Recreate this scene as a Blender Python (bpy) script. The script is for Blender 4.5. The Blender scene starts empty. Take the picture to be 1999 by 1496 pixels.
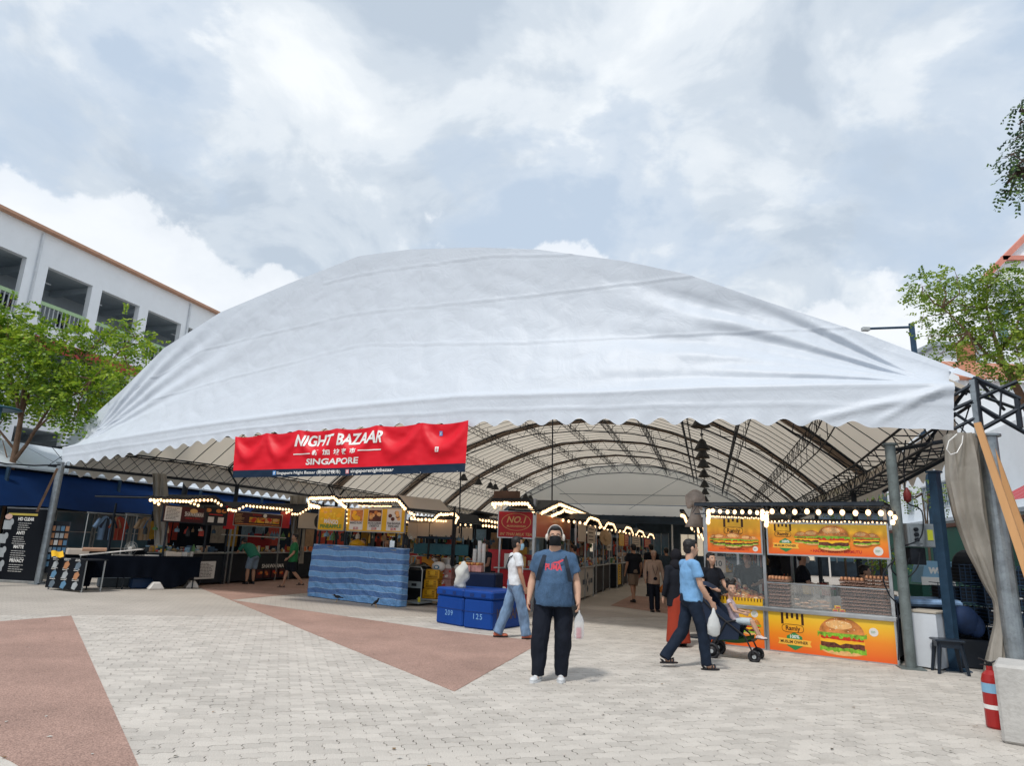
import bpy, bmesh, math, random
import numpy as np
from math import sin, cos, tan, pi, radians, degrees, sqrt, atan2, exp, hypot, floor
from mathutils import Vector, Matrix, noise

random.seed(7)
rng = np.random.default_rng(7)
scene = bpy.context.scene
COL = scene.collection

# ------------------------------------------------------------------ camera
EYE = 1.6
FPX, PITCH, ROLL, CX, CY = 1300.0, radians(13.6), radians(2.2), 999.5, 748.0
_f = Vector((0, cos(PITCH), sin(PITCH)))
_u0 = Vector((0, -sin(PITCH), cos(PITCH)))
_r0 = Vector((1, 0, 0))
_r = _r0 * cos(ROLL) + _u0 * sin(ROLL)
_u = -_r0 * sin(ROLL) + _u0 * cos(ROLL)
cam_data = bpy.data.cameras.new('camera')
cam = bpy.data.objects.new('camera', cam_data)
COL.objects.link(cam)
m = Matrix.Identity(4)
for i in range(3):
    m[i][0], m[i][1], m[i][2] = _r[i], _u[i], -_f[i]
m.translation = (0, 0, EYE)
cam.matrix_world = m
cam_data.sensor_width = 36.0
cam_data.lens = FPX / 1999.0 * 36.0
cam_data.clip_end = 3000
cam_data.clip_start = 0.05
scene.camera = cam

# ------------------------------------------------------------------ sky, sun, exposure
SUN_EL, SUN_AZ = radians(58), radians(215)      # azimuth measured from +Y clockwise: high, behind the left shoulder
scene.view_settings.view_transform = 'Standard'
scene.view_settings.look = 'None'
scene.view_settings.exposure = 0.27
scene.view_settings.gamma = 1.0
scene.view_settings.use_curve_mapping = False
world = bpy.data.worlds.new("World")
scene.world = world
world.use_nodes = True
nt = world.node_tree
nt.nodes.clear()


def N(tree, kind, **kw):
    n = tree.nodes.new(kind)
    for k, v in kw.items():
        if k.startswith('i_'):
            key = k[2:]
            n.inputs[int(key) if key.isdigit() else key.replace('_', ' ')].default_value = v
        else:
            setattr(n, k, v)
    return n


def ramp(tree, stops, interp='EASE'):
    r = tree.nodes.new('ShaderNodeValToRGB')
    r.color_ramp.interpolation = interp
    e = r.color_ramp.elements
    while len(e) > 1:
        e.remove(e[-1])
    e[0].position, e[0].color = stops[0][0], (*stops[0][1], 1)
    for p, c in stops[1:]:
        x = e.new(p)
        x.color = (*c, 1)
    return r


L = nt.links.new
sky = N(nt, 'ShaderNodeTexSky', sky_type='NISHITA', sun_disc=False, sun_elevation=SUN_EL, sun_rotation=SUN_AZ)
tc = N(nt, 'ShaderNodeTexCoord')
sep = N(nt, 'ShaderNodeSeparateXYZ')
L(tc.outputs['Generated'], sep.inputs[0])
zz = N(nt, 'ShaderNodeMath', operation='MAXIMUM', i_1=0.0)
L(sep.outputs['Z'], zz.inputs[0])
za = N(nt, 'ShaderNodeMath', operation='ADD', i_1=0.28)
L(zz.outputs[0], za.inputs[0])
ux = N(nt, 'ShaderNodeMath', operation='DIVIDE')
uy = N(nt, 'ShaderNodeMath', operation='DIVIDE')
L(sep.outputs['X'], ux.inputs[0]); L(za.outputs[0], ux.inputs[1])
L(sep.outputs['Y'], uy.inputs[0]); L(za.outputs[0], uy.inputs[1])
cb = N(nt, 'ShaderNodeCombineXYZ', i_2=0.35)
L(ux.outputs[0], cb.inputs[0]); L(uy.outputs[0], cb.inputs[1])
# big soft cloud masses, billowing edges, and the shade on their undersides
n1 = N(nt, 'ShaderNodeTexNoise', i_Scale=2.1, i_Detail=12.0, i_Roughness=0.56, i_Distortion=0.15)
L(cb.outputs[0], n1.inputs['Vector'])
r1 = ramp(nt, [(0.40, (0, 0, 0)), (0.475, (0.35,) * 3), (0.53, (0.88,) * 3), (0.62, (1, 1, 1))])
L(n1.outputs['Fac'], r1.inputs[0])
mp = N(nt, 'ShaderNodeMapping')
mp.inputs['Location'].default_value = (3.1, -1.7, 0.6)
L(cb.outputs[0], mp.inputs[0])
n2 = N(nt, 'ShaderNodeTexNoise', i_Scale=2.9, i_Detail=9.0, i_Roughness=0.56, i_Distortion=0.35)
L(mp.outputs[0], n2.inputs['Vector'])
r2 = ramp(nt, [(0.36, (5.6, 6.5, 7.6)), (0.45, (6.9, 7.7, 8.6)), (0.53, (8.6, 9.2, 9.8)), (0.64, (10.1, 10.5, 10.8))])
L(n2.outputs['Fac'], r2.inputs[0])
# low, bright cumulus bank near the horizon
n3 = N(nt, 'ShaderNodeTexNoise', i_Scale=3.2, i_Detail=8.0, i_Roughness=0.55)
L(tc.outputs['Generated'], n3.inputs['Vector'])
h3 = N(nt, 'ShaderNodeMath', operation='MULTIPLY_ADD', i_1=-1.15, i_2=0.42)
L(sep.outputs['Z'], h3.inputs[0])
a3 = N(nt, 'ShaderNodeMath', operation='ADD')
L(n3.outputs['Fac'], a3.inputs[0]); L(h3.outputs[0], a3.inputs[1])
r3 = ramp(nt, [(0.50, (0, 0, 0)), (0.53, (0.75,) * 3), (0.62, (0.9,) * 3)])
L(a3.outputs[0], r3.inputs[0])
mixa = N(nt, 'ShaderNodeMix', data_type='RGBA')
veil = N(nt, 'ShaderNodeMix', data_type='RGBA', i_0=0.86)     # thin high veil over the blue
L(sky.outputs[0], veil.inputs[6]); veil.inputs[7].default_value = (6.4, 7.6, 9.1, 1)
L(veil.outputs[2], mixa.inputs[6]); L(r2.outputs[0], mixa.inputs[7]); L(r1.outputs[0], mixa.inputs[0])
mixb = N(nt, 'ShaderNodeMix', data_type='RGBA')
L(mixa.outputs[2], mixb.inputs[6]); mixb.inputs[7].default_value = (9.9, 10.3, 10.8, 1)
L(r3.outputs[0], mixb.inputs[0])
bg = N(nt, 'ShaderNodeBackground', i_Strength=0.080)
L(mixb.outputs[2], bg.inputs[0])
wo = N(nt, 'ShaderNodeOutputWorld')
L(bg.outputs[0], wo.inputs[0])

sun_d = bpy.data.lights.new('sun', 'SUN')
sun_d.energy = 2.1
sun_d.angle = radians(7)
sun_d.color = (1.0, 0.95, 0.88)
sun = bpy.data.objects.new('sun', sun_d)
COL.objects.link(sun)
sd = Vector((sin(SUN_AZ) * cos(SUN_EL), cos(SUN_AZ) * cos(SUN_EL), sin(SUN_EL)))
sun.rotation_euler = (-sd).to_track_quat('-Z', 'Y').to_euler()

# ------------------------------------------------------------------ where a point of the survey stands


def ray(px, py):
    return _f * FPX + _r * (px - CX) - _u * (py - CY)


def G(px, py, z=0.0):
    d = ray(px, py)
    k = (z - EYE) / d.z
    return Vector((d.x * k, d.y * k, z))


def P(px, py, y):
    d = ray(px, py)
    k = y / d.y
    return Vector((d.x * k, y, EYE + d.z * k))


# the tent's own directions: S across, T into the tent
TR = radians(-16.5)
SV = Vector((cos(TR), sin(TR), 0))
TV = Vector((-sin(TR), cos(TR), 0))
BEHIND = radians(73.5)          # local x runs into the tent, fronts face the aisle


def W(s, t, z=0.0):
    return Vector((SV.x * s + TV.x * t, SV.y * s + TV.y * t, z))


def on_t(px, py, t):
    d = ray(px, py)
    k = t / d.dot(TV)
    return d.dot(SV) * k, EYE + d.z * k


def on_s(px, py, s):
    d = ray(px, py)
    k = s / d.dot(SV)
    return d.dot(TV) * k, EYE + d.z * k


# ------------------------------------------------------------------ materials
_mats = {}


def M(name, col=(0.5, 0.5, 0.5), rough=0.6, metal=0.0, var=0.12, vs=3.0, bump=0.0, bs=40.0, emit=0.0, trans=0.0,
      alpha=None, coat=0.0, dirt=0.0, aniso=None, speck=0.0, ss=60.0, spec=0.35):
    if name in _mats:
        return _mats[name]
    mt = bpy.data.materials.new(name)
    mt.use_nodes = True
    t = mt.node_tree
    b = t.nodes['Principled BSDF']
    b.inputs['Base Color'].default_value = (*col, 1)
    b.inputs['Roughness'].default_value = rough
    b.inputs['Metallic'].default_value = metal
    b.inputs['Coat Weight'].default_value = coat
    b.inputs['Specular IOR Level'].default_value = spec
    k = t.links.new
    tcn = N(t, 'ShaderNodeTexCoord')
    src = tcn.outputs['Object']
    if aniso:
        mpn = N(t, 'ShaderNodeMapping')
        mpn.inputs['Scale'].default_value = aniso
        k(src, mpn.inputs[0]); src = mpn.outputs[0]
    if var > 0 and emit == 0:
        nn = N(t, 'ShaderNodeTexNoise', i_Scale=vs, i_Detail=5.0, i_Roughness=0.6)
        k(src, nn.inputs['Vector'])
        lo = tuple(max(0, c * (1 - var)) for c in col)
        hi = tuple(min(1, c * (1 + var * 0.8)) for c in col)
        rr = ramp(t, [(0.3, lo), (0.7, hi)], 'LINEAR')
        k(nn.outputs['Fac'], rr.inputs[0])
        out = rr.outputs[0]
        if speck > 0:
            n5 = N(t, 'ShaderNodeTexNoise', i_Scale=ss, i_Detail=2.0)
            k(src, n5.inputs['Vector'])
            r5 = ramp(t, [(0.35, (1 - speck,) * 3), (0.5, (1, 1, 1)), (0.68, (1 + speck * 0.7,) * 3)], 'LINEAR')
            k(n5.outputs['Fac'], r5.inputs[0])
            mm = N(t, 'ShaderNodeMix', data_type='RGBA', blend_type='MULTIPLY', i_0=1.0)
            k(out, mm.inputs[6]); k(r5.outputs[0], mm.inputs[7])
            out = mm.outputs[2]
        if dirt > 0:
            n6 = N(t, 'ShaderNodeTexNoise', i_Scale=vs * 2.7, i_Detail=8.0, i_Roughness=0.7)
            k(src, n6.inputs['Vector'])
            r6 = ramp(t, [(0.52, (0, 0, 0)), (0.72, (dirt,) * 3)], 'LINEAR')
            k(n6.outputs['Fac'], r6.inputs[0])
            mm = N(t, 'ShaderNodeMix', data_type='RGBA')
            k(out, mm.inputs[6]); mm.inputs[7].default_value = (col[0] * .35, col[1] * .32, col[2] * .28, 1)
            k(r6.outputs[0], mm.inputs[0])
            out = mm.outputs[2]
        k(out, b.inputs['Base Color'])
        r7 = N(t, 'ShaderNodeMapRange')
        r7.inputs['To Min'].default_value = max(0.02, rough - 0.1)
        r7.inputs['To Max'].default_value = min(1, rough + 0.12)
        k(nn.outputs['Fac'], r7.inputs[0]); k(r7.outputs[0], b.inputs['Roughness'])
    if bump > 0:
        nb = N(t, 'ShaderNodeTexNoise', i_Scale=bs, i_Detail=4.0)
        k(src, nb.inputs['Vector'])
        bp = N(t, 'ShaderNodeBump', i_Strength=min(1, bump), i_Distance=0.02)
        k(nb.outputs['Fac'], bp.inputs['Height']); k(bp.outputs[0], b.inputs['Normal'])
    if emit > 0:
        b.inputs['Emission Color'].default_value = (*col, 1)
        b.inputs['Emission Strength'].default_value = emit
    if trans > 0:
        b.inputs['Transmission Weight'].default_value = trans
    if alpha is not None:
        tb = N(t, 'ShaderNodeBsdfTransparent')
        mx = N(t, 'ShaderNodeMixShader', i_0=alpha)
        k(tb.outputs[0], mx.inputs[1]); k(b.outputs[0], mx.inputs[2])
        k(mx.outputs[0], t.nodes['Material Output'].inputs[0])
    _mats[name] = mt
    return mt


def cloth_mat(name, col, thr, rough=0.55, bump=0.25, bs=9.0, var=0.06, vs=0.6, dirt=0.0, bdist=0.02):
    """thin sheeting: diffuse with some light passing through"""
    if name in _mats:
        return _mats[name]
    mt = M(name, col, rough, var=var, vs=vs, dirt=dirt)
    t = mt.node_tree
    b = t.nodes['Principled BSDF']
    k = t.links.new
    tcn = N(t, 'ShaderNodeTexCoord')
    nb = N(t, 'ShaderNodeTexNoise', i_Scale=bs, i_Detail=6.0, i_Roughness=0.6, i_Distortion=0.8)
    k(tcn.outputs['Object'], nb.inputs['Vector'])
    bp = N(t, 'ShaderNodeBump', i_Strength=bump, i_Distance=bdist)
    k(nb.outputs['Fac'], bp.inputs['Height']); k(bp.outputs[0], b.inputs['Normal'])
    tl = N(t, 'ShaderNodeBsdfTranslucent')
    tl.inputs[0].default_value = (col[0], col[1] * .97, col[2] * .9, 1)
    k(bp.outputs[0], tl.inputs['Normal'])
    mx = N(t, 'ShaderNodeMixShader', i_0=thr)
    k(b.outputs[0], mx.inputs[1]); k(tl.outputs[0], mx.inputs[2])
    k(mx.outputs[0], t.nodes['Material Output'].inputs[0])
    return mt


def grad_mat(name, stops, axis='Z', lo=0.0, hi=1.0, rough=0.35):
    """printed colour gradient along one local axis of the panel"""
    if name in _mats:
        return _mats[name]
    mt = bpy.data.materials.new(name)
    mt.use_nodes = True
    t = mt.node_tree
    b = t.nodes['Principled BSDF']
    b.inputs['Roughness'].default_value = rough
    tcn = N(t, 'ShaderNodeTexCoord')
    sp = N(t, 'ShaderNodeSeparateXYZ')
    t.links.new(tcn.outputs['Generated'], sp.inputs[0])
    rr = ramp(t, stops, 'LINEAR')
    t.links.new(sp.outputs[axis], rr.inputs[0])
    t.links.new(rr.outputs[0], b.inputs['Base Color'])
    _mats[name] = mt
    return mt


# ------------------------------------------------------------------ mesh builder
class MB:
    def __init__(self):
        self.v, self.f, self.mi, self.xf, self.cur = [], [], [], None, 0

    def add(self, vs, fs, mi=None):
        o = len(self.v)
        if self.xf is not None:
            vs = [self.xf @ Vector(p) for p in vs]
        self.v.extend([tuple(p) for p in vs])
        self.f.extend([tuple(i + o for i in f) for f in fs])
        self.mi.extend([self.cur if mi is None else mi] * len(fs))
        return self

    def box(self, x0, x1, y0, y1, z0, z1, mi=None, bev=0.0):
        if bev > 0:
            b = bev
            vs = []
            for z, i in ((z0, b), (z0 + b, 0), (z1 - b, 0), (z1, b)):
                for (x, y) in ((x0 + b, y0 + i), (x1 - b, y0 + i), (x1 - i, y0 + b), (x1 - i, y1 - b),
                               (x1 - b, y1 - i), (x0 + b, y1 - i), (x0 + i, y1 - b), (x0 + i, y0 + b)):
                    vs.append((x, y, z))
            fs = [tuple(range(7, -1, -1)), tuple(range(24, 32))]
            for r in range(3):
                for k in range(8):
                    a, c = r * 8 + k, r * 8 + (k + 1) % 8
                    fs.append((a, c, c + 8, a + 8))
            return self.add(vs, fs, mi)
        vs = [(x0, y0, z0), (x1, y0, z0), (x1, y1, z0), (x0, y1, z0), (x0, y0, z1), (x1, y0, z1), (x1, y1, z1), (x0, y1, z1)]
        return self.add(vs, [(3, 2, 1, 0), (4, 5, 6, 7), (0, 1, 5, 4), (1, 2, 6, 5), (2, 3, 7, 6), (3, 0, 4, 7)], mi)

    def tube(self, p0, p1, r0, r1=None, n=8, mi=None, caps=True):
        p0, p1 = Vector(p0), Vector(p1)
        r1 = r0 if r1 is None else r1
        d = p1 - p0
        if d.length < 1e-6:
            return self
        d.normalize()
        a = d.orthogonal().normalized()
        b = d.cross(a)
        vs = []
        for p, r in ((p0, r0), (p1, r1)):
            for k in range(n):
                t = 2 * pi * k / n + pi / n
                vs.append(p + (a * cos(t) + b * sin(t)) * r)
        fs = [(k, (k + 1) % n, n + (k + 1) % n, n + k) for k in range(n)]
        if caps:
            fs += [tuple(range(n - 1, -1, -1)), tuple(range(n, 2 * n))]
        return self.add(vs, fs, mi)

    def path(self, pts, r, n=6, mi=None, closed=False):
        pts = [Vector(p) for p in pts]
        rs = r if isinstance(r, (list, tuple)) else [r] * len(pts)
        vs, fs = [], []
        a = None
        m_ = len(pts)
        for i, p in enumerate(pts):
            d = (pts[min(i + 1, m_ - 1)] - pts[max(i - 1, 0)])
            if d.length < 1e-9:
                d = Vector((0, 0, 1))
            d.normalize()
            if a is None:
                a = d.orthogonal().normalized()
            else:
                a = (a - d * a.dot(d))
                a = a.normalized() if a.length > 1e-6 else d.orthogonal().normalized()
            b = d.cross(a)
            for k in range(n):
                t = 2 * pi * k / n
                vs.append(p + (a * cos(t) + b * sin(t)) * rs[i])
        for i in range(m_ - 1):
            for k in range(n):
                q, w = i * n + k, i * n + (k + 1) % n
                fs.append((q, w, w + n, q + n))
        fs += [tuple(range(n - 1, -1, -1)), tuple(range((m_ - 1) * n, m_ * n))]
        return self.add(vs, fs, mi)

    def lathe(self, prof, n=16, c=(0, 0, 0), mi=None, sx=1.0, sy=1.0):
        vs, fs = [], []
        for r, z in prof:
            for k in range(n):
                t = 2 * pi * k / n
                vs.append((c[0] + r * cos(t) * sx, c[1] + r * sin(t) * sy, c[2] + z))
        for i in range(len(prof) - 1):
            for k in range(n):
                q, w = i * n + k, i * n + (k + 1) % n
                fs.append((q, w, w + n, q + n))
        fs += [tuple(range(n - 1, -1, -1)), tuple(range((len(prof) - 1) * n, len(prof) * n))]
        return self.add(vs, fs, mi)

    def ell(self, c, r, nu=14, nv=9, mi=None, rot=None):
        c = Vector(c)
        vs, fs = [], []
        for j in range(nv + 1):
            ph = -pi / 2 + pi * j / nv
            for i in range(nu):
                th = 2 * pi * i / nu
                p = Vector((r[0] * cos(ph) * cos(th), r[1] * cos(ph) * sin(th), r[2] * sin(ph)))
                if rot is not None:
                    p = rot @ p
                vs.append(c + p)
        for j in range(nv):
            for i in range(nu):
                q, w = j * nu + i, j * nu + (i + 1) % nu
                fs.append((q, w, w + nu, q + nu))
        return self.add(vs, fs, mi)

    def prism(self, pts, y0, y1, mi=None):
        """polygon given in x,z; thickness from y0 (front) to y1"""
        n = len(pts)
        vs = [(x, y0, z) for x, z in pts] + [(x, y1, z) for x, z in pts]
        fs = [tuple(range(n)), tuple(range(2 * n - 1, n - 1, -1))]
        fs += [(k, n + k, n + (k + 1) % n, (k + 1) % n) for k in range(n)]
        return self.add(vs, fs, mi)

    def oval(self, cx, cz, rx, rz, y0, y1, n=20, mi=None):
        return self.prism([(cx + rx * cos(2 * pi * k / n), cz + rz * sin(2 * pi * k / n)) for k in range(n)], y0, y1, mi)

    def grid(self, nx, ny, fn, mi=None, thick=None):
        vs = [fn(i / nx, j / ny) for j in range(ny + 1) for i in range(nx + 1)]
        fs = [(j * (nx + 1) + i, j * (nx + 1) + i + 1, (j + 1) * (nx + 1) + i + 1, (j + 1) * (nx + 1) + i)
              for j in range(ny) for i in range(nx)]
        return self.add(vs, fs, mi)

    def build(self, name, mats, parent=None, smooth=False, loc=None, rotz=None):
        me = bpy.data.meshes.new(name)
        me.from_pydata(self.v, [], self.f)
        if not isinstance(mats, (list, tuple)):
            mats = [mats]
        for x in mats:
            me.materials.append(x)
        if len(mats) > 1:
            me.polygons.foreach_set('material_index', self.mi)
        if smooth:
            me.polygons.foreach_set('use_smooth', [True] * len(self.f))
        me.update()
        o = bpy.data.objects.new(name, me)
        COL.objects.link(o)
        if parent is not None:
            o.parent = parent
        if loc is not None:
            o.location = loc
        if rotz is not None:
            o.rotation_euler = (0, 0, rotz)
        return o


def tag(o, label=None, cat=None, group=None, kind=None):
    if label: o['label'] = label
    if cat: o['category'] = cat
    if group: o['group'] = group
    if kind: o['kind'] = kind
    return o


def thing(name, label, cat, loc=(0, 0, 0), rotz=0.0, group=None):
    o = bpy.data.objects.new(name, None)
    COL.objects.link(o)
    o.empty_display_size = 0.1
    o.location = loc
    o.rotation_euler = (0, 0, rotz)
    return tag(o, label, cat, group)


def setting(name, mb, mats, smooth=False, kind='structure', **kw):
    return tag(mb.build(name, mats, smooth=smooth, **kw), kind=kind)


def copy_tree(o, parent=None):
    c = o.copy()
    COL.objects.link(c)
    c.parent = parent
    for ch in list(o.children):
        copy_tree(ch, c)
    return c


def inst(src, parent, loc, rot=None, name=None, sc=None):
    c = src.copy()
    COL.objects.link(c)
    c.parent = parent
    c.location = loc
    if rot is not None: c.rotation_euler = rot
    if sc is not None: c.scale = sc
    return c


def text_geo(body, h, align='CENTER', bold=0.0, shear=0.0, width=None, spacing=1.0):
    c = bpy.data.curves.new('lettering', 'FONT')
    c.body = body
    c.size = 1.0
    c.align_x = align
    c.offset = bold
    c.shear = shear
    c.space_character = spacing
    c.resolution_u = 3
    o = bpy.data.objects.new('lettering', c)
    me = bpy.data.meshes.new_from_object(o)
    vs = np.array([v.co[:] for v in me.vertices]) if len(me.vertices) else np.zeros((0, 3))
    fs = [tuple(p.vertices) for p in me.polygons]
    bpy.data.objects.remove(o)
    if len(vs):
        k = h / 0.7
        kx = k
        if width is not None:
            kx = width / (vs[:, 0].max() - vs[:, 0].min())
        vs = [(a * kx, 0.0, b * k) for a, b, _ in vs]
    return vs, fs


def text(parent, body, x, z, h, mat, y=-0.02, align='CENTER', bold=0.012, shear=0.0, width=None, rot=0.0, name='lettering', spacing=1.0):
    vs, fs = text_geo(body, h, align, bold, shear, width, spacing)
    mb = MB()
    c, s = cos(rot), sin(rot)
    mb.add([(x + a * c - b * s, y, z + a * s + b * c) for a, _, b in vs], fs)
    return mb.build(name, mat, parent)


REMESH = []          # bodies and clothes: overlapping volumes fused into one surface at the end


def fuse(mb, name, mat, parent, vox=0.012, wr=0.0, wf=9.0, smooth_it=2, aniso=(1, 1, 1)):
    o = mb.build(name, mat, parent, smooth=True)
    md = o.modifiers.new('remesh', 'REMESH')
    md.mode = 'VOXEL'
    md.voxel_size = vox
    md.use_smooth_shade = True
    sm = o.modifiers.new('smooth', 'SMOOTH')
    sm.factor = 0.5
    sm.iterations = smooth_it
    REMESH.append((o, wr, wf, aniso))
    return o

# ================================================================== GROUND
def shade_ground(name, col, row_ang, joints=True):
    mt = bpy.data.materials.new(name)
    mt.use_nodes = True
    t = mt.node_tree
    b = t.nodes['Principled BSDF']
    b.inputs['Roughness'].default_value = 0.85
    k = t.links.new
    tcn = N(t, 'ShaderNodeTexCoord')
    n_a = N(t, 'ShaderNodeTexNoise', i_Scale=0.35, i_Detail=6.0, i_Roughness=0.6)
    k(tcn.outputs['Object'], n_a.inputs['Vector'])
    ra = ramp(t, [(0.3, tuple(c * 0.8 for c in col)), (0.7, tuple(c * 1.1 for c in col))], 'LINEAR')
    k(n_a.outputs['Fac'], ra.inputs[0])
    n_b = N(t, 'ShaderNodeTexNoise', i_Scale=45.0, i_Detail=3.0)
    k(tcn.outputs['Object'], n_b.inputs['Vector'])
    rb = ramp(t, [(0.3, (0.82,) * 3), (0.7, (1.12,) * 3)], 'LINEAR')
    k(n_b.outputs['Fac'], rb.inputs[0])
    mm = N(t, 'ShaderNodeMix', data_type='RGBA', blend_type='MULTIPLY', i_0=1.0)
    k(ra.outputs[0], mm.inputs[6]); k(rb.outputs[0], mm.inputs[7])
    out = mm.outputs[2]
    if joints:
        mpn = N(t, 'ShaderNodeMapping')
        mpn.inputs['Rotation'].default_value = (0, 0, -row_ang)
        k(tcn.outputs['Object'], mpn.inputs[0])
        br = N(t, 'ShaderNodeTexBrick', i_Scale=1.0, i_Mortar_Size=0.004, i_Brick_Width=0.24, i_Row_Height=0.124)
        br.inputs['Color1'].default_value = (1, 1, 1, 1)
        br.inputs['Color2'].default_value = (0.93, 0.93, 0.93, 1)
        br.inputs['Mortar'].default_value = (0.55, 0.53, 0.5, 1)
        k(mpn.outputs[0], br.inputs['Vector'])
        m2 = N(t, 'ShaderNodeMix', data_type='RGBA', blend_type='MULTIPLY', i_0=1.0)
        k(out, m2.inputs[6]); k(br.outputs['Color'], m2.inputs[7])
        out = m2.outputs[2]
    k(out, b.inputs['Base Color'])
    bp = N(t, 'ShaderNodeBump', i_Strength=0.35, i_Distance=0.01)
    k(n_b.outputs['Fac'], bp.inputs['Height']); k(bp.outputs[0], b.inputs['Normal'])
    return mt


ROW = radians(18)
QV = Vector((cos(ROW), sin(ROW), 0))
PV = Vector((-sin(ROW), cos(ROW), 0))
PAVE_END = 15.01
m_joint = M('joint_sand', (0.055, 0.05, 0.045), 0.95, var=0.3, vs=8)
m_far_pave = shade_ground('worn_paving', (0.47, 0.43, 0.385), ROW)
PC = (0.515, 0.48, 0.435)
m_pavers = [M('paver_%s' % n, tuple(c * f for c in PC), 0.82, var=0.10, vs=1.3, bump=0.3, bs=120, speck=0.12, ss=90, dirt=d)
            for n, f, d in (('light', 1.05, 0.15), ('mid', 0.98, 0.25), ('warm', 0.91, 0.3))]
m_red = M('washed_aggregate', (0.385, 0.25, 0.205), 0.9, var=0.17, vs=0.9, bump=0.6, bs=130, speck=0.38, ss=75, dirt=0.2)

g_ = MB()
g_.add([(-900, -40, -0.016), (900, -40, -0.016), (900, 1600, -0.016), (-900, 1600, -0.016)], [(0, 1, 2, 3)])
setting('ground', g_, m_joint)


def QP(q, p, z=0.0):
    v = QV * q + PV * p
    return (v.x, v.y, z)


g_ = MB()
g_.add([QP(-140, PAVE_END, -0.001), QP(140, PAVE_END, -0.001), QP(140, 190, -0.001), QP(-140, 190, -0.001)], [(0, 1, 2, 3)])
setting('far_pavement', g_, m_far_pave)

RED = [
    [(450, 1172), (887, 1351), (1045, 1262), (1062, 1253), (1000, 1247), (850, 1230), (625, 1197)],
    [(366, 1139), (450, 1172), (604, 1158), (640, 1152), (612, 1124), (470, 1122)],
    [(-60, 1219), (139, 1203), (270, 1496), (310, 1580), (120, 1540), (-60, 1445)],
    [(1192, 1183), (1233, 1163), (1335, 1173), (1332, 1203)],
]
red_polys = []
for poly in RED:
    pts = [G(x, y) for x, y in poly]
    red_polys.append(pts)
    mb = MB()
    n = len(pts)
    mb.add([(p.x, p.y, 0.004) for p in pts] + [(p.x, p.y, -0.012) for p in pts],
           [tuple(range(n)) if (pts[1] - pts[0]).cross(pts[2] - pts[1]).z > 0 else tuple(range(n - 1, -1, -1))] +
           [(k, (k + 1) % n, n + (k + 1) % n, n + k) for k in range(n)])
    setting('red_pavement', mb, m_red)


def inside(p, poly, grow=0.0):
    c = False
    n = len(poly)
    for i in range(n):
        a, b = poly[i], poly[(i + 1) % n]
        if (a.y > p[1]) != (b.y > p[1]) and p[0] < (b.x - a.x) * (p[1] - a.y) / (b.y - a.y) + a.x:
            c = not c
    return c


# interlocking pavers: wavy long sides, Z-shaped short ends
PL, PW = 0.24, 0.124


def paver_mesh(gl=0.0028, gw=0.0012):
    h = 0.015
    xs = [k * PL / 8 for k in range(9)]
    e = [0, h, h, 0, 0, h, h, 0, 0]
    bot, top = [], []
    for x, o in zip(xs, e):
        bot.append((min(max(x, gl), PL - gl), o + gw))
        top.append((min(max(x, gl), PL - gl), PW + o - gw))
    z1 = [(PL - gl + 0.011, PW * .36), (PL - gl - 0.011, PW * .68)]
    z0 = [(gl - 0.011, PW * .68), (gl + 0.011, PW * .36)]
    out = bot + z1 + top[::-1] + z0
    n = len(out)
    vs = [(x - PL / 2, y - PW / 2, 0) for x, y in out] + [(x - PL / 2, y - PW / 2, -0.012) for x, y in out]
    fs = [tuple(range(n))] + [(k, n + k, n + (k + 1) % n, (k + 1) % n) for k in range(n)]
    return vs, fs


PVS = [paver_mesh(0.0012, 0.0008)[0], paver_mesh(0.0026, 0.0012)[0], paver_mesh(0.0055, 0.0019)[0]]
pf = paver_mesh()[1]
rest = [MB(), MB(), MB()]
spots = []
for j in range(int(3.2 / PW), int(PAVE_END / PW)):
    p = (j + 0.5) * PW
    for i in range(-90, 90):
        q = (i + 0.5 * (j % 2)) * PL
        v = QV * q + PV * p
        dd = hypot(v.x, v.y)
        if v.y < 3.4 or abs(v.x) > v.y * 0.88 + 0.7:
            continue
        if any(all(inside(v + QV * a_ + PV * b_, poly) for a_ in (-.12, .12) for b_ in (-.06, .06)) for poly in red_polys):
            continue
        spots.append((dd, q, p, v))
spots.sort(key=lambda a: a[0])
pav = MB()
pav.add([QP(-1, 4), QP(-0.9, 4), QP(-0.9, 4.1)], [(0, 1, 2)])
road = MB()
pave_root = bpy.data.objects.new('pavement', None)
COL.objects.link(pave_root)
tag(pave_root, kind='structure')
base = []
for mt, pv in zip(m_pavers, PVS):
    mb = MB()
    mb.add(pv, pf)
    o = mb.build('paver', mt)
    base.append(o)
near = 0
picked = []
for n_, (dd, q, p, v) in enumerate(spots):
    # the nearest bricks that fall inside the picture
    if near < 296 and v.y > 4.45 and abs(v.x) < v.y * 0.73:
        picked.append((q, p, v)); near += 1
        continue
    k = random.randrange(3)
    a = ROW + random.gauss(0, 0.006)
    ca, sa = cos(a), sin(a)
    zo = random.uniform(-0.0022, 0.0)
    tx, ty = random.gauss(0, 0.008), random.gauss(0, 0.008)
    rest[k].add([(v.x + x * ca - y * sa, v.y + x * sa + y * ca, z + zo + x * tx + y * ty) for x, y, z in PVS[random.choice((0, 1, 1, 2))]], pf)
first = [True] * 3
for q, p, v in picked:
    k = random.randrange(3)
    if first[k]:
        o = base[k]; first[k] = False
    else:
        o = base[k].copy(); COL.objects.link(o)
    o.parent = pave_root
    o.location = (v.x, v.y, random.uniform(-0.0022, 0.0))
    o.rotation_euler = (random.gauss(0, 0.008), random.gauss(0, 0.008), ROW + random.gauss(0, 0.006))
for k in range(3):
    o = rest[k].build('paver_field', m_pavers[k], pave_root)
    tag(o, kind='stuff')

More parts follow.
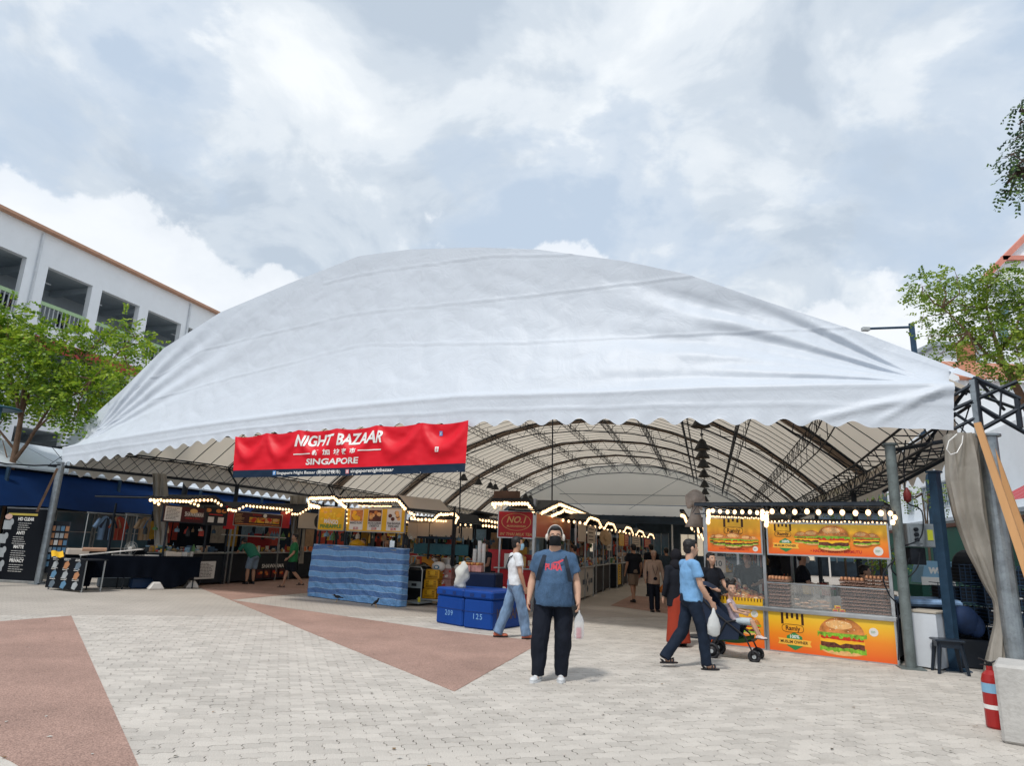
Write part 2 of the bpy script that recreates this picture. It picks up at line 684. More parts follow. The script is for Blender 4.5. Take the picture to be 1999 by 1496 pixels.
# ================================================================== TENT
S0, T0 = -6.8, 14.0
tent = thing('market_tent', 'huge white barrel-vaulted market tent with a scalloped front flap over all the stalls', 'tent', W(S0, T0), TR)


def TL(s, t, z):
    return (s - S0, t - T0, z)


def FT(s, dt=0.0):                       # the front line is slightly askew
    return 15.3 + dt - 0.165 * (s + 18.4)


def on_f(px, py, dt=0.0):
    d = ray(px, py)
    k = (15.3 + dt - 0.165 * 18.4) / (d.dot(TV) + 0.165 * d.dot(SV))
    return d.dot(SV) * k, EYE + d.z * k


def table(pts, dt):
    a = sorted(on_f(x, y, dt) for x, y in pts)
    return np.array([p[0] for p in a]), np.array([p[1] for p in a])


m_fab = cloth_mat('white_pvc_sheet', (0.61, 0.665, 0.74), 0.10, rough=0.45, bump=0.55, bs=2.2, var=0.05, vs=0.45, dirt=0.07, bdist=0.035)
m_roof = cloth_mat('cream_roof_sheet', (0.80, 0.735, 0.66), 0.45, rough=0.5, bump=0.25, bs=3.0, var=0.07, vs=0.8)
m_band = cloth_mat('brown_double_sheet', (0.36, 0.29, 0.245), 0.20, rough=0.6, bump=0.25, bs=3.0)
m_steel = M('dark_painted_steel', (0.028, 0.036, 0.048), 0.5, 0.3, var=0.3, vs=4, dirt=0.4)
m_galv = M('galvanised_steel', (0.30, 0.34, 0.37), 0.45, 0.75, var=0.25, vs=6, dirt=0.5)
m_bluesteel = M('blue_painted_post', (0.022, 0.055, 0.10), 0.45, 0.2, var=0.25, vs=5, dirt=0.3)

top_px = [(122, 866), (240, 760), (320, 680), (430, 610), (560, 555), (700, 500), (800, 487), (930, 483), (1050, 487), (1220, 510),
          (1340, 535), (1500, 590), (1700, 655), (1862, 718)]
fold_px = [(122, 874), (400, 832), (650, 800), (900, 777), (1180, 770), (1400, 759), (1862, 748)]
hem_px = [(122, 912), (300, 884), (460, 858), (700, 842), (900, 834), (1100, 830), (1400, 830), (1600, 833), (1862, 840)]
tt, tf, th = table(top_px, 0.8), table(fold_px, 0.0), table(hem_px, -0.05)
seams = []
for pts, dt in (([(120, 872), (280, 780), (520, 716), (700, 670), (1000, 668), (1280, 649), (1650, 626)], .4),
                ([(300, 735), (392, 682), (685, 614), (1000, 580), (1344, 535)], .7),
                ([(640, 552), (720, 533), (955, 500), (1100, 498)], .8)):
    seams.append(table(pts, dt))


def lerp(a, b, k): return a + (b - a) * k


def sstep(a, b, x):
    x = min(1, max(0, (x - a) / (b - a)))
    return x * x * (3 - 2 * x)


# front_canopy: slopes from the first arch down to the front bar, then a hanging flap with a scalloped hem
NX, NU, NLO = 540, 96, 16
rcx, rcz = tf[0][-1], tf[1][-1]
lcx, lcz = tf[0][0], tf[1][0]
vs = []
for j in range(NU + NLO + 1):
    for i in range(NX + 1):
        u = i / NX
        st, sf, sh = (lerp(q[0][0], q[0][-1], u) for q in (tt, tf, th))
        zt, zf, zh = (float(np.interp(s, q[0], q[1])) for s, q in ((st, tt), (sf, tf), (sh, th)))
        if j <= NU:
            v = j / NU
            s = lerp(st, sf, v); z = lerp(zt, zf, v)
            dt = lerp(0.8, 0.0, v) - 0.25 * sin(pi * v) * -1.0
            y = FT(s, dt)
            # nothing bulges at the rim
            rim = min(1, v * 6) * min(1, (1 - v) * 8)
            d = 0.0
            # pulled folds fanning out of the right corner
            r_ = hypot(rcx - s, z - rcz); th_ = atan2(z - rcz, rcx - s)
            if r_ > 0.1:
                fade = exp(-(r_ / 4.2) ** 2) * sstep(0.1, 1.2, r_) + 0.5 * exp(-((r_ - 4.2) / 1.9) ** 2)
                ang = sstep(0.02, 0.10, th_) * (1 - sstep(0.62, 0.85, th_))
                d += 0.058 * fade * ang * (sin(th_ * 27 + 0.5 * r_ + 2.2 * noise.noise(Vector((th_ * 3, r_ * .5, 0)))) + 0.30 * sin(th_ * 61 + 1.3 + r_))
            r_ = hypot(s - lcx, z - lcz); th_ = atan2(z - lcz, s - lcx)
            if r_ > 0.1:
                fade = exp(-((r_ - 3.4) / 2.9) ** 2)
                ang = sstep(0.25, 0.42, th_) * (1 - sstep(0.95, 1.1, th_))
                d += 0.045 * fade * ang * sin(th_ * 44 + 0.35 * r_)
            # slack, vertical soft creases and crumples
            d += 0.05 * noise.noise(Vector((s * 0.35, z * 0.5, 3.0)))
            d += 0.034 * noise.noise(Vector((s * 2.4, z * 0.45, 8.0))) * (0.4 + noise.noise(Vector((s * .3, z * .4, 1))))
            d += 0.030 * abs(noise.noise(Vector((s * 1.1 + z * .5, z * 1.3, 5.0)))) + 0.014 * abs(noise.noise(Vector((s * 2.7 - z * 1.2, z * 2.6 + s * .4, 2.0))))
            d *= rim
            for q in seams:
                if q[0][0] - .2 < s < q[0][-1] + .2:
                    e = z - float(np.interp(s, q[0], q[1])) - 0.02 * noise.noise(Vector((s * 2, 0, 0)))
                    d += 0.012 * exp(-(e / 0.022) ** 2) - 0.006 * exp(-((e + 0.05) / 0.03) ** 2)
            e = z - zf - 0.05
            d += 0.03 * exp(-(e / 0.05) ** 2)
            y -= d
        else:
            v = (j - NU) / NLO
            ph = sh * 2 * pi / 0.52
            sc = 0.075 * (1 - cos(ph)) * (0.8 + 0.4 * noise.noise(Vector((sh * .7, 0, 2))))
            if u > 0.93:
                sc *= 1 - sstep(0.93, 0.965, u) * 0.9
            s = lerp(sf, sh, v); z = lerp(zf, zh, v) + sc * v ** 5
            y = FT(s, -0.05 * v)
            y -= 0.03 * v * noise.noise(Vector((s * 1.3, z * 1.5, 0))) + 0.02 * v * noise.noise(Vector((s * 4, z * 3, 0)))
            y -= 0.015 * exp(-((v - 0.45 - 0.1 * noise.noise(Vector((s * .6, 9, 0)))) / 0.05) ** 2)
            if s > 1.4:       # creased corner of the flap
                e = (z - (3.75 + (s - 1.4) * 0.20))
                y -= 0.05 * exp(-(e / 0.07) ** 2) * sstep(1.4, 2.2, s)
                e = (z - (3.7 + (s - 2.6) * 0.55))
                y -= 0.04 * exp(-(e / 0.06) ** 2) * sstep(2.5, 2.9, s)
        vs.append(TL(s, y, z))
mb = MB()
mb.add(vs, [(j * (NX + 1) + i, (j + 1) * (NX + 1) + i, (j + 1) * (NX + 1) + i + 1, j * (NX + 1) + i + 1)
            for j in range(NU + NLO) for i in range(NX)])
mb.build('front_canopy', m_fab, tent, smooth=True)

# roof profile across the tent, u = 0 left eave .. 1 right eave
_u0t = (tt[0] - tt[0][0]) / (tt[0][-1] - tt[0][0])
SYM = [(0, 4.0), (.06, 5.2), (.12, 6.2), (.2, 7.15), (.29, 7.95), (.38, 8.45), (.5, 8.65), (.62, 8.45), (.71, 7.95), (.8, 7.15), (.88, 6.2), (.94, 5.2), (1, 4.0)]
T_END = 57.4


def roof(u, t, lower=0.0):
    """t is the depth measured on the straight axis; the first bays follow the skewed front"""
    k = min(1.0, max(0.0, (t - 13.6) / 7.2))
    sl, sr = lerp(tt[0][0] + .1, -17.9, k), lerp(tt[0][-1] + .25, 4.7, k)
    s = lerp(sl, sr, u)
    z0 = float(np.interp(u, _u0t, tt[1])) - 0.16
    z1 = float(np.interp(u, [p[0] for p in SYM], [p[1] for p in SYM]))
    z = lerp(z0, z1, k)
    sk = -0.165 * (s + 6.8) * (1 - k)
    return (s, t + sk, z - lower)


BAY = 7.3
ARCH_T = [14.45 + BAY * k for k in range(6)] + [T_END]
mb = MB()
mb.grid(60, 120, lambda u, v: TL(*roof(u, lerp(14.45, T_END, v), 0.06 * sin(v * 120 * pi / 10) ** 2)))
mb.build('roof_sheet', m_roof, tent, smooth=True)
# doubled sheet along each arch
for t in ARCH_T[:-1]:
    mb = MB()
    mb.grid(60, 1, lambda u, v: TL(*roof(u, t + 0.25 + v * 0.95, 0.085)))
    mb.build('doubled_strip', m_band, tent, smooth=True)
# thin hoops pressed against the sheet
for k, t in enumerate(np.arange(16.2, T_END, 0.91)):
    mb = MB()
    mb.path([TL(*roof(i / 36, t, 0.10 + 0.02 * sin(i * 1.7 + k))) for i in range(37)], 0.016, 4)
    mb.build('roof_hoop', m_steel, tent)
# truss arches
for t in ARCH_T:
    mb = MB()
    n = 44
    outer = [TL(*roof(i / n, t, 0.13)) for i in range(n + 1)]
    inner = []
    for i in range(n + 1):
        u = 0.03 + 0.94 * i / n
        s, y, z = roof(u, t, 0.13)
        inner.append(TL(s, y, z - 0.62 * (0.45 + 0.55 * sin(pi * u))))
    mb.path(outer, 0.035, 6)
    mb.path(inner, 0.030, 6)
    for i in range(1, n, 2):
        mb.tube(inner[i], outer[i - 1], 0.014, n=5)
        mb.tube(inner[i], outer[min(n, i + 1)], 0.014, n=5)
    mb.build('truss_arch', m_steel, tent)
# lengthwise box trusses
for u in (0.09, 0.185, 0.28, 0.375, 0.47, 0.565, 0.66, 0.755, 0.85, 0.93):
    mb = MB()
    ts = np.arange(15.3, T_END, 0.73)
    a = [TL(*roof(u - .006, t, 0.19)) for t in ts]
    b = [TL(*roof(u - .006, t, 0.62)) for t in ts]
    c = [TL(*roof(u + .006, t, 0.19)) for t in ts]
    d = [TL(*roof(u + .006, t, 0.62)) for t in ts]
    for q in (a, b, d):
        mb.path(q[::3] + [q[-1]], 0.02, 5)
    for i in range(len(ts) - 1):
        mb.tube(b[i], a[i + 1] if i % 2 else a[i], 0.010, n=4)
        mb.tube(a[i], b[i + 1], 0.010, n=4)
        if i % 2 == 0:
            mb.tube(c[i], d[i], 0.012, n=4)
    mb.build('lengthwise_truss', m_steel, tent)
# eave trusses, posts, side flaps
for side in (0, 1):
    mb = MB()
    ts = np.arange(13.6, T_END, 0.8)
    uu = 0.012 if side == 0 else 0.988
    inn = 0.55 if side == 0 else -0.55
    A = [TL(roof(uu, t)[0], roof(uu, t)[1], 3.98) for t in ts]
    B = [TL(roof(uu, t)[0], roof(uu, t)[1], 3.40) for t in ts]
    C = [(p[0] + inn, p[1], 3.40) for p in B]
    D = [(p[0] + inn, p[1], 4.0) for p in B]
    for q in (A, B, C, D):
        mb.path(q[::4] + [q[-1]], 0.028, 5)
    for i in range(len(ts) - 1):
        mb.tube(A[i], B[i + 1], 0.012, n=4); mb.tube(B[i], A[i + 1], 0.012, n=4)
        mb.tube(C[i], D[i + 1], 0.012, n=4)
        mb.tube(B[i], C[i], 0.014, n=4); mb.tube(B[i], C[i + 1], 0.012, n=4)
        mb.tube(A[i], D[i], 0.014, n=4)
    mb.build('eave_truss', m_steel, tent)
    # scalloped side flap
    def flap(u, v):
        t = lerp(14.5 if side == 0 else 14.6, T_END, u)
        s = roof(uu, t)[0] + (-0.1 if side == 0 else 0.12)
        sk = roof(uu, t)[1] - max(t, 14.45)
        z = lerp(4.02, 3.14 + 0.09 * (1 - cos(t * 2 * pi / 0.6)), v)
        return TL(s + 0.03 * sin(t * 3.1) * v, t + sk, z)
    mb = MB()
    mb.grid(520, 5, flap)
    mb.build('side_flap', m_roof, tent, smooth=True)


def post(s, t, top, r=0.075, mat=None, name='post', plate=True, braces=True, n=12):
    mb = MB()
    x, y, _ = TL(s, t, 0)
    mb.tube((x, y, 0.012), (x, y, top), r, n=n)
    if plate:
        mb.box(x - 0.17, x + 0.17, y - 0.17, y + 0.17, 0.0, 0.015)
        mb.tube((x, y, top - .03), (x, y, top), r * 1.4, n=n)
    if braces:
        for dx, dy in ((-.5, 0), (.5, 0), (0, -.6), (0, .6)):
            mb.tube((x, y, top - 0.05), (x + dx, y + dy, top + 0.55), 0.022, n=5)
    return mb.build(name, mat or m_steel, tent, smooth=False)


for k, t in enumerate(ARCH_T[1:]):
    for side in (0, 1):
        s = roof(0.03 if side == 0 else 0.975, t)[0]
        post(s, t, 3.42)
post(-18.25, 15.2, 3.45, 0.10, m_galv, braces=False)
ls, lt = Vector(G(335, 1128)).dot(SV), Vector(G(335, 1128)).dot(TV)
post(ls, lt, 3.4, 0.10)
p = G(1779, 1306)
post(p.dot(SV), p.dot(TV), 3.42, 0.078, M('weathered_grey_post', (0.16, 0.19, 0.19), 0.6, 0.3, var=0.3, vs=5, dirt=0.5), n=16, braces=False)
p2 = G(1866, 1309)
post(p2.dot(SV), p2.dot(TV), 3.0, 0.09, m_bluesteel, braces=False, n=4)
p3 = G(1992, 1345)
post(p3.dot(SV), p3.dot(TV), 3.38, 0.12, m_galv, braces=False, n=20)

# open steel frame at the right-hand corner, beyond the edge of the flap
mb = MB()


def fp(px, py, dt=0.0):
    s, z = on_f(px, py, dt)
    return TL(s, FT(s, dt), z)


for a, b, r in (((1903, 738), (1992, 780), .05), ((1897, 786), (2010, 850), .045), ((1903, 738), (1917, 856), .06), ((1985, 778), (1992, 836), .055),
                ((1917, 838), (2040, 770), .045), ((1860, 800), (1985, 745), .04), ((1862, 772), (1912, 742), .035), ((1862, 838), (1912, 812), .035),
                ((1862, 806), (1916, 842), .03), ((1917, 800), (1950, 822), .022), ((1955, 762), (1952, 812), .02)):
    mb.tube(fp(*a), fp(*b), r * 0.75, n=4)
for a, b in (((1880, 760), (1990, 800)), ((1905, 738), (1960, 800))):
    mb.tube(fp(*a), fp(b[0], b[1], 1.6), 0.03, n=4)
mb.tube(fp(1903, 738), fp(1780, 905, 2.2), 0.035, n=4)
mb.tube(fp(1912, 850), fp(1738, 880, 1.0), 0.035, n=4)
mb.tube(fp(1917, 856), fp(1725, 960, 3.2), 0.04, n=4)
mb.build('corner_frame', m_steel, tent)
mb = MB()
mb.tube(fp(1899, 742), fp(1912, 855), 0.055, n=4)
mb.build('corner_channel', m_galv, tent)
# small tail of roof sheet flying past the corner
mb = MB()
mb.add([fp(1852, 722, .75), fp(1868, 718, .75), fp(1926, 744, .7), fp(1888, 736, .4), fp(1858, 728, .3)], [(0, 1, 2, 3, 4)])
mb.build('loose_sheet_corner', m_fab, tent)
# front bar under the canopy and knee braces reaching it
mb = MB()
mb.path([TL(s, FT(s, 0.12), float(np.interp(s, tf[0], tf[1])) - 0.04) for s in np.linspace(tf[0][0] + .1, tf[0][-1] - .02, 30)], 0.03, 5)
for u in (0.06, 0.12, 0.2, 0.3, 0.42, 0.54, 0.66, 0.78, 0.86, .94):
    s = lerp(tf[0][0], tf[0][-1], u)
    q = roof(min(.99, u + .0), 15.1, 1.1)
    mb.tube(TL(s, FT(s, .14), float(np.interp(s, tf[0], tf[1])) - 0.06), TL(*q), 0.022, n=4)
mb.build('front_bar', m_steel, tent)
# rear gable sheet with its lower flap
mb = MB()


def gable(u, v):
    s, y, z = roof(u, T_END, -0.03)
    zb = 5.2
    return TL(s, y + 0.06 + 0.02 * sin(z * 8), lerp(z, min(z, zb), v))


mb.grid(40, 12, gable)
m_gable = cloth_mat('bright_rear_sheet', (0.84, 0.80, 0.74), 0.6, rough=0.5, bump=0.2)
mb.build('rear_gable', m_gable, tent, smooth=True)
mb = MB()
mb.grid(120, 3, lambda u, v: TL(lerp(-17, 4, u), T_END + 2.6, lerp(5.3, 4.35 + .1 * sin(u * 150), v)))
mb.build('rear_flap', m_gable, tent, smooth=True)
# tie wires and two droppers
for a, b, r in ((TL(-12.3, ARCH_T[-1], 6.0), TL(0.3, ARCH_T[-1], 6.0), .02), (TL(-12.3, 50, 6.9), TL(-8.8, 50, 4.4), .012), (TL(-1.5, 50, 6.9), TL(-5.5, 50, 4.4), .012)):
    mb = MB(); mb.tube(a, b, r, n=5); mb.build('tie_wire', m_steel, tent)
for px, y0, y1, t in ((1078, 832, 1002, 21.2), (898, 905, 1012, 21.2)):
    s, z1 = on_t(px, y0, t)
    s2, z0 = on_t(px, y1, t)
    mb = MB(); mb.tube(TL(s, t, z1 + .8), TL(s2, t, z0 - .5), 0.022, n=6)
    mb.build('hanging_pole', m_steel, tent)
# black floodlights strung under the two side trusses
for s, tl_, nm in ((-0.1, (18.3, 22.5, 24.6, 27.5, 31.2, 36.1, 40.8, 46.9), 'right'), (-12.55, (33.9, 36.4, 38.6, 39.6, 41.8, 44.6, 46.9, 48.3), 'left')):
    cable = MB()
    cable.path([W(s, t, 5.32 + .04 * sin(t)) for t in np.arange(15, 50, 1.0)], 0.02, 5)
    tag(cable.build('light_cable', m_steel), 'black cable carrying the floodlight row on the %s side under the tent roof' % nm, 'cable')
    for i, t in enumerate(tl_):
        r_ = thing('floodlight', 'black hanging floodlight, %s from the front in the %s row' % (('first', 'second', 'third', 'fourth', 'fifth', 'sixth', 'seventh', 'last')[i], nm), 'floodlight', W(s, t, 5.0), TR, 'floodlights hung in a row under the tent roof, %s side' % nm)
        mb = MB()
        mb.lathe([(0.05, 0.18), (0.11, 0.12), (0.15, 0.02), (0.26, -0.16), (0.24, -0.17)], 12)
        mb.build('shade', M('black_paint', (0.015, 0.017, 0.02), 0.4, var=0.2), r_)
        mb = MB(); mb.tube((0, 0, .15), (0, 0, .34), .015, n=5); mb.box(-.05, .05, -.05, .05, .3, .36)
        mb.build('bracket', m_steel, r_)

# ================================================================== BUILDINGS, AWNINGS, TREES
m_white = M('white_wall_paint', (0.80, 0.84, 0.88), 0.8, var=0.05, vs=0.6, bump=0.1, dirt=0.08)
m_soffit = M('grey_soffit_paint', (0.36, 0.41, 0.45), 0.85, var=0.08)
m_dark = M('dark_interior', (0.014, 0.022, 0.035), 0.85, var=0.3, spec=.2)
m_orange = M('orange_trim_paint', (0.52, 0.30, 0.20), 0.7, var=0.12)
m_greenrail = M('pale_green_paint', (0.36, 0.52, 0.30), 0.6, var=0.06)
m_grail = M('grey_railing', (0.42, 0.45, 0.46), 0.5, 0.3)
m_sheet0 = M('pale_pipe_paint', (0.62, 0.66, 0.70), .6, var=.1)
m_redp = M('red_parapet_paint', (0.36, 0.05, 0.045), 0.7)

# --- left block: deck openings with railings
BS = -34.0
bld = thing('housing_block', 'white block with a row of square openings and orange roof edge, behind the left tree', 'building', W(BS, 15), radians(73.5))
# local: x runs into depth, y towards the left (away), z up


def bl(px, py):
    t, z = on_s(px, py, BS)
    return t - 15, z


z_top, z_lin, z_sill = bl(0, 405)[1], bl(95, 521)[1], bl(76, 588)[1] - 1.1
xs = [(bl(-60, 470)[0] - 5, bl(-60, 470)[0] - 2), (bl(0, 480)[0] - 1.3, bl(53, 503)[0]), (bl(95, 521)[0], bl(181, 559)[0]),
      (bl(200, 566)[0], bl(273, 598)[0]), (bl(290, 606)[0], bl(354, 633)[0])]
pitch = xs[3][0] - xs[2][0]
while xs[-1][1] < 46:
    xs.append((xs[-1][0] + pitch, xs[-1][1] + pitch))
xs[0] = (xs[1][0] - pitch, xs[1][1] - pitch)
X0, X1 = -14, 60
storey = z_lin - z_sill + 1.25
mb = MB()
mb.box(X0, X1, -0.001, 0.35, z_lin, z_top - .15)
for fl in range(0, 5):
    zt = z_lin - fl * storey
    zb = z_sill - fl * storey
    ed = [X0] + [v for x in xs for v in x] + [X1]
    for i in range(0, len(ed), 2):
        mb.box(ed[i], ed[i + 1], 0, 0.35, zb, zt)
    mb.box(X0, X1, 0, 0.35, zb - 1.25, zb)
mb.build('wall', m_white, bld)
mb = MB()
mb.box(X0, X1, -0.40, 4.0, z_top - .15, z_top)
mb.build('roof_edge', m_orange, bld)
for fl in range(0, 5):
    zt = z_lin - fl * storey
    zb = z_sill - fl * storey
    mb = MB()
    mb.box(X0, X1, .35, 3.6, zt, zt + .12); mb.box(X0, X1, .35, 3.6, zb - .15, zb)
    for x in xs:
        mb.box(x[0] - .5, x[0] - .25, .35, 3.4, zt - .35, zt)
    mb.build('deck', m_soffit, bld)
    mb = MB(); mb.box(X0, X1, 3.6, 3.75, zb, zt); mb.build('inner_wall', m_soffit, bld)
    for k, x in enumerate(xs[:6]):
        if fl > 1 and k > 3: continue
        mb = MB()
        for q in (.12, .62):
            mb.box(x[0] + (x[1] - x[0]) * q, x[0] + (x[1] - x[0]) * (q + .26), 3.5, 3.6, zb + .1, zb + 2.0)
        mb.build('door', m_dark, bld)
        r_ = MB(); r_.box(x[0], x[1], 0.08, 0.2, zb + 1.0, zb + 1.2)
        ro = r_.build('railing', m_greenrail, bld)
        r_ = MB()
        nb = 11
        for q in range(nb):
            xx = lerp(x[0], x[1], (q + .5) / nb)
            r_.box(xx - .03, xx + .03, 0.1, 0.16, zb + .1, zb + 1.0)
        r_.box(x[0], x[1], .1, .16, zb + .02, zb + .1)
        r_.build('baluster', m_grail, ro)
mb = MB(); mb.box(X0, X1, -.12, 0, z_sill - 1.35, z_sill - .75); mb.build('red_band', m_redp, bld)
for x in (xs[1][1] + .55, xs[4][1] + .5):
    mb = MB(); mb.tube((x, -.08, 0), (x, -.08, z_top - .3), .07, n=8); mb.build('downpipe', m_sheet0, bld)
for x in xs[1:6]:
    mb = MB(); mb.tube((x[0] + .9, 1.6, z_lin + .0), (x[0] + .9, 1.6, z_lin - .3), .03, n=5); mb.box(x[0] + .3, x[0] + 1.5, 1.55, 1.65, z_lin - .36, z_lin - .3); mb.build('ceiling_light', m_sheet0, bld)

# --- low row of shops behind the left tables: sloping white roof, blue awning
shop = thing('shop_row', 'low shophouse row with a white sheet roof and a deep blue awning on the left', 'building', W(-21, 8), radians(73.5))
m_awn = M('deep_blue_awning_cloth', (0.003, 0.022, 0.09), 0.85, var=0.3, vs=.5, bump=0.2, bs=6, spec=.1)
m_sheet = M('white_roof_sheet', (0.56, 0.62, 0.68), 0.5, var=0.07, vs=.7, dirt=.1)
mb = MB()
for k in range(26):
    x0 = -6 + k * 1.6
    mb.add([(x0, 0.0, 3.42), (x0 + 1.57, 0.0, 3.42), (x0 + 1.57, 2.8, 4.5), (x0, 2.8, 4.5), (x0, 0.0, 3.36), (x0 + 1.57, 0.0, 3.36)],
           [(0, 1, 2, 3), (4, 5, 1, 0)])
    mb.box(x0 + 1.55, x0 + 1.6, -.01, 0.06, 3.36, 3.46)
mb.build('roof', m_sheet, shop)
mb = MB()


def aw(u, v):
    x = lerp(-6, 22.5 if v < 2 else 22.5, u)
    return (x, lerp(0.15, -1.0, v) + .04 * sin(x * 2.1) * v, lerp(3.30, 2.16 + .03 * sin(x * 1.7), v))


mb.grid(90, 8, aw)
mb.build('awning', m_awn, shop, smooth=True)
mb = MB(); mb.box(-6, 34, 0.3, .5, 2.6, 3.4); mb.box(-6, 34, 3.0, 3.2, 0, 3.6)
mb.build('back_wall', m_dark, shop)
for k in range(9):
    mb = MB(); mb.tube((-5 + k * 4.2, -.2, 0), (-5 + k * 4.2, -.2, 3.35), .06, n=8); mb.build('post', m_bluesteel, shop)
# glazed shopfront seen under the awning
m_glass = M('dim_glass', (0.10, 0.20, 0.27), 0.12, 0.0, var=0.2, vs=1.5, spec=0.8)
t0, z0 = on_s(100, 1052, -20.0); t1, z1 = on_s(188, 1008, -20.0)
for k in range(5):
    f0 = t0 - 8 + k * ((t1 - t0) + .18)
    mb = MB(); mb.box(f0, f0 + (t1 - t0), .96, 1.0, .9, 2.1); g1 = mb.build('window', m_glass, shop)
    mb = MB()
    for a, b, c, d in ((0, (t1 - t0), 2.1, 2.16), (0, (t1 - t0), .84, .9), (-.05, 0, .84, 2.16), ((t1 - t0), (t1 - t0) + .05, .84, 2.16), (0, t1 - t0, 1.42, 1.46)):
        mb.box(f0 + a, f0 + b, .93, 1.02, c, d)
    mb.build('frame', m_grail, g1)

# --- right: green hoarding, low white building, red awning, tall block with an orange gable
m_green = M('green_hoarding_paint', (0.01, 0.085, 0.065), 0.6, var=0.15, vs=1.5, dirt=0.2)
m_brown = M('rust_brown_trim', (0.11, 0.045, 0.03), 0.6, var=.2)
m_blueprint = M('shopfront_light_blue', (0.22, 0.42, 0.60), 0.4, var=.04)
h0, h1 = on_s(1835, 1100, 9.0), on_s(2060, 1060, 9.0)
ang = radians(73.5) + pi
hoard = thing('green_hoarding', 'dark green hoarding wall with brown top rail beyond the right-hand posts', 'wall', W(9.0, 40), ang)
# local x runs towards the camera
for k in range(12):
    mb = MB(); mb.box(k * 2.4, k * 2.4 + 2.385, -.05, .05, .05, 2.85)
    mb.build('panel', m_green, hoard)
mb = MB(); mb.box(-.1, 29, -.08, .1, 2.86, 3.0); mb.build('top_rail', m_brown, hoard)
low = thing('white_market_building', 'low white building with a grey fascia above the green hoarding', 'building', W(12, 52), ang)
mb = MB(); mb.box(0, 22, 0, .3, 0, 7.2); mb.build('wall', m_white, low)
mb = MB(); mb.box(-.2, 40, -1.6, 0, 3.35, 3.5); mb.build('fascia', m_sheet, low)
for k in range(6):
    f = MB(); f.box(1.6 + k * 3.2, 2.8 + k * 3.2, -.03, .05, 4.4, 5.6); f_ = f.build('window', m_glass, low)
    f = MB()
    for q in range(5):
        f.box(1.62 + k * 3.2 + q * .28, 1.66 + k * 3.2 + q * .28, -.07, -.04, 4.4, 5.6)
    f.box(1.55 + k * 3.2, 2.85 + k * 3.2, -.09, -.03, 5.6, 5.68); f.box(1.55 + k * 3.2, 2.85 + k * 3.2, -.09, -.03, 4.32, 4.4)
    f.build('grille', m_grail, f_)
mb = MB()
for q in range(22):
    mb.add([(22 + q * .9, -.2, 4.6), (22.88 + q * .9, -.2, 4.6), (22.88 + q * .9, -1.7, 3.75), (22 + q * .9, -1.7, 3.75)], [(0, 1, 2, 3)])
mb.build('red_awning', M('faded_red_awning', (0.42, 0.06, 0.07), .7, var=.1), low)
# windows with potted plants above the red awning
mb = MB(); mb.box(22, 44, .2, .4, 0, 12); mb.build('upper_wall', m_white, low)
for q in range(9):
    mb = MB(); mb.box(23 + q * 2.1, 24.7 + q * 2.1, .05, .18, 5.0, 6.7)
    f_ = mb.build('window', m_glass, low)
    mb = MB()
    for e in range(7): mb.box(23 + q * 2.1 + e * .27, 23.03 + q * 2.1 + e * .27, 0, .04, 5.0, 6.7)
    mb.build('grille', m_grail, f_)

gab = thing('gabled_block', 'tall white block with an orange-edged gable behind the right tree', 'building', (0, 0, 0))
YG = 44.0
pk = [P(x, y, YG) for x, y in ((2090, 380), (1925, 552), (1925, 760), (2260, 760), (2260, 545))]
mb = MB()
mb.add([tuple(p) for p in pk] + [(p.x, p.y + .4, p.z) for p in pk], [(0, 1, 2, 3, 4), (0, 5, 6, 1), (0, 4, 9, 5), (1, 6, 7, 2)])
mb.build('wall', m_white, gab)
m_or2 = M('salmon_trim_paint', (0.62, 0.25, 0.19), .7)
mb = MB()


def bar(mb, a, b, w, y=YG - .25):
    A, B = P(a[0], a[1], y), P(b[0], b[1], y)
    d = (B - A).normalized(); n = Vector((-d.z, 0, d.x)) * w / 2
    A2, B2 = A + n, B + n; A3, B3 = A - n, B - n
    mb.add([tuple(v) for v in (A2, B2, B3, A3)] + [(v.x, v.y + .24, v.z) for v in (A2, B2, B3, A3)],
           [(3, 2, 1, 0), (4, 5, 6, 7), (0, 1, 5, 4), (2, 3, 7, 6), (1, 2, 6, 5), (3, 0, 4, 7)])


for a, b, w in (((2092, 372), (1918, 548), .38), ((2088, 372), (2265, 548), .38), ((1958, 503), (2225, 500), .32)):
    bar(mb, a, b, w)
mb.build('gable_trim', m_or2, gab)
mb = MB(); bar(mb, (1930, 560), (2100, 556), .5); mb.build('eave', m_soffit, gab)
for x, y in ((1948, 590), (1985, 590), (1948, 640), (1985, 640)):
    mb = MB()
    a, b = P(x, y, YG - .1), P(x + 22, y + 28, YG - .1)
    mb.box(a.x, b.x, YG - .15, YG - .02, b.z, a.z)
    mb.build('window', m_glass, gab)
# terracotta-roofed lower wing seen through the right tree
low2 = thing('tiled_wing', 'low wing with terracotta roof and brick pier seen through the right tree', 'building')
m_terra = M('terracotta', (0.40, 0.17, 0.10), .8, var=.2)
a, b = P(1872, 735, 36), P(2080, 700, 36)
mb = MB()
for k in range(12):
    x0 = lerp(a.x, b.x, k / 12); x1 = lerp(a.x, b.x, (k + 1) / 12) - .03
    mb.add([(x0, 36, a.z), (x1, 36, a.z), (x1, 38.5, a.z + 1.6), (x0, 38.5, a.z + 1.6), (x0, 36, a.z - .12), (x1, 36, a.z - .12)], [(0, 1, 2, 3), (4, 5, 1, 0)])
mb.build('roof', m_terra, low2)
mb = MB(); mb.box(a.x + .2, b.x, 36.4, 38, 0, a.z - .1); mb.build('wall', m_white, low2)
pc = P(1885, 668, 39)
mb = MB(); mb.box(pc.x - .25, pc.x + .35, 38.8, 39.6, 0, pc.z); mb.build('pier', m_terra, low2)
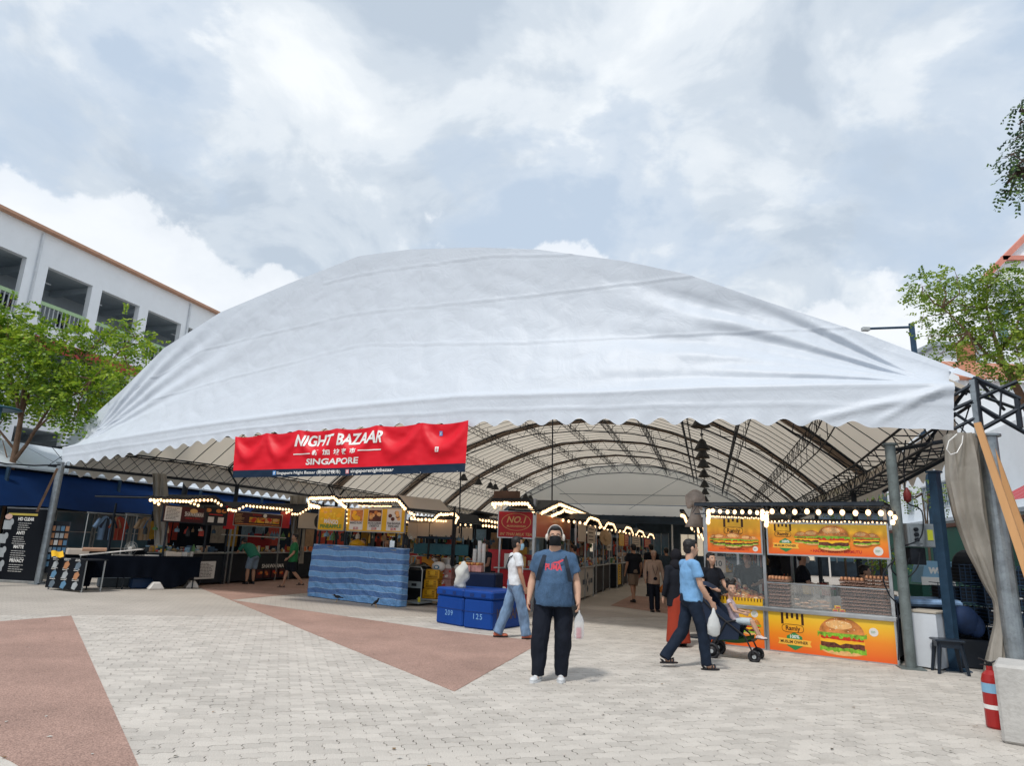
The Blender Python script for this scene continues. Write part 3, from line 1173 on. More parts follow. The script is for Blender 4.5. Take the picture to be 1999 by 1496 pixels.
# distant pale block past the tent's right shoulder
a, b = P(1828, 668, 60), P(1900, 752, 60)
far = thing('distant_block', 'pale distant roofline showing past the right end of the tent, behind the tree', 'building')
mb = MB(); mb.box(a.x, b.x + 8, 60, 66, 0, a.z - .5); mb.build('wall', m_white, far)
mb = MB(); mb.box(a.x - .6, b.x + 8.5, 59.4, 66.5, a.z - .5, a.z - .1); mb.build('roof', m_soffit, far)


# --- trees
def leaf_mesh(clusters, n_spray, leaflets=(9, 13), ll=0.11, lw=0.036, seed=1, droop=0.35):
    r = np.random.default_rng(seed)
    V, F = [], []
    nv = 0
    for (cx, cy, cz, R, fl) in clusters:
        k = int(n_spray * (R / 0.7) ** 2)
        d = r.normal(size=(k, 3)); d /= np.linalg.norm(d, axis=1)[:, None]
        rad = R * (0.35 + 0.65 * r.random(k) ** 0.6)
        o = np.stack([cx + d[:, 0] * rad, cy + d[:, 1] * rad, cz + d[:, 2] * rad * fl], 1)
        ax = d * np.array([1, 1, .5]) + r.normal(size=(k, 3)) * .45 + np.array([0, 0, -droop])
        ax /= np.linalg.norm(ax, axis=1)[:, None]
        sd_ = np.cross(ax, np.array([0, 0, 1.0])) + 1e-4
        sd_ /= np.linalg.norm(sd_, axis=1)[:, None]
        up = np.cross(sd_, ax)
        for i in range(k):
            n = int(r.integers(leaflets[0], leaflets[1]))
            L_ = ll * n * 0.36
            for q in range(n):
                s = (q // 2 + 1) / (n / 2) * L_
                sg = 1 if q % 2 else -1
                p = o[i] + ax[i] * s + np.array([0, 0, -1.0]) * (s * s) * .5
                dr = sd_[i] * sg * .85 + ax[i] * .5 + up[i] * r.normal() * .35
                dr /= np.linalg.norm(dr)
                wv = ax[i] - dr * float(ax[i] @ dr)
                wv = wv / (np.linalg.norm(wv) + 1e-6)
                wv = wv * .9 + up[i] * r.normal() * .6
                l = ll * (.7 + .5 * r.random())
                V += [p, p + dr * l * .5 + wv * lw, p + dr * l, p + dr * l * .5 - wv * lw]
                F.append((nv, nv + 1, nv + 2, nv + 3)); nv += 4
    return V, F


def leaf_mat(name, c1, c2, c3):
    mt = bpy.data.materials.new(name); mt.use_nodes = True
    t = mt.node_tree; b = t.nodes['Principled BSDF']; k = t.links.new
    b.inputs['Roughness'].default_value = .5
    g = N(t, 'ShaderNodeNewGeometry')
    tcn = N(t, 'ShaderNodeTexCoord')
    nn = N(t, 'ShaderNodeTexNoise', i_Scale=1.3, i_Detail=3.0)
    k(tcn.outputs['Object'], nn.inputs['Vector'])
    ad = N(t, 'ShaderNodeMath', operation='MULTIPLY_ADD', i_1=.35)
    k(g.outputs['Random Per Island'], ad.inputs[0]); k(nn.outputs['Fac'], ad.inputs[2])
    rr = ramp(t, [(0.38, c1), (0.62, c2), (0.85, c3)], 'LINEAR')
    k(ad.outputs[0], rr.inputs[0]); k(rr.outputs[0], b.inputs['Base Color'])
    tl = N(t, 'ShaderNodeBsdfTranslucent'); k(rr.outputs[0], tl.inputs[0])
    mx = N(t, 'ShaderNodeMixShader', i_0=.42)
    k(b.outputs[0], mx.inputs[1]); k(tl.outputs[0], mx.inputs[2]); k(mx.outputs[0], t.nodes['Material Output'].inputs[0])
    return mt


m_leaf = leaf_mat('young_green_leaves', (0.035, 0.085, 0.010), (0.15, 0.28, 0.018), (0.36, 0.47, 0.035))
m_leaf2 = leaf_mat('green_leaves', (0.05, 0.105, 0.015), (0.15, 0.26, 0.024), (0.32, 0.42, 0.05))
m_bark = M('brown_bark', (0.17, 0.105, 0.07), .9, var=.3, vs=6, bump=.6, bs=25)
m_bark2 = M('dark_bark', (0.09, 0.065, 0.05), .9, var=.3, vs=6, bump=.6, bs=25)


def tree(name, label, base, limbs, clusters, nsp, mat, bark, trunk, seed, ll=.11, droop=.35):
    root = thing(name, label, 'tree', base)
    b = Vector(base)
    mb = MB()
    mb.path([Vector(p) - b for p, r in trunk], [r for p, r in trunk], 10)
    mb.build('trunk', bark, root, smooth=True)
    for l in limbs:
        mb = MB()
        mb.path([Vector(p) - b for p, r in l], [r for p, r in l], 7)
        mb.build('limb', bark, root, smooth=True)
    rr = random.Random(seed)
    tw = MB()
    top = Vector(trunk[-1][0])
    ends = [Vector(l[-1][0]) for l in limbs] + [Vector(l[-2][0]) for l in limbs] + [top]
    for c in clusters:
        cc = Vector(c[:3])
        e = min(ends, key=lambda q: (q - cc).length)
        md = (e + cc) / 2 + Vector((rr.uniform(-.2, .2), rr.uniform(-.2, .2), rr.uniform(-.25, .1)))
        tw.path([e - b, md - b, cc - b], [.03, .018, .007], 5)
        for _ in range(5):
            o = Vector((rr.gauss(0, 1), rr.gauss(0, 1), rr.gauss(0, .7))).normalized() * c[3] * .8
            tw.path([cc - b, cc + o * .6 - b + Vector((0, 0, -.03)), cc + o - b], [.009, .006, .003], 4)
    tag(tw.build('twigs', bark, root), kind='stuff')
    V, F = leaf_mesh([(c[0] - b.x, c[1] - b.y, c[2] - b.z, c[3], c[4] if len(c) > 4 else .75) for c in clusters], nsp, seed=seed, ll=ll, lw=ll * .33, droop=droop)
    mb = MB(); mb.v = [tuple(v) for v in V]; mb.f = F
    tag(mb.build('foliage', mat, root), kind='stuff')
    return root


YT = 21.5
rr = random.Random(4)
cl = []
for px, py, R in ((-40, 640, .9), (15, 600, .5), (25, 640, .6), (10, 690, .75), (70, 665, .6), (120, 650, .55), (165, 660, .5), (205, 672, .45), (245, 632, .34),
                  (262, 655, .3), (290, 672, .34), (225, 700, .4), (250, 735, .45), (60, 720, .75), (120, 715, .7), (175, 715, .6), (215, 745, .5),
                  (20, 760, .75), (80, 775, .7), (135, 770, .7), (185, 770, .55), (215, 790, .35), (-30, 740, .8), (-60, 800, .8), (20, 800, .3),
                  (150, 815, .45), (178, 815, .35), (-90, 690, .9), (-110, 760, .9)):
    y = YT + rr.uniform(-1.1, 1.5)
    p = P(px, py, y)
    cl.append((p.x, p.y, p.z, R, .7))
B = lambda x, y, d=0.0: tuple(P(x, y, YT + d))
base = P(-22, 1120, YT); base.z = 0
trunk = [((base.x, base.y, 0), .13), (B(-8, 1040), .115), (B(14, 950), .10), (B(30, 880), .09), (B(42, 810), .07), (B(48, 740), .045)]
limbs = [[(B(27, 900), .07), (B(52, 868), .055), (B(78, 825), .045), (B(120, 760, .4), .03), (B(160, 700, .5), .015)],
         [(B(40, 820), .06), (B(30, 770, -.3), .045), (B(5, 700, -.5), .02)],
         [(B(42, 810), .055), (B(60, 760, .4), .04), (B(90, 690, .6), .018)],
         [(B(60, 850), .04), (B(110, 800, -.5), .03), (B(180, 740, -.6), .015), (B(240, 680, -.4), .01)],
         [(B(20, 930), .03), (B(14, 895, .2), .02), (B(5, 860, .2), .012)],
         [(B(30, 880), .045), (B(-10, 830, .5), .03), (B(-60, 760, .7), .015)]]
tree('shade_tree', 'leafy yellow-green shade tree leaning over the left end of the tent', (base.x, base.y, 0), limbs, cl, 100, m_leaf, m_bark, trunk, 3, ll=.135)

YT = 18.0
cl = []
for px, py, R in ((1800, 560, .38), (1835, 548, .35), (1868, 540, .33), (1830, 585, .38), (1880, 580, .45), (1925, 555, .45), (1950, 535, .38), (1975, 545, .35),
                  (1900, 620, .5), (1850, 640, .38), (1818, 655, .26), (1838, 690, .22), (1880, 660, .42), (1930, 600, .5), (1975, 600, .5), (1940, 650, .5), (1990, 655, .5),
                  (1905, 700, .35), (1960, 700, .42), (1995, 720, .35), (1935, 735, .25), (2030, 580, .6), (2040, 660, .6), (2080, 620, .7), (2060, 720, .5), (1800, 620, .2)):
    p = P(px, py, YT + rr.uniform(-.9, 1.2))
    cl.append((p.x, p.y, p.z, R, .7))
base = P(2085, 1180, YT); base.z = 0
trunk = [((base.x, base.y, 0), .16), (B(2060, 950), .14), (B(2030, 850), .12), (B(2002, 790), .11), (B(1978, 745), .10), (B(1955, 700), .07), (B(1935, 640), .045)]
limbs = [[(B(1975, 745), .07), (B(2010, 710, .2), .05), (B(2040, 640, .4), .02)],
         [(B(1960, 715), .06), (B(1925, 690, -.2), .045), (B(1890, 650, -.4), .025), (B(1840, 600, -.4), .012)],
         [(B(1940, 655), .045), (B(1925, 600, .3), .03), (B(1930, 560, .3), .012)],
         [(B(1950, 690), .05), (B(1985, 640, -.3), .03), (B(1995, 590, -.4), .012)]]
tree('shade_tree', 'spreading tree with reddish twigs above the right-hand corner of the tent', (base.x, base.y, 0), limbs, cl, 125, m_leaf2, m_bark, trunk, 9, ll=.10)

YT = 9.0
cl = []
for px, py, R in ((1995, 205, .16), (1988, 265, .14), (1975, 300, .16), (1992, 330, .2), (2010, 300, .25), (1978, 345, .14), (1962, 372, .10), (1990, 375, .14), (2040, 250, .35), (2060, 330, .4), (2090, 200, .4), (1993, 236, .10)):
    p = P(px, py, YT + rr.uniform(-.3, .3))
    cl.append((p.x, p.y, p.z, R, .8))
base = P(2330, 1400, YT); base.z = 0
trunk = [((base.x, base.y, 0), .2), (B(2300, 900), .17), (B(2260, 600), .13), (B(2230, 420), .08)]
limbs = [[(B(2260, 560), .08), (B(2160, 400), .05), (B(2060, 300), .03), (B(1990, 330), .012)], [(B(2250, 480), .06), (B(2120, 300), .035), (B(2000, 215), .012)]]
tree('overhanging_tree', 'dark feathery branch hanging into the sky at the upper right edge', (base.x, base.y, 0), limbs, cl, 190, leaf_mat('dark_leaves', (0.015, 0.04, 0.045), (0.04, 0.085, 0.04), (0.14, 0.24, 0.05)), m_bark2, trunk, 12, ll=.065, droop=.9)
# shrubs behind the stalls on the right
for i, (px, py, y, R, lb) in enumerate(((1690, 975, 24, .5, 'small tree between the right-hand posts just over the stall lights'), (1800, 965, 22, .5, 'sparse tree in front of the low white building'),
                                    (1715, 1075, 19, .45, 'green shrub seen through the stall opening beside the post'), (1925, 1285, 13, .25, 'small bush by the tied curtain near the stool'),
                                    (1640, 985, 27, .5, 'farther green tree over the middle of the stall lights'))):
    p = P(px, py, y)
    rr2 = random.Random(i)
    cl = [(p.x + rr2.uniform(-1, 1) * R * 1.3, p.y + rr2.uniform(-.4, .4), p.z + rr2.uniform(-.5, .5) * R, R * .6, .8) for _ in range(7)]
    tree('small_tree', lb, (p.x, p.y, 0), [[((p.x, p.y, p.z * .6), .03), ((p.x + .2, p.y, p.z), .015)]], cl, 46, m_leaf2, m_bark2,
         [((p.x, p.y, 0), .05), ((p.x + .04, p.y, p.z * .5), .04), ((p.x, p.y, p.z), .02)], 40 + i, ll=.09)
# street lamp behind the tent's right shoulder, and a dish lamp on the left
a = P(1790, 672, 26); b_ = P(1779, 632, 26); c_ = P(1692, 642, 26)
lamp = thing('street_lamp', 'blue street lamp arm rising just above the right shoulder of the tent', 'street lamp', (b_.x, 26, 0))
mb = MB(); mb.tube((0, 0, 0), (0, 0, b_.z), .11, n=10); mb.build('pole', m_bluesteel, lamp)
mb = MB(); mb.tube((0, 0, b_.z - .15), (c_.x - b_.x, 0, c_.z), .05, n=8); mb.build('arm', m_bluesteel, lamp)
mb = MB(); mb.box(c_.x - b_.x - .2, c_.x - b_.x + .1, -.1, .1, c_.z - .1, c_.z + .06, bev=.02); mb.build('lamp_head', m_grail, lamp)
a = P(-4, 800, 18)
lamp = thing('lamp_post', 'teal lamp post with a flat round shade at the left edge', 'street lamp', (a.x, 18, 0))
m_teal = M('teal_paint', (0.03, 0.10, 0.14), .4, .3)
mb = MB(); mb.tube((0, 0, 0), (0, 0, a.z), .10, n=12); mb.build('pole', m_teal, lamp)
mb = MB(); mb.lathe([(.06, 0), (.5, .0), (.56, .03), (.5, .06), (.12, .12), (.03, .14)], 24, c=(0, 0, a.z)); mb.build('shade', m_teal, lamp, smooth=False)

# ================================================================== MARKET STALLS
m_alu = M('brushed_aluminium', (0.45, 0.47, 0.48), 0.35, 0.85, var=0.15, vs=4)
m_black = M('black_panel', (0.012, 0.016, 0.023), 0.6, var=0.3, spec=.25)
m_maroon = M('dark_maroon_print', (0.055, 0.008, 0.012), 0.45, var=.1)
m_red = M('red_print', (0.42, 0.012, 0.02), 0.42, var=.06)
m_white2 = M('white_print', (0.66, 0.64, 0.61), 0.5, var=.04)
m_cream = M('cream_board', (0.58, 0.50, 0.42), 0.6, var=.06)
m_ink = M('black_ink', (0.012, 0.012, 0.014), 0.5, var=0)
m_redink = M('red_ink', (0.45, 0.02, 0.02), 0.5, var=0)
m_goldink = M('gold_ink', (0.62, 0.40, 0.16), 0.5, var=0)
m_yel = M('yellow_print', (0.72, 0.42, 0.02), 0.4, var=.05)
m_yelpl = M('yellow_plastic', (0.66, 0.34, 0.01), 0.38, var=.12, vs=6, dirt=.15)
m_bulb = M('warm_bulb_glow', (1.0, 0.66, 0.36), emit=2.1)
m_socket = M('bulb_socket', (0.03, 0.03, 0.03), .5)
m_clear = M('clear_glass', (0.6, 0.68, 0.72), 0.05, var=0, alpha=0.06)
m_skinlit = None

_b = MB()
_b.ell((0, 0, 0), (0.030, 0.030, 0.036), 10, 7)
_bsrc = _b.build('bulb', m_bulb, smooth=True)
_s = MB(); _s.tube((0, 0, .035), (0, 0, .085), .016, n=6)
_ssrc = _s.build('socket', m_socket)
_ssrc.parent = _bsrc
_bulb_used = False


def bulb_at(parent, loc, sc=1.0):
    b = _bsrc.copy(); COL.objects.link(b); b.parent = parent; b.location = loc; b.scale = (sc,) * 3
    s = _ssrc.copy(); COL.objects.link(s); s.parent = b
    return b


STALLS = []


class Stall:
    def __init__(self, label, A, ang, L, D=1.6, group='pasar malam food stalls with bulb-lit roofs', name='food_stall', cat='stall'):
        self.A, self.ang, self.L, self.D = Vector(A), ang, L, D
        STALLS.append(self)
        self.X = Vector((cos(ang), sin(ang), 0)); self.Nf = Vector((sin(ang), -cos(ang), 0))      # front normal
        self.r = thing(name, label, cat, (A[0], A[1], 0), ang, group)

    def at(self, px, py, off=0.0):
        d = ray(px, py)
        o = Vector((0, 0, EYE))
        c = self.A + self.Nf * off
        k = (c - o).dot(self.Nf) / d.dot(self.Nf)
        q = o + d * k - self.A
        return q.dot(self.X), EYE + d.z * k

    def rect(self, x0, y0, x1, y1, off=0.0):
        a, b = self.at(x0, y0, off), self.at(x1, y1, off)
        return a[0], b[0], b[1], a[1]

    def slab(self, name, r, off, th, mat, parent=None, bev=0):
        mb = MB(); mb.box(r[0], r[1], -off - th, -off, r[2], r[3], bev=bev)
        return mb.build(name, mat, parent or self.r)

    def board(self, name, px, mat, off=0.05, th=0.03, frame=m_alu, parent=None):
        r = self.rect(*px, off)
        o = self.slab(name, r, off, th, mat, parent)
        if frame is not None:
            w = .025
            mb = MB()
            y0, y1 = -off - th - .008, -off + .005
            mb.box(r[0] - w, r[1] + w, y0, y1, r[3], r[3] + w); mb.box(r[0] - w, r[1] + w, y0, y1, r[2] - w, r[2])
            mb.box(r[0] - w, r[0], y0, y1, r[2], r[3]); mb.box(r[1], r[1] + w, y0, y1, r[2], r[3])
            mb.build('frame', frame, o)
        return o, r, -off - th

    def posts(self, xs, H, mat=m_alu, r=.022, ys=None):
        for x in xs:
            for y in (ys if ys is not None else (0.02, self.D)):
                mb = MB(); mb.box(x - r, x + r, y - r, y + r, 0, H); mb.build('post', mat, self.r)

    def counter(self, x0, x1, mat, H=.92, depth=.7, top=m_alu, z0=.06, name='counter'):
        mb = MB(); mb.box(x0, x1, .03, depth, z0, H, bev=.01); o = mb.build(name, mat, self.r)
        mb = MB(); mb.box(x0 - .03, x1 + .03, -.03, depth + .03, H, H + .035, bev=.008); mb.build('counter_top', top, o)
        return o

    def roof(self, pts, depth=1.7, mat=None, fr=None, th=.05, off=.3):
        """canopy rim following points (x, z) seen from the front"""
        mb = MB()
        for a, b in zip(pts[:-1], pts[1:]):
            mb.tube((a[0], -off, a[1]), (b[0], -off, b[1]), .022, n=4)
            mb.tube((a[0], -off, a[1] - .12), (b[0], -off, b[1] - .12), .012, n=4)
            mb.tube((a[0], depth, a[1]), (b[0], depth, b[1]), .02, n=4)
        for p in pts:
            mb.tube((p[0], -off, p[1]), (p[0], depth, p[1]), .02, n=4)
            mb.tube((p[0], -off, p[1]), (p[0], -off, p[1] - .12), .012, n=4)
        mb.build('roof_frame', fr or m_steel, self.r)
        mb = MB()
        for a, b in zip(pts[:-1], pts[1:]):
            q = [(a[0], -off, a[1] + .025), (b[0], -off, b[1] + .025), (b[0], depth, b[1] + .025), (a[0], depth, a[1] + .025)]
            q2 = [(x, y, z + .012) for x, y, z in q]
            mb.add(q + q2, [(3, 2, 1, 0), (4, 5, 6, 7), (0, 1, 5, 4), (2, 3, 7, 6)])
        mb.build('roof_panel', mat or m_black, self.r)

    def bulbs(self, pts, off=.3, sp=.12, sc=1.0, rail=True):
        """pts are pixel points; the string of bulbs stands `off` in front of the stall"""
        q = [self.at(x, y, off) for x, y in pts]
        self.bulbs_xz([(x, -off, z) for x, z in q], sp, sc, rail)

    def bulbs_xz(self, q, sp=.12, sc=1.0, rail=True):
        q = [Vector(p) for p in q]
        if rail:
            mb = MB()
            for a, b in zip(q[:-1], q[1:]):
                mb.tube(a + Vector((0, 0, .075 * sc)), b + Vector((0, 0, .075 * sc)), .016, n=4)
            mb.build('light_rail', m_socket, self.r)
        rest = 0.0
        for a, b in zip(q[:-1], q[1:]):
            l = (b - a).length
            d = rest
            while d <= l:
                p = a.lerp(b, d / max(l, 1e-6))
                bulb_at(self.r, (p.x + random.gauss(0, .004), p.y, p.z + random.gauss(0, .005)), sc * (1.28 if .9 < sc < 1.1 else 1))
                d += sp * (.78 if sc < 1.1 else 1)
            rest = d - l


def lines(parent, x0, x1, z0, z1, n, mat, y, jag=.35, th=.35, seed=0, name='small_print'):
    """rows of print too small to read"""
    r = random.Random(seed)
    mb = MB()
    h = (z1 - z0) / n
    for k in range(n):
        z = z1 - (k + 1) * h
        x = x0
        e = x1 - (x1 - x0) * jag * r.random()
        while x < e - .01:
            w = (x1 - x0) * (.08 + .12 * r.random())
            mb.box(x, min(x + w, e), y - .0015, y, z + h * .3, z + h * (.3 + th))
            x += w + (x1 - x0) * .03
    o = mb.build(name, mat, parent)
    return tag(o, kind='stuff')


P_BUN = M('bun_print', (0.55, 0.20, 0.05), .4, var=.5, vs=11)
P_BUN2 = M('bun_light_print', (0.75, 0.42, 0.16), .4, var=.2, vs=16)
P_LET = M('lettuce_print', (0.20, 0.42, 0.03), .4, var=.65, vs=20)
P_PAT = M('patty_print', (0.12, 0.035, 0.02), .4, var=.8, vs=26)
P_TOM = M('tomato_print', (0.55, 0.03, 0.01), .4, var=.25, vs=18)
P_CHE = M('cheese_print', (0.85, 0.45, 0.02), .4, var=.1)
P_SES = M('sesame_print', (0.85, 0.68, 0.42), .4, var=0)


def wavy(x0, x1, z0, z1, n, a, r, two=True):
    top = [(lerp(x0, x1, k / n), z1 + a * r.uniform(-1, 1)) for k in range(n + 1)]
    bot = [(lerp(x1, x0, k / n), z0 + a * (r.uniform(-1, 1) if two else 0)) for k in range(n + 1)]
    return bot[::-1][0:1] and (top[::-1] + [(x, z) for x, z in bot[::-1]])


def burger(parent, cx, cz, w, y, seed=0, double=False):
    r = random.Random(seed)
    h = w * .82
    mb = MB()
    L0 = y
    def pz(k): return cz - h / 2 + k * h
    def layer(k0, k1, wx, mi, d, a=.0, n=14):
        pts = wavy(cx - w * wx / 2, cx + w * wx / 2, pz(k0), pz(k1), n, a * h, r)
        mb.prism(pts, L0 - d, L0, mi)
    # bottom bun
    mb.prism([(cx + w * .44 * cos(t), pz(.12) + h * .12 * sin(t)) for t in np.linspace(pi, 2 * pi, 14)], L0 - .001, L0, 1)
    layer(.10, .22, .96, 2, .0015, .035, 22)
    layer(.20, .36, .90, 3, .002, .02)
    layer(.33, .41, .92, 5, .0025, .012, 8)
    mb.prism([(cx - w * .3, pz(.40)), (cx - w * .05, pz(.27)), (cx + w * .22, pz(.40))], L0 - .003, L0, 5)
    layer(.41, .50, .88, 4, .003, .015)
    layer(.48, .60, 1.02, 2, .0035, .05, 26)
    mb.prism([(cx + w * .47 * cos(t), pz(.58) + h * .42 * sin(t)) for t in np.linspace(0, pi, 20)], L0 - .004, L0, 0)
    mb.prism([(cx - w * .05 + w * .28 * cos(t), pz(.80) + h * .12 * sin(t)) for t in np.linspace(0, 2 * pi, 16)[:-1]], L0 - .0045, L0 - .004, 1)
    for _ in range(26):
        a, q = r.uniform(.15, pi - .15), r.uniform(.3, .92)
        x, z = cx + w * .44 * q * cos(a), pz(.62) + h * .38 * q * sin(a)
        mb.oval(x, z, w * .014, w * .009, L0 - .005, L0 - .0045, 6, 6)
    return mb.build('burger_print', [P_BUN, P_BUN2, P_LET, P_PAT, P_TOM, P_CHE, P_SES], parent)


m_ram = grad_mat('yellow_to_orange_print', [(0.0, (0.74, 0.10, 0.01)), (0.45, (0.80, 0.24, 0.012)), (0.8, (0.80, 0.45, 0.02)), (1.0, (0.78, 0.52, 0.04))])
m_brownink = M('brown_ink', (0.05, 0.018, 0.008), .4, var=0)
m_banner_y = M('ribbon_yellow_print', (0.82, 0.45, 0.06), .4, var=0)
m_hexg = M('badge_green_print', (0.03, 0.22, 0.06), .4, var=0)
m_wink = M('white_ink', (0.78, 0.78, 0.76), .4, var=0)


def ramly_logo(parent, cx, cz, w, y):
    """awning stripes over the word in an oval"""
    mb = MB()
    n = 5
    for k in range(n):
        x = cx + w * (-.46 + .92 * k / (n - 1))
        bot = cz + w * (.30 if k in (0, 4) else (.42 if k in (1, 3) else .47))
        mb.box(x - w * .055, x + w * .055, y - .002, y, bot - (w * .12 if k in (0, 4) else 0), cz + w * .82)
    mb.build('stripe_emblem', m_brownink, parent)
    mb = MB()
    N_ = 36
    def rr_(k, e):
        t = 2 * pi * k / N_
        c, s = cos(t), sin(t)
        return (cx + (w * .5 - e) * math.copysign(abs(c) ** .45, c), cz + (w * .19 - e) * math.copysign(abs(s) ** .75, s))
    vs = []
    for k in range(N_):
        a, b = rr_(k, 0), rr_(k, w * .022)
        vs += [(a[0], y - .002, a[1]), (b[0], y - .002, b[1])]
    mb.add(vs, [(2 * k, 2 * ((k + 1) % N_), 2 * ((k + 1) % N_) + 1, 2 * k + 1) for k in range(N_)])
    mb.build('emblem_outline', m_brownink, parent)
    text(parent, 'Ramly', cx, cz - w * .085, w * .20, m_brownink, y - .0025, bold=.022, width=w * .66)


def badge(parent, cx, cz, w, y):
    mb = MB()
    hx = [(cx, cz + w * .30), (cx + w * .26, cz + w * .16), (cx + w * .26, cz - w * .16), (cx, cz - w * .30), (cx - w * .26, cz - w * .16), (cx - w * .26, cz + w * .16)]
    mb.prism(hx, y - .002, y)
    mb.build('badge', m_hexg, parent)
    mb = MB()
    mb.prism([(cx - w * .56, cz - w * .12), (cx - w * .50, cz), (cx - w * .56, cz + w * .08), (cx + w * .56, cz + w * .06), (cx + w * .51, cz - w * .04), (cx + w * .56, cz - w * .15)], y - .003, y - .001)
    mb.build('ribbon', m_banner_y, parent)
    text(parent, '100%', cx, cz + w * .10, w * .11, m_wink, y - .0035, bold=.02)
    text(parent, 'MUSLIM OWNER', cx - w * .02, cz - w * .075, w * .095, m_brownink, y - .0035, bold=.03, width=w * .92)


def round_sticker(parent, cx, cz, r, y):
    mb = MB(); mb.oval(cx, cz, r, r, y - .002, y, 24); mb.build('round_sticker', m_white2, parent)
    lines(parent, cx - r * .6, cx + r * .6, cz - r * .3, cz + r * .3, 3, m_hexg, y - .002, seed=3)


# ---------------- burger stall at the right
A, B_ = G(1380, 1256), G(1757, 1301)
ang = atan2(B_.y - A.y, B_.x - A.x)
LR = (B_ - A).length
st = Stall('orange and yellow burger stall with egg trays and a long bulb row at the right', A, ang, LR, 1.9)
R = st.r
xm = st.at(1496, 1180)[0]
ztop = st.at(1740, 994)[1]
st.posts((0.02, xm, LR - .02), ztop + .02, r=.025)
o, r, y = st.board('sign_board', (1381, 1013, 1488, 1081), m_ram)
cx = (r[0] + r[1]) / 2
w_ = r[1] - r[0]
ramly_logo(o, cx, lerp(r[2], r[3], .64), w_ * .36, y)
for k, (dx, ww, dz) in enumerate(((-.36, .22, .02), (-.26, .3, 0), (.36, .22, .0), (.24, .28, -.01), (0, .34, .0))):
    burger(o, cx + dx * w_, lerp(r[2], r[3], .36 + dz), ww * w_ * (.9 if k != 4 else 1), y - .001 - k * .006, 20 + k)
text(o, 'HALAL • BERSIH • BERMUTU', cx, lerp(r[2], r[3], .07), .03, m_redink, y - .002, bold=.02, width=w_ * .55)
round_sticker(o, lerp(r[0], r[1], .89), lerp(r[2], r[3], .12), .045, y)
o, r, y = st.board('sign_board', (1499, 1023, 1737, 1090), m_ram)
w_ = r[1] - r[0]
ramly_logo(o, lerp(r[0], r[1], .135), lerp(r[2], r[3], .66), w_ * .15, y)
badge(o, lerp(r[0], r[1], .155), lerp(r[2], r[3], .30), w_ * .21, y)
for k, (fx, ww) in enumerate(((.30, .13), (.39, .16), (.88, .12), (.80, .15), (.57, .27))):
    burger(o, lerp(r[0], r[1], fx), lerp(r[2], r[3], .56), ww * w_, y - .001 - k * .006, 40 + k)
text(o, '• HALAL • BERSIH • BERMUTU', lerp(r[0], r[1], .58), lerp(r[2], r[3], .10), .045, m_redink, y - .002, bold=.03, width=w_ * .42)
round_sticker(o, lerp(r[0], r[1], .92), lerp(r[2], r[3], .19), .07, y)
# counter and lower panels
zc = st.at(1497, 1186)[1]
ct = st.counter(0.0, LR, m_alu, H=zc - .03, depth=.75, z0=.1)
mb = MB(); mb.box(-.02, LR + .02, -.06, -.02, zc - .06, zc + .005, bev=.008); mb.build('front_rail', m_alu, R)
o, r, y = st.board('lower_panel', (1414, 1180, 1494, 1267), m_ram, off=0.0, th=.02)
burger(o, lerp(r[0], r[1], .66), lerp(r[2], r[3], .52), .36, y - .001, 5)
round_sticker(o, lerp(r[0], r[1], .78), lerp(r[2], r[3], .82), .06, y)
mb = MB(); mb.box(0.03, r[0] - .03, -.02, 0.0, r[2], r[3]); mb.build('lower_panel', m_ram, R)
o, r, y = st.board('lower_panel', (1500, 1193, 1753, 1298), m_ram, off=0.0, th=.02)
w_ = r[1] - r[0]
ramly_logo(o, lerp(r[0], r[1], .205), lerp(r[2], r[3], .60), w_ * .185, y)
badge(o, lerp(r[0], r[1], .215), lerp(r[2], r[3], .28), w_ * .25, y)
burger(o, lerp(r[0], r[1], .60), lerp(r[2], r[3], .52), w_ * .375, y - .001, 77)
round_sticker(o, lerp(r[0], r[1], .845), lerp(r[2], r[3], .70), .065, y)
# glazing
for x0, x1, z0, z1 in ((.05, xm - .03, zc, st.at(1487, 1082, .02)[1]), (xm + .03, LR - .04, zc, st.at(1600, 1145, .02)[1])):
    mb = MB(); mb.box(x0, x1, -.022, -.018, z0, z1); mb.build('glass_front', m_clear, R)
    mb = MB(); mb.box(x0, x1, -.03, -.01, z1, z1 + .02); mb.box(x0, x1, -.03, -.01, z0, z0 + .02); mb.build('glass_rail', m_alu, R)
zt = st.at(1560, 988)[1]
mb = MB()
for yy in (-.3, 1.9):
    mb.box(-.05, LR + .02, yy - .02, yy + .02, zt - .02, zt + .03)
for x in np.linspace(0, LR, 7):
    mb.box(x - .015, x + .015, -.3, 1.9, zt - .02, zt + .01)
mb.box(-.05, LR, -.31, -.29, zt - .17, zt - .15)
mb.build('roof_frame', m_steel, R)
mb = MB(); mb.box(-.05, LR + .02, -.3, 1.9, zt + .032, zt + .045); mb.build('roof_panel', m_black, R)
mb = MB()
for k in range(30):
    x = lerp(0, LR, k / 29)
    mb.tube((x, -.3, zt - .02), (x + .09 * (1 if k % 2 else -1), -.3, zt - .15), .006, n=4)
mb.build('roof_lattice', m_steel, R)
st.bulbs([(1392, 998), (1492, 1002)], sp=.132, sc=1.15)
st.bulbs([(1383, 998), (1383, 1020)], sp=.05, sc=1.0, rail=False)
st.bulbs([(1497, 1003), (1496, 1026)], sp=.06, sc=1.0, rail=False, off=.28)
st.bulbs([(1488, 1000), (1488, 1018)], sp=.07, sc=1.0, rail=False)
st.bulbs([(1508, 999), (1735, 1003)], sp=.185, sc=1.35)
st.bulbs([(1738, 1003), (1747, 1012), (1739, 1030)], sp=.085, sc=1.2, rail=False)
st.bulbs([(1388, 1009), (1490, 1013)], off=.08, sp=.05, sc=.45)
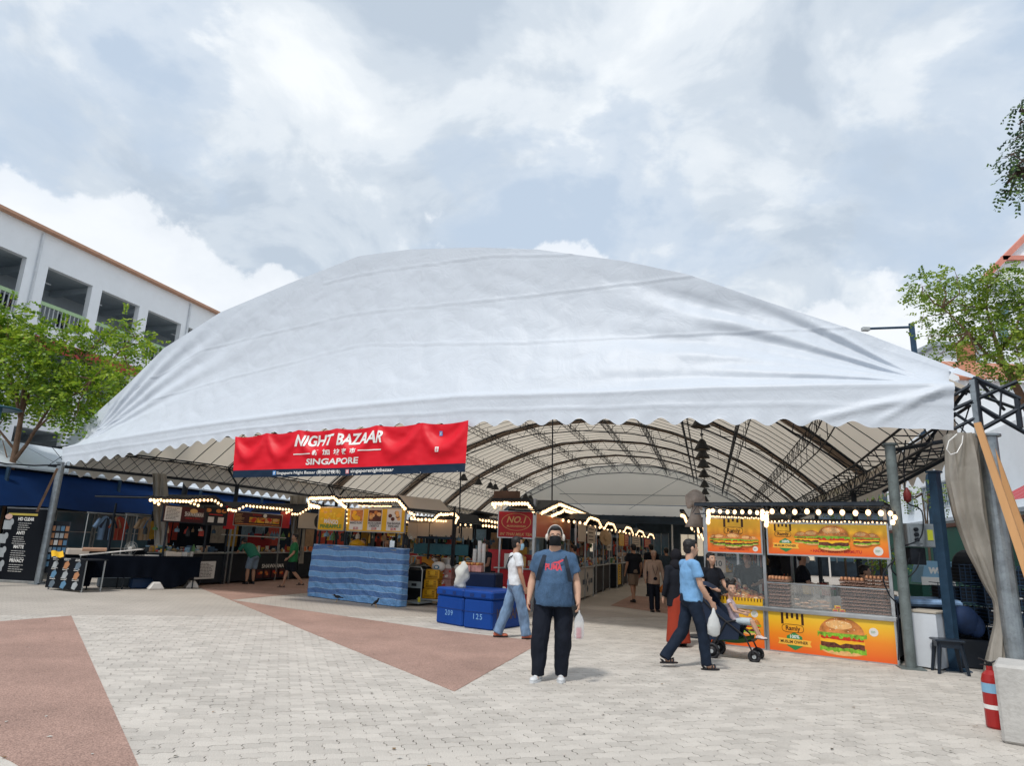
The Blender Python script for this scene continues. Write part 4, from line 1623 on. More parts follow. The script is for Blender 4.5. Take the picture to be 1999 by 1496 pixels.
st.bulbs([(1500, 1018), (1735, 1022)], off=.08, sp=.075, sc=.45)
# food heap, price band
a = st.rect(1412, 1120, 1484, 1150, -.25)
m_food = [M('fried_snack_%s' % n, c, .45, var=.3, vs=20) for n, c in (('golden', (.55, .26, .07)), ('brown', (.36, .11, .04)), ('pale', (.70, .50, .28)), ('reddish', (.45, .08, .03)))]
heap = thing('snack_heap', 'heap of fried buns and sausages behind the left glass of the burger stall', 'food', st.A + st.X * 0.0, st.ang)
rr = random.Random(5)
tray = MB(); tray.box(a[0] - .02, a[1] + .03, .08, .62, zc + .01, zc + .10, bev=.01); tray.build('tray', m_alu, heap)
for k in range(90):
    fx, fy = rr.random(), rr.random()
    x = lerp(a[0], a[1], fx); yy = lerp(.12, .58, fy)
    z = zc + .10 + .22 * (1 - abs(fx - .45) * 1.7) * fy * rr.uniform(.75, 1)
    mb = MB()
    if rr.random() < .55:
        mb.ell((0, 0, 0), (.052, .045, .03), 10, 6)
    else:
        mb.ell((0, 0, 0), (.085, .02, .02), 10, 6)
    ob = mb.build('snack', m_food[rr.randrange(4)], heap, smooth=True, loc=(x, yy, max(z, zc + .12)))
    ob.rotation_euler = (rr.uniform(-.4, .4), rr.uniform(-.4, .4), rr.uniform(0, 3))
mb = MB(); mb.box(.06, xm - .05, -.045, -.03, zc + .01, zc + .13)
pb = mb.build('price_band', m_yel, R)
mb = MB()
for k in range(18):
    x = lerp(.08, xm - .08, k / 17)
    mb.box(x - .008, x + .008, -.048, -.0455, zc + .075, zc + .128)
mb.build('stripe', m_brownink, pb)


def egg_tray_mesh():
    mb = MB()
    n = 24
    def f(u, v):
        x, y = (u - .5) * .30, (v - .5) * .30
        w = abs(sin(u * 6 * pi)) * .5 + abs(sin(v * 6 * pi)) * .5
        e = 1 if (0 < u < 1 and 0 < v < 1) else 0
        return (x, y, .008 + .026 * w if e else .014)
    mb.grid(n, n, f)
    # scalloped skirt all round
    for s in range(4):
        vs = []
        for k in range(13):
            t = (k / 12 - .5) * .30
            o = .150 + (.012 if k % 2 else -.010)
            for z, oo in ((.040, o), (.010 if k % 2 else .022, o - .012)):
                vs.append(((t, -oo, z), (oo, t, z), (-t, oo, z), (-oo, -t, z))[s])
        mb.add(vs, [(2 * k + 1, 2 * k + 3, 2 * k + 2, 2 * k) for k in range(12)])
    return mb


m_carton = M('egg_carton_pulp', (0.27, 0.165, 0.125), .9, var=.18, vs=9, bump=.3, bs=90)
m_egg = M('brown_egg', (0.52, 0.25, 0.13), .45, var=.2, vs=20)
tray_src = egg_tray_mesh().build('egg_tray', m_carton)
eggs_mb = MB()
for i in range(6):
    for j in range(5):
        eggs_mb.ell((-.125 + i * .05, -.11 + j * .055, .048), (.021, .021, .028), 8, 6)
ords = ['bottom', 'second', 'third', 'fourth', 'fifth', 'sixth', 'seventh', 'eighth', 'ninth', 'tenth', 'eleventh', 'top']
fst = True
for px0, px1, pyb, pyt, off, nm, n in ((1500, 1541, 1178, 1130, -.1, 'lone left stack of egg trays on the burger counter', 8),
                                     (1641, 1690, 1193, 1132, -.1, 'middle stack of egg trays on the burger counter', 10),
                                     (1689, 1736, 1197, 1129, -.1, 'rightmost stack of egg trays beside the post', 11)):
    cx = (st.at(px0, 1150, off)[0] + st.at(px1, 1150, off)[0]) / 2
    wd = st.at(px1, 1150, off)[0] - st.at(px0, 1150, off)[0]
    z0 = zc + .006
    z1 = st.at(px0, pyt, off)[1]
    hh = (z1 - z0) / n
    for k in range(n):
        t_ = tray_src if fst else tray_src.copy()
        if not fst: COL.objects.link(t_)
        fst = False
        w = st.A + st.X * (cx + rr.gauss(0, .003)) - st.Nf * (.22 + rr.gauss(0, .004))
        t_.location = (w.x, w.y, z0 + k * hh)
        t_.rotation_euler = (0, 0, st.ang + rr.gauss(0, .03))
        t_.scale = (wd / .31, wd / .31, hh / .040)
        tag(t_, '%s egg tray of the %s' % (ords[k] if k < n - 1 else 'top', nm), 'egg tray', 'pulp egg trays stacked on the burger counter')
        if k == n - 1:
            e = eggs_mb.build('egg', m_egg, t_, smooth=True)
            tag(e, kind='stuff')
# clear food box with pale patties, little yellow packs
a = st.rect(1541, 1141, 1623, 1188, -.08)
bx = thing('food_box', 'clear plastic box of pale patties between the egg tray stacks', 'box', st.A + st.X * (a[0] + a[1]) / 2 - st.Nf * .25, st.ang)
hw = (a[1] - a[0]) / 2
m_frost = M('frosted_plastic', (0.62, 0.58, 0.52), .3, var=.05, alpha=.26)
mb = MB(); mb.box(-hw, hw, -.16, .16, zc + .01, a[3], bev=.02); mb.build('tub', m_frost, bx)
mb = MB(); mb.box(-hw - .01, hw + .01, -.17, .17, a[3], a[3] + .02, bev=.008); mb.build('lid', m_frost, bx)
mb = MB()
for k in range(28):
    mb.ell((rr.uniform(-hw * .85, hw * .85), rr.uniform(-.13, .13), zc + .03 + .13 * rr.random()), (.05, .05, .014), 10, 5)
tag(mb.build('patties', M('raw_patty', (.60, .38, .26), .6, var=.2, vs=12), bx, smooth=True), kind='stuff')
for k, (px, py, c) in enumerate(((1630, 1186, m_yelpl), (1643, 1186, m_yelpl), (1633, 1176, m_yel))):
    a = st.at(px, py, -.02)
    w = st.A + st.X * a[0] - st.Nf * .06
    mb = MB(); mb.box(-.045, .045, -.03, .03, 0, .05, bev=.008); mb.box(-.03, .03, -.031, -.03, .012, .036, 1)
    o = mb.build('snack_pack', [c, m_redink], None, loc=(w.x, w.y, zc + .008 + (.052 if k == 2 else 0)), rotz=st.ang + .2 * k)
    tag(o, ('left small yellow pack by the right egg trays', 'right small yellow pack by the right egg trays', 'small yellow pack resting on two others by the egg trays')[k], 'packet', 'yellow packs on the burger counter')
# number ticket board and griddle hood inside
a = st.at(1397, 1108, -.5)
w = st.A + st.X * (a[0] + .06) - st.Nf * .5
mb = MB(); mb.box(-.13, .13, -.012, .012, 1.22, 1.52); nb_ = mb.build('number_board', m_cream, None, loc=(w.x, w.y, 0), rotz=st.ang)
tag(nb_, 'cream card with the number 10 standing inside the burger stall', 'sign')
text(nb_, '10', 0, 1.34, .10, m_ink, -.014, bold=.02)

# ---------------- left row
st = Stall('black shawarma stall with a white menu card, first in the left row', W(-15.0, 15.6), BEHIND, 4.2, 2.0)
R = st.r
L0 = st.at(382, 1130)[0]
xa, xb = st.at(325, 1100)[0], st.at(440, 1100)[0]
st.posts([st.at(319, 1080)[0], st.at(398, 1080)[0], st.at(440, 1080)[0]], 2.35, m_steel)
o, r, y = st.board('sign_board', (320, 987, 397, 1022), m_maroon, frame=m_steel)
text(o, 'SHAWARMAN', lerp(r[0], r[1], .72), lerp(r[2], r[3], .40), .13, m_white2, y - .002, bold=.02, width=(r[1] - r[0]) * .46)
text(o, 'KEBAB & GRILL', lerp(r[0], r[1], .70), lerp(r[2], r[3], .22), .05, m_redink, y - .002, width=(r[1] - r[0]) * .36)
mb = MB(); mb.oval(lerp(r[0], r[1], .70), lerp(r[2], r[3], .76), .16, .07, y - .002, y); mb.build('bun_print', m_goldink, o)
q = st.slab('menu_card', (lerp(r[0], r[1], .03), lerp(r[0], r[1], .40), lerp(r[2], r[3], .04), lerp(r[2], r[3], .97)), .08, .005, m_white2, o)
lines(q, lerp(r[0], r[1], .06), lerp(r[0], r[1], .36), lerp(r[2], r[3], .1), lerp(r[2], r[3], .9), 9, m_ink, -.086, seed=1)
o, r, y = st.board('sign_board', (400, 990, 439, 1026), m_black, frame=m_steel)
mb = MB()
for fx in (.3, .74): mb.box(lerp(r[0], r[1], fx - .13), lerp(r[0], r[1], fx + .13), y - .002, y, lerp(r[2], r[3], .12), lerp(r[2], r[3], .45))
mb.build('white_card', m_white2, o)
mb = MB(); mb.box(lerp(r[0], r[1], .2), lerp(r[0], r[1], .8), y - .002, y, lerp(r[2], r[3], .56), lerp(r[2], r[3], .62)); mb.build('red_strip', m_redink, o)
mb = MB()
for fx in (.15, .6, .85): mb.oval(lerp(r[0], r[1], fx), lerp(r[2], r[3], .82), .12, .06, y - .002, y)
mb.build('food_print', P_BUN, o)
st.counter(xa, xb, m_black, H=.95)
q = st.slab('menu_card', st.rect(383, 1097, 417, 1130), .0, .008, m_white2)
r = st.rect(383, 1097, 417, 1130)
lines(q, r[0] + .05, r[1] - .05, r[2] + .05, r[3] - .04, 10, m_ink, -.009, seed=2)
st.roof([st.at(297, 972, .3), st.at(372, 975, .3), st.at(420, 970, .3), st.at(441, 986, .3)])
st.bulbs([(294, 977), (372, 980)], sp=.155)
st.bulbs([(294, 977), (316, 988)], sp=.2, rail=False)
st.bulbs([(375, 978), (418, 977), (436, 990)], sp=.21)
st.bulbs([(372, 982), (392, 990)], sp=.22, rail=False, off=.2)
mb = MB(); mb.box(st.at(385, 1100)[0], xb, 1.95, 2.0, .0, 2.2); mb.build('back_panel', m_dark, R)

st = Stall('black and red kebab stall with food photos on its sign, second in the left row', W(-15.0, 20.2), BEHIND, 4.2, 2.0)
R = st.r
xa, xb = st.at(441, 1100)[0], st.at(566, 1100)[0]
st.posts([xa + .05, st.at(457, 1060)[0], st.at(545, 1060)[0], xb], 2.35, m_alu)
st.board('side_panel', (441, 988, 456, 1034), m_red, frame=None)
st.board('side_panel', (548, 999, 563, 1032), m_red, frame=None)
o, r, y = st.board('sign_board', (457, 999, 547, 1030), m_maroon)
rr = random.Random(2)
for k in range(4):
    a_, b_ = .30 + k * .165, .45 + k * .165
    mb = MB(); mb.box(lerp(r[0], r[1], a_), lerp(r[0], r[1], b_), y - .002, y, lerp(r[2], r[3], .25), lerp(r[2], r[3], .66))
    for _ in range(5):
        mb.oval(lerp(r[0], r[1], rr.uniform(a_ + .03, b_ - .03)), lerp(r[2], r[3], rr.uniform(.34, .58)), .12, .05, y - .0035 - .0005 * _, y - .002, 10, 1 + rr.randrange(3))
    mb.build('food_photo', [(m_yel, P_CHE, P_BUN2, m_yel)[k], P_BUN, P_TOM, P_BUN2], o)
lines(o, lerp(r[0], r[1], .02), lerp(r[0], r[1], .2), lerp(r[2], r[3], .2), lerp(r[2], r[3], .9), 7, m_goldink, y, seed=5)
mb = MB(); mb.box(lerp(r[0], r[1], .04), lerp(r[0], r[1], .96), y - .002, y, lerp(r[2], r[3], .06), lerp(r[2], r[3], .14)); mb.build('orange_strip', P_BUN, o)
mb = MB(); mb.oval(lerp(r[0], r[1], .62), lerp(r[2], r[3], .84), .10, .07, y - .002, y); mb.build('white_emblem', m_wink, o)
text(o, 'SHAWARMA', lerp(r[0], r[1], .45), lerp(r[2], r[3], .80), .06, m_redink, y - .002, bold=.02)
c = st.counter(xa, xb + .6, m_black, H=.95)
a = st.at(533, 1106)
text(R, 'SHAWARMA', a[0], a[1] - .05, .13, m_white2, -.002, bold=.02, width=1.3)
r = st.rect(500, 1113, 556, 1126)
for k in range(4):
    mb = MB(); mb.box(lerp(r[0], r[1], k / 4 + .03), lerp(r[0], r[1], k / 4 + .22), 0.0, .028, r[2], r[3])
    for _ in range(3):
        mb.oval(lerp(r[0], r[1], k / 4 + .06 + .12 * rr.random()), lerp(r[2], r[3], rr.uniform(.3, .7)), .08, .04, -.002 - .001 * _, 0, 8, 1 + _ % 2)
    mb.build('food_photo', [m_maroon, P_BUN, P_TOM], R)
mb = MB(); rb_ = st.rect(486, 1042, 526, 1072, -1.4); mb.box(rb_[0], rb_[1], 1.4, 1.43, rb_[2], rb_[3]); mb.build('red_back_panel', m_red, R)
mb = MB(); mb.box(xa, xb, 1.95, 2.0, 0, 2.2); mb.build('back_panel', m_dark, R)
st.roof([st.at(448, 998, .3), st.at(479, 983, .3), st.at(569, 992, .3)])
st.bulbs([(446, 996), (457, 997)], sp=.15, rail=False)
st.bulbs([(460, 998), (479, 988), (569, 996)], sp=.235)
st.bulbs([(569, 996), (555, 1004)], sp=.2, rail=False, off=.2)
mb = MB(); mb.tube((xa, .3, 1.55), (xb, .3, 1.5), .02, n=5); mb.build('strip_light', m_white2, R)

st = Stall('stall with a plain cream sign and black round emblem, behind the tarp-covered one', W(-15.0, 25.0), BEHIND, 3.6, 2.0)
xa, xb = st.at(583, 1100)[0], st.at(622, 1100)[0] + 1.0
st.posts([xa, xb], 2.3, m_steel)
o, r, y = st.board('sign_board', (583, 1000, 626, 1034), m_cream, frame=m_steel)
mb = MB(); mb.oval(lerp(r[0], r[1], .86), lerp(r[2], r[3], .5), .34, .28, y - .002, y); mb.build('round_emblem', m_ink, o)
c = st.counter(xa - .3, xb, m_black, H=1.0)
mb = MB()
for px in (594, 607):
    a = st.at(px, 1073); mb.oval(a[0], a[1], .15, .11, -.002, .028)
mb.build('orange_disc', M('orange_dot_print', (.55, .14, .04), .5), st.r)
st.bulbs([(586, 1003), (605, 992), (626, 992)], sp=.24, rail=True)
st.bulbs([(571, 1004), (582, 1005)], sp=.2, rail=False)
st.roof([st.at(580, 1002, .3), st.at(605, 987, .3), st.at(630, 987, .3)])

# ---------------- tarp-covered mango stall
A, B_ = G(604, 1165), G(778, 1186)
ang = atan2(B_.y - A.y, B_.x - A.x)
LM = (B_ - A).length
st = Stall('yellow mango pineapple stall with its front wrapped in striped blue tarpaulin', A, ang, LM, 1.9)
R = st.r
zc = st.at(690, 1068)[1]
x_l, x_r = st.at(625, 1030)[0], st.at(792, 1030)[0]
st.posts([x_l, st.at(675, 1030)[0], LM - .02], 2.55, m_steel)
st.counter(0.05, LM - .05, m_alu, H=zc - .05, depth=.22)
o, r, y = st.board('sign_board', (626, 992, 672, 1036), m_yel)
rr = random.Random(11)
mb = MB()
for k in range(26):
    mb.oval(lerp(r[0], r[1], rr.uniform(.12, .88)), lerp(r[2], r[3], rr.uniform(.45, .92)), rr.uniform(.03, .07), rr.uniform(.02, .05), y - .001 - k * .0001, y, 10, rr.randrange(3))
mb.build('fruit_print', [P_CHE, P_BUN2, M('mango_print', (.8, .55, .05), .4, var=.2)], o)
text(o, 'MANGO', (r[0] + r[1]) / 2, lerp(r[2], r[3], .28), .11, m_wink, y - .006, bold=.03, rot=-.06)
text(o, 'PINEAPPLE', (r[0] + r[1]) / 2, lerp(r[2], r[3], .09), .09, m_hexg, y - .006, bold=.03, width=(r[1] - r[0]) * .82)
o, r, y = st.board('sign_board', (681, 994, 790, 1040), m_yel)
for k, (a_, b_, c_) in enumerate((('MANGO FLOAT', '', '$5.50'), ('NACHO KOREAN', 'CHEESESTICK', '$3.00'), ('THAI BANANA', 'PANCAKE', '$5.90'))):
    f0, f1 = .055 + k * .325, .295 + k * .325
    x0, x1 = lerp(r[0], r[1], f0), lerp(r[0], r[1], f1)
    mb = MB(); mb.box(x0, x1, y - .004, y, r[2] + .03, r[3] - .01); q = mb.build('poster', m_white2, o)
    mb = MB(); mb.box(x0 + .02, x1 - .02, y - .006, y - .004, lerp(r[2], r[3], .44), r[3] - .03)
    for e in range(7):
        mb.oval(rr.uniform(x0 + .09, x1 - .09), lerp(r[2], r[3], rr.uniform(.55, .85)), .07, .05, y - .0065 - e * .0002, y - .006, 12, 1 + rr.randrange(2))
    mb.build('food_photo', [(P_BUN, P_PAT, m_white2)[k], (P_CHE, P_BUN2, P_PAT)[k], (m_yel, P_BUN, P_BUN2)[k]], q)
    xc = (x0 + x1) / 2
    text(q, a_, xc, lerp(r[2], r[3], .32), .055, m_ink, y - .006, bold=.03, width=(x1 - x0) * .92)
    if b_: text(q, b_, xc, lerp(r[2], r[3], .20), .055, m_ink, y - .006, bold=.03, width=(x1 - x0) * .72)
    text(q, c_, xc, lerp(r[2], r[3], .075), .06, m_redink, y - .006, bold=.03)
st.roof([st.at(605, 968, .35), st.at(655, 970, .35), st.at(664, 973, .35), st.at(778, 970, .35), st.at(798, 994, .35)], off=.35, mat=m_roof, depth=1.2)
st.bulbs([(605, 974), (653, 972)], sp=.12, off=.35)
st.bulbs([(606, 986), (623, 991)], sp=.10, off=.35, rail=False)
st.bulbs([(603, 978), (605, 992)], sp=.1, off=.3, rail=False)
st.bulbs([(656, 975), (677, 993)], sp=.085, off=.35)
st.bulbs([(664, 978), (776, 977), (793, 996)], sp=.115, off=.35)
st.bulbs([(700, 988), (765, 989)], sp=.06, off=.08, sc=.5)
st.bulbs([(678, 996), (677, 1022)], sp=.15, off=.12, sc=.6, rail=False)
# striped tarpaulin, tied round the counter
mt = bpy.data.materials.new('blue_striped_tarpaulin'); mt.use_nodes = True
t = mt.node_tree; b = t.nodes['Principled BSDF']; b.inputs['Roughness'].default_value = .38
tcn = N(t, 'ShaderNodeTexCoord'); sp_ = N(t, 'ShaderNodeSeparateXYZ'); t.links.new(tcn.outputs['UV'], sp_.inputs[0])
stops = []
zz_ = 0
for k in range(10):
    c = (0.085, 0.20, 0.46) if k % 2 else (0.17, 0.38, 0.70)
    stops.append((k / 10, c)); stops.append((k / 10 + .088, c)); stops.append((k / 10 + .092, (.42, .60, .82)))
rr_ = ramp(t, stops, 'CONSTANT')
t.links.new(sp_.outputs['Y'], rr_.inputs[0])
nz = N(t, 'ShaderNodeTexNoise', i_Scale=9.0, i_Detail=6.0, i_Distortion=1.5)
t.links.new(tcn.outputs['Object'], nz.inputs['Vector'])
bp = N(t, 'ShaderNodeBump', i_Strength=1.0, i_Distance=.06); t.links.new(nz.outputs['Fac'], bp.inputs['Height']); t.links.new(bp.outputs[0], b.inputs['Normal'])
t.links.new(rr_.outputs[0], b.inputs['Base Color'])
tarp = thing('tarpaulin', 'striped blue tarpaulin tied over the counter of the mango stall', 'tarpaulin', A, ang)
nx, ny = 150, 60
zt_ = zc + .02
per = [0.22, LM + .06, .22]          # left return, front, right return
tot = sum(per)


def tf_(u, v):
    d = u * tot
    z = lerp(0.015, zt_, v)
    fl = .04 * (1 - v)
    if d < per[0]:
        x, y = -.03 - fl, .22 - d
        nx_, ny_ = -1, 0
    elif d < per[0] + per[1]:
        x, y = -.03 + (d - per[0]), -.03 - fl
        nx_, ny_ = 0, -1
    else:
        x, y = LM + .03 + fl, -.03 + (d - per[0] - per[1])
        nx_, ny_ = 1, 0
    w = 0.05 * noise.noise(Vector((d * 1.2, z * 1.1, 4)))
    # creases pulled from the upper left down to the right foot
    e = (d - per[0]) * .55 + z
    w += .05 * noise.noise(Vector((e * 5.5, (z - d * .3) * .9, 1))) + .016 * abs(noise.noise(Vector((d * 2.2, z * 5 + d * .9, 7))))
    w += .03 * (1 - v) ** 2 * noise.noise(Vector((d * 5, 0, 2)))
    return (x + nx_ * w, y + ny_ * w, z)


mb = MB(); mb.grid(nx, ny, tf_)
o = mb.build('tarpaulin_front', mt, tarp, smooth=True)
uvl = o.data.uv_layers.new(name='UVMap')
for lp in o.data.loops:
    i = lp.vertex_index
    uvl.data[lp.index].uv = ((i % (nx + 1)) / nx, min(.999, max(0, (i // (nx + 1)) / ny + .035 * noise.noise(Vector(((i % (nx + 1)) / nx * 7, (i // (nx + 1)) / ny * 2, 3))) + .03 * sin((i % (nx + 1)) / nx * 5 + 1) * (1 - (i // (nx + 1)) / ny))))
mb = MB(); mb.grid(40, 12, lambda u, v: (lerp(-.04, LM + .04, u), lerp(-.04, .24, v), zt_ + .004 + .015 * noise.noise(Vector((u * 9, v * 4, 0)))))
mb.build('tarpaulin_top', M('blue_tarpaulin', (.09, .24, .52), .4, var=.2, bump=.3, bs=9), tarp, smooth=True)
a = st.at(692, 1060, -.3)
w = st.A + st.X * a[0] - st.Nf * .4
sc_ = thing('food_scale', 'yellow domed cover on top of the blue tarpaulin', 'cover', (w.x, w.y, zt_ + .015), ang)
mb = MB(); mb.lathe([(.20, 0), (.21, .05), (.15, .12), (.05, .15), (.03, .18), (0.01, .18)], 18); mb.build('dome', m_yelpl, sc_, smooth=True)
mb = MB(); mb.lathe([(.22, -.02), (.22, .0), (.20, .01)], 18); mb.build('rim', m_yelpl, sc_)

# ---------------- stall with plain cream boards and steel pots
A = W(*on_t(796, 1100, 18.4)[:1], 18.4)
sA, _ = on_t(796, 1100, 18.4)
sB, _ = on_t(893, 1100, 18.4)
st = Stall('stall with blank cream boards and steel pots between the mango and drinks stalls', W(sA, 18.4), TR, sB - sA, 1.8)
LW = sB - sA
st.posts([st.at(797, 1040)[0], st.at(838, 1040)[0], st.at(888, 1040)[0]], 2.25, m_steel)
for px in ((798, 1018, 814, 1052), (817, 1016, 837, 1048), (841, 1014, 882, 1046)):
    st.board('sign_board', px, m_cream, frame=None)
mb = MB(); a = st.rect(800, 1046, 884, 1054); mb.box(a[0], a[1], -.03, .02, a[2], a[3]); mb.build('shelf', m_bluesteel, st.r)
c = st.counter(0, LW, m_black, H=.88, depth=.8)
mb = MB(); a = st.rect(797, 1060, 905, 1086); mb.box(0, a[1], .35, .38, a[2], a[3]); mb.build('blue_splash_guard', M('dull_cyan_plastic', (.05, .20, .27), .3, var=.2), st.r)
st.roof([st.at(800, 1012, .3), st.at(846, 1012, .3), st.at(856, 1003, .3), st.at(888, 1003, .3), st.at(895, 1020, .3)])
st.bulbs([(798, 1001), (812, 1008)], sp=.12, rail=False)
st.bulbs([(803, 1013), (846, 1016)], sp=.145)
st.bulbs([(850, 1012), (857, 1005), (888, 1004), (894, 1012), (888, 1022)], sp=.09)
st.bulbs([(848, 1017), (872, 1018)], sp=.09, off=.1, sc=.8)
m_pot = M('steel_pot', (.45, .44, .42), .3, .9, var=.1)
for px, py, r_, h_, lb in ((874, 1094, .20, .19, 'wide steel pot with a pale lid on the counter behind the coolers'), (846, 1092, .12, .15, 'smaller steel pot left of the wide pot'), (812, 1093, .19, .14, 'low pan partly under the orange cloth')):
    a = st.at(px, py, -.2)
    w = st.A + st.X * a[0] - st.Nf * .25
    p_ = thing('steel_pot', lb, 'pot', (w.x, w.y, .92), 0, 'pots on the counter behind the trolley')
    mb = MB(); mb.lathe([(r_ * .93, 0), (r_, .02), (r_, h_)], 20); mb.build('body', m_pot, p_, smooth=False)
    mb = MB(); mb.lathe([(r_ * 1.03, h_), (r_ * .9, h_ + .02), (.03, h_ + .035), (.03, h_ + .06), (.01, h_ + .06)], 20); mb.build('lid', m_white2, p_)
# orange cloth over the pan
a = st.at(830, 1090, 0)
w = st.A + st.X * (a[0] - .1) + st.Nf * .0
mb = MB(); mb.grid(20, 10, lambda u, v: (lerp(-.42, .42, u), lerp(.3, -.12, v), .10 + .07 * sin(u * 3.3) - .18 * max(0, v - .6) * 2 - .14 * max(0, u - .7) * 3 + .02 * noise.noise(Vector((u * 5, v * 5, 0)))))
o = mb.build('orange_cloth', M('mustard_cloth', (.48, .22, .03), .8, var=.2, vs=5), None, smooth=True, loc=(w.x, w.y, .98), rotz=TR)
tag(o, 'crumpled mustard cloth draped over pans beside the tarpaulin stall', 'cloth')

# ---------------- red drinks stall on the aisle corner
sA, _ = on_t(974, 1100, 16.9); sB, _ = on_t(1043, 1100, 16.9)
st = Stall('red milk tea stall with an oval emblem on its sign, on the aisle corner', W(sA, 16.9), TR, sB - sA, 2.4)
LN = sB - sA
R = st.r
o, r, y = st.board('sign_board', (975, 999, 1042, 1051), m_red)
cx, cz = (r[0] + r[1]) / 2, lerp(r[2], r[3], .60)
mb = MB()
vs = []
for k in range(40):
    t = 2 * pi * k / 40
    for e in (1, .955):
        vs.append((cx + (r[1] - r[0]) * .42 * e * cos(t), y - .002, cz + (r[3] - r[2]) * .34 * e * sin(t)))
mb.add(vs, [(2 * k, 2 * ((k + 1) % 40), 2 * ((k + 1) % 40) + 1, 2 * k + 1) for k in range(40)])
mb.build('oval_line', m_goldink, o)
text(o, 'NO.1', cx, cz - .02, .16, m_goldink, y - .003, bold=.02, shear=.3)
text(o, 'MUARSABAHSAH', cx, cz - .13, .05, m_goldink, y - .003, bold=.02, shear=.3, width=(r[1] - r[0]) * .55)
text(o, "IN' THAI MILK TEA", cx, lerp(r[2], r[3], .07), .07, m_goldink, y - .003, bold=.01, shear=.25, width=(r[1] - r[0]) * .9)
st.posts([0, LN], 2.75, m_alu, ys=(0.02, 2.4))
st.counter(-.1, LN, m_red, H=.98, depth=.8)
mb = MB(); mb.box(LN - .04, LN + .0, .8, 2.4, .06, 1.0); mb.build('side_panel', m_red, R)
mb = MB(); mb.box(-.6, .3, .25, .3, .9, 1.45); mb.build('red_back_panel', m_red, R)
q = st.slab('notice', st.rect(985, 1048 + 33, 998, 1110, .0), .01, .005, m_white2)
mb = MB(); mb.box(.5, LN - .1, .5, 1.1, 1.02, 1.34, bev=.02); mb.build('tea_machine', M('red_enamel', (.35, .02, .02), .3), R)
mb = MB(); mb.lathe([(.09, 0), (.09, .26), (.02, .3)], 12, c=(.55, .3, 1.02)); mb.build('urn', m_goldink, R)
# side sign towards the aisle
sd2 = Stall('orange-red side sign of the corner drinks stall with gold print', W(sB, 16.98), BEHIND, 2.4, 1.0, name='side_sign', cat='sign')
a0 = sd2.at(1044, 1030, .02)[0]
o, r, y = sd2.board('sign_board', (1045, 1003, 1111, 1054), grad_mat('orange_red_print', [(0, (.50, .02, .01)), (.6, (.62, .07, .01)), (1, (.75, .2, .02))]), off=.02)
text(o, 'MILK TEA', lerp(r[0], r[1], .35), lerp(r[2], r[3], .12), .10, m_goldink, y - .003, bold=.02)
lines(o, lerp(r[0], r[1], .45), lerp(r[0], r[1], .95), lerp(r[2], r[3], .35), lerp(r[2], r[3], .9), 7, m_goldink, y, seed=9)
for xx, zz in ((a0 - .02, 2.75), (r[1], 2.6)):
    mb = MB(); mb.box(xx, xx + .04, -.03, .03, 0, zz); mb.build('post', m_alu, sd2.r)
sd2.bulbs([(1057, 1003), (1093, 985), (1112, 993), (1150, 1008)], off=.25, sp=.27)
sd2.bulbs([(1078, 1008), (1098, 999), (1105, 990)], off=.1, sp=.3, rail=False)
sd2.bulbs([(1105, 998), (1148, 1010)], off=.2, sp=.25, rail=False)
sd2.roof([sd2.at(1056, 998, .25), sd2.at(1088, 980, .25), sd2.at(1108, 986, .25), sd2.at(1150, 1004, .25)], depth=.6, off=.25)
st.roof([st.at(960, 976, .3), st.at(1032, 976, .3), st.at(1045, 997, .3)])
st.bulbs([(962, 984), (1030, 984), (1043, 1002)], sp=.10, sc=1.05)
st.bulbs([(962, 986), (970, 994)], sp=.10, rail=False)
a = st.rect(962, 958, 1010, 978, .2)
mb = MB(); mb.box(a[0], a[1], -.1, .05, a[2], a[3]); o = mb.build('cardboard_sheet', M('brown_cardboard', (.20, .12, .08), .9, var=.2), None, loc=st.r.location, rotz=TR)
tag(o, 'brown cardboard sheet standing on the roof of the red drinks stall', 'cardboard')
# dark stall deeper between, only its lit rim shows
s_, _ = on_t(897, 1100, 22.5)
s2_, _ = on_t(972, 1100, 22.5)
st = Stall('dark stall lit by two strings of bulbs, behind the blue coolers', W(s_, 22.5), TR, s2_ - s_, 2.0)
st.roof([st.at(915, 1006, .3), st.at(930, 1000, .3), st.at(975, 1008, .3)])
st.bulbs([(925, 1014), (974, 1021)], sp=.14)
st.bulbs([(943, 1027), (974, 1030)], sp=.14, off=.2)
mb = MB(); mb.box(0, s2_ - s_, 1.2, 1.3, 0, 2.4); mb.build('back_panel', m_dark, st.r)
st.counter(0, s2_ - s_, m_black, H=.95)
st.posts([0, s2_ - s_], 2.5, m_steel)

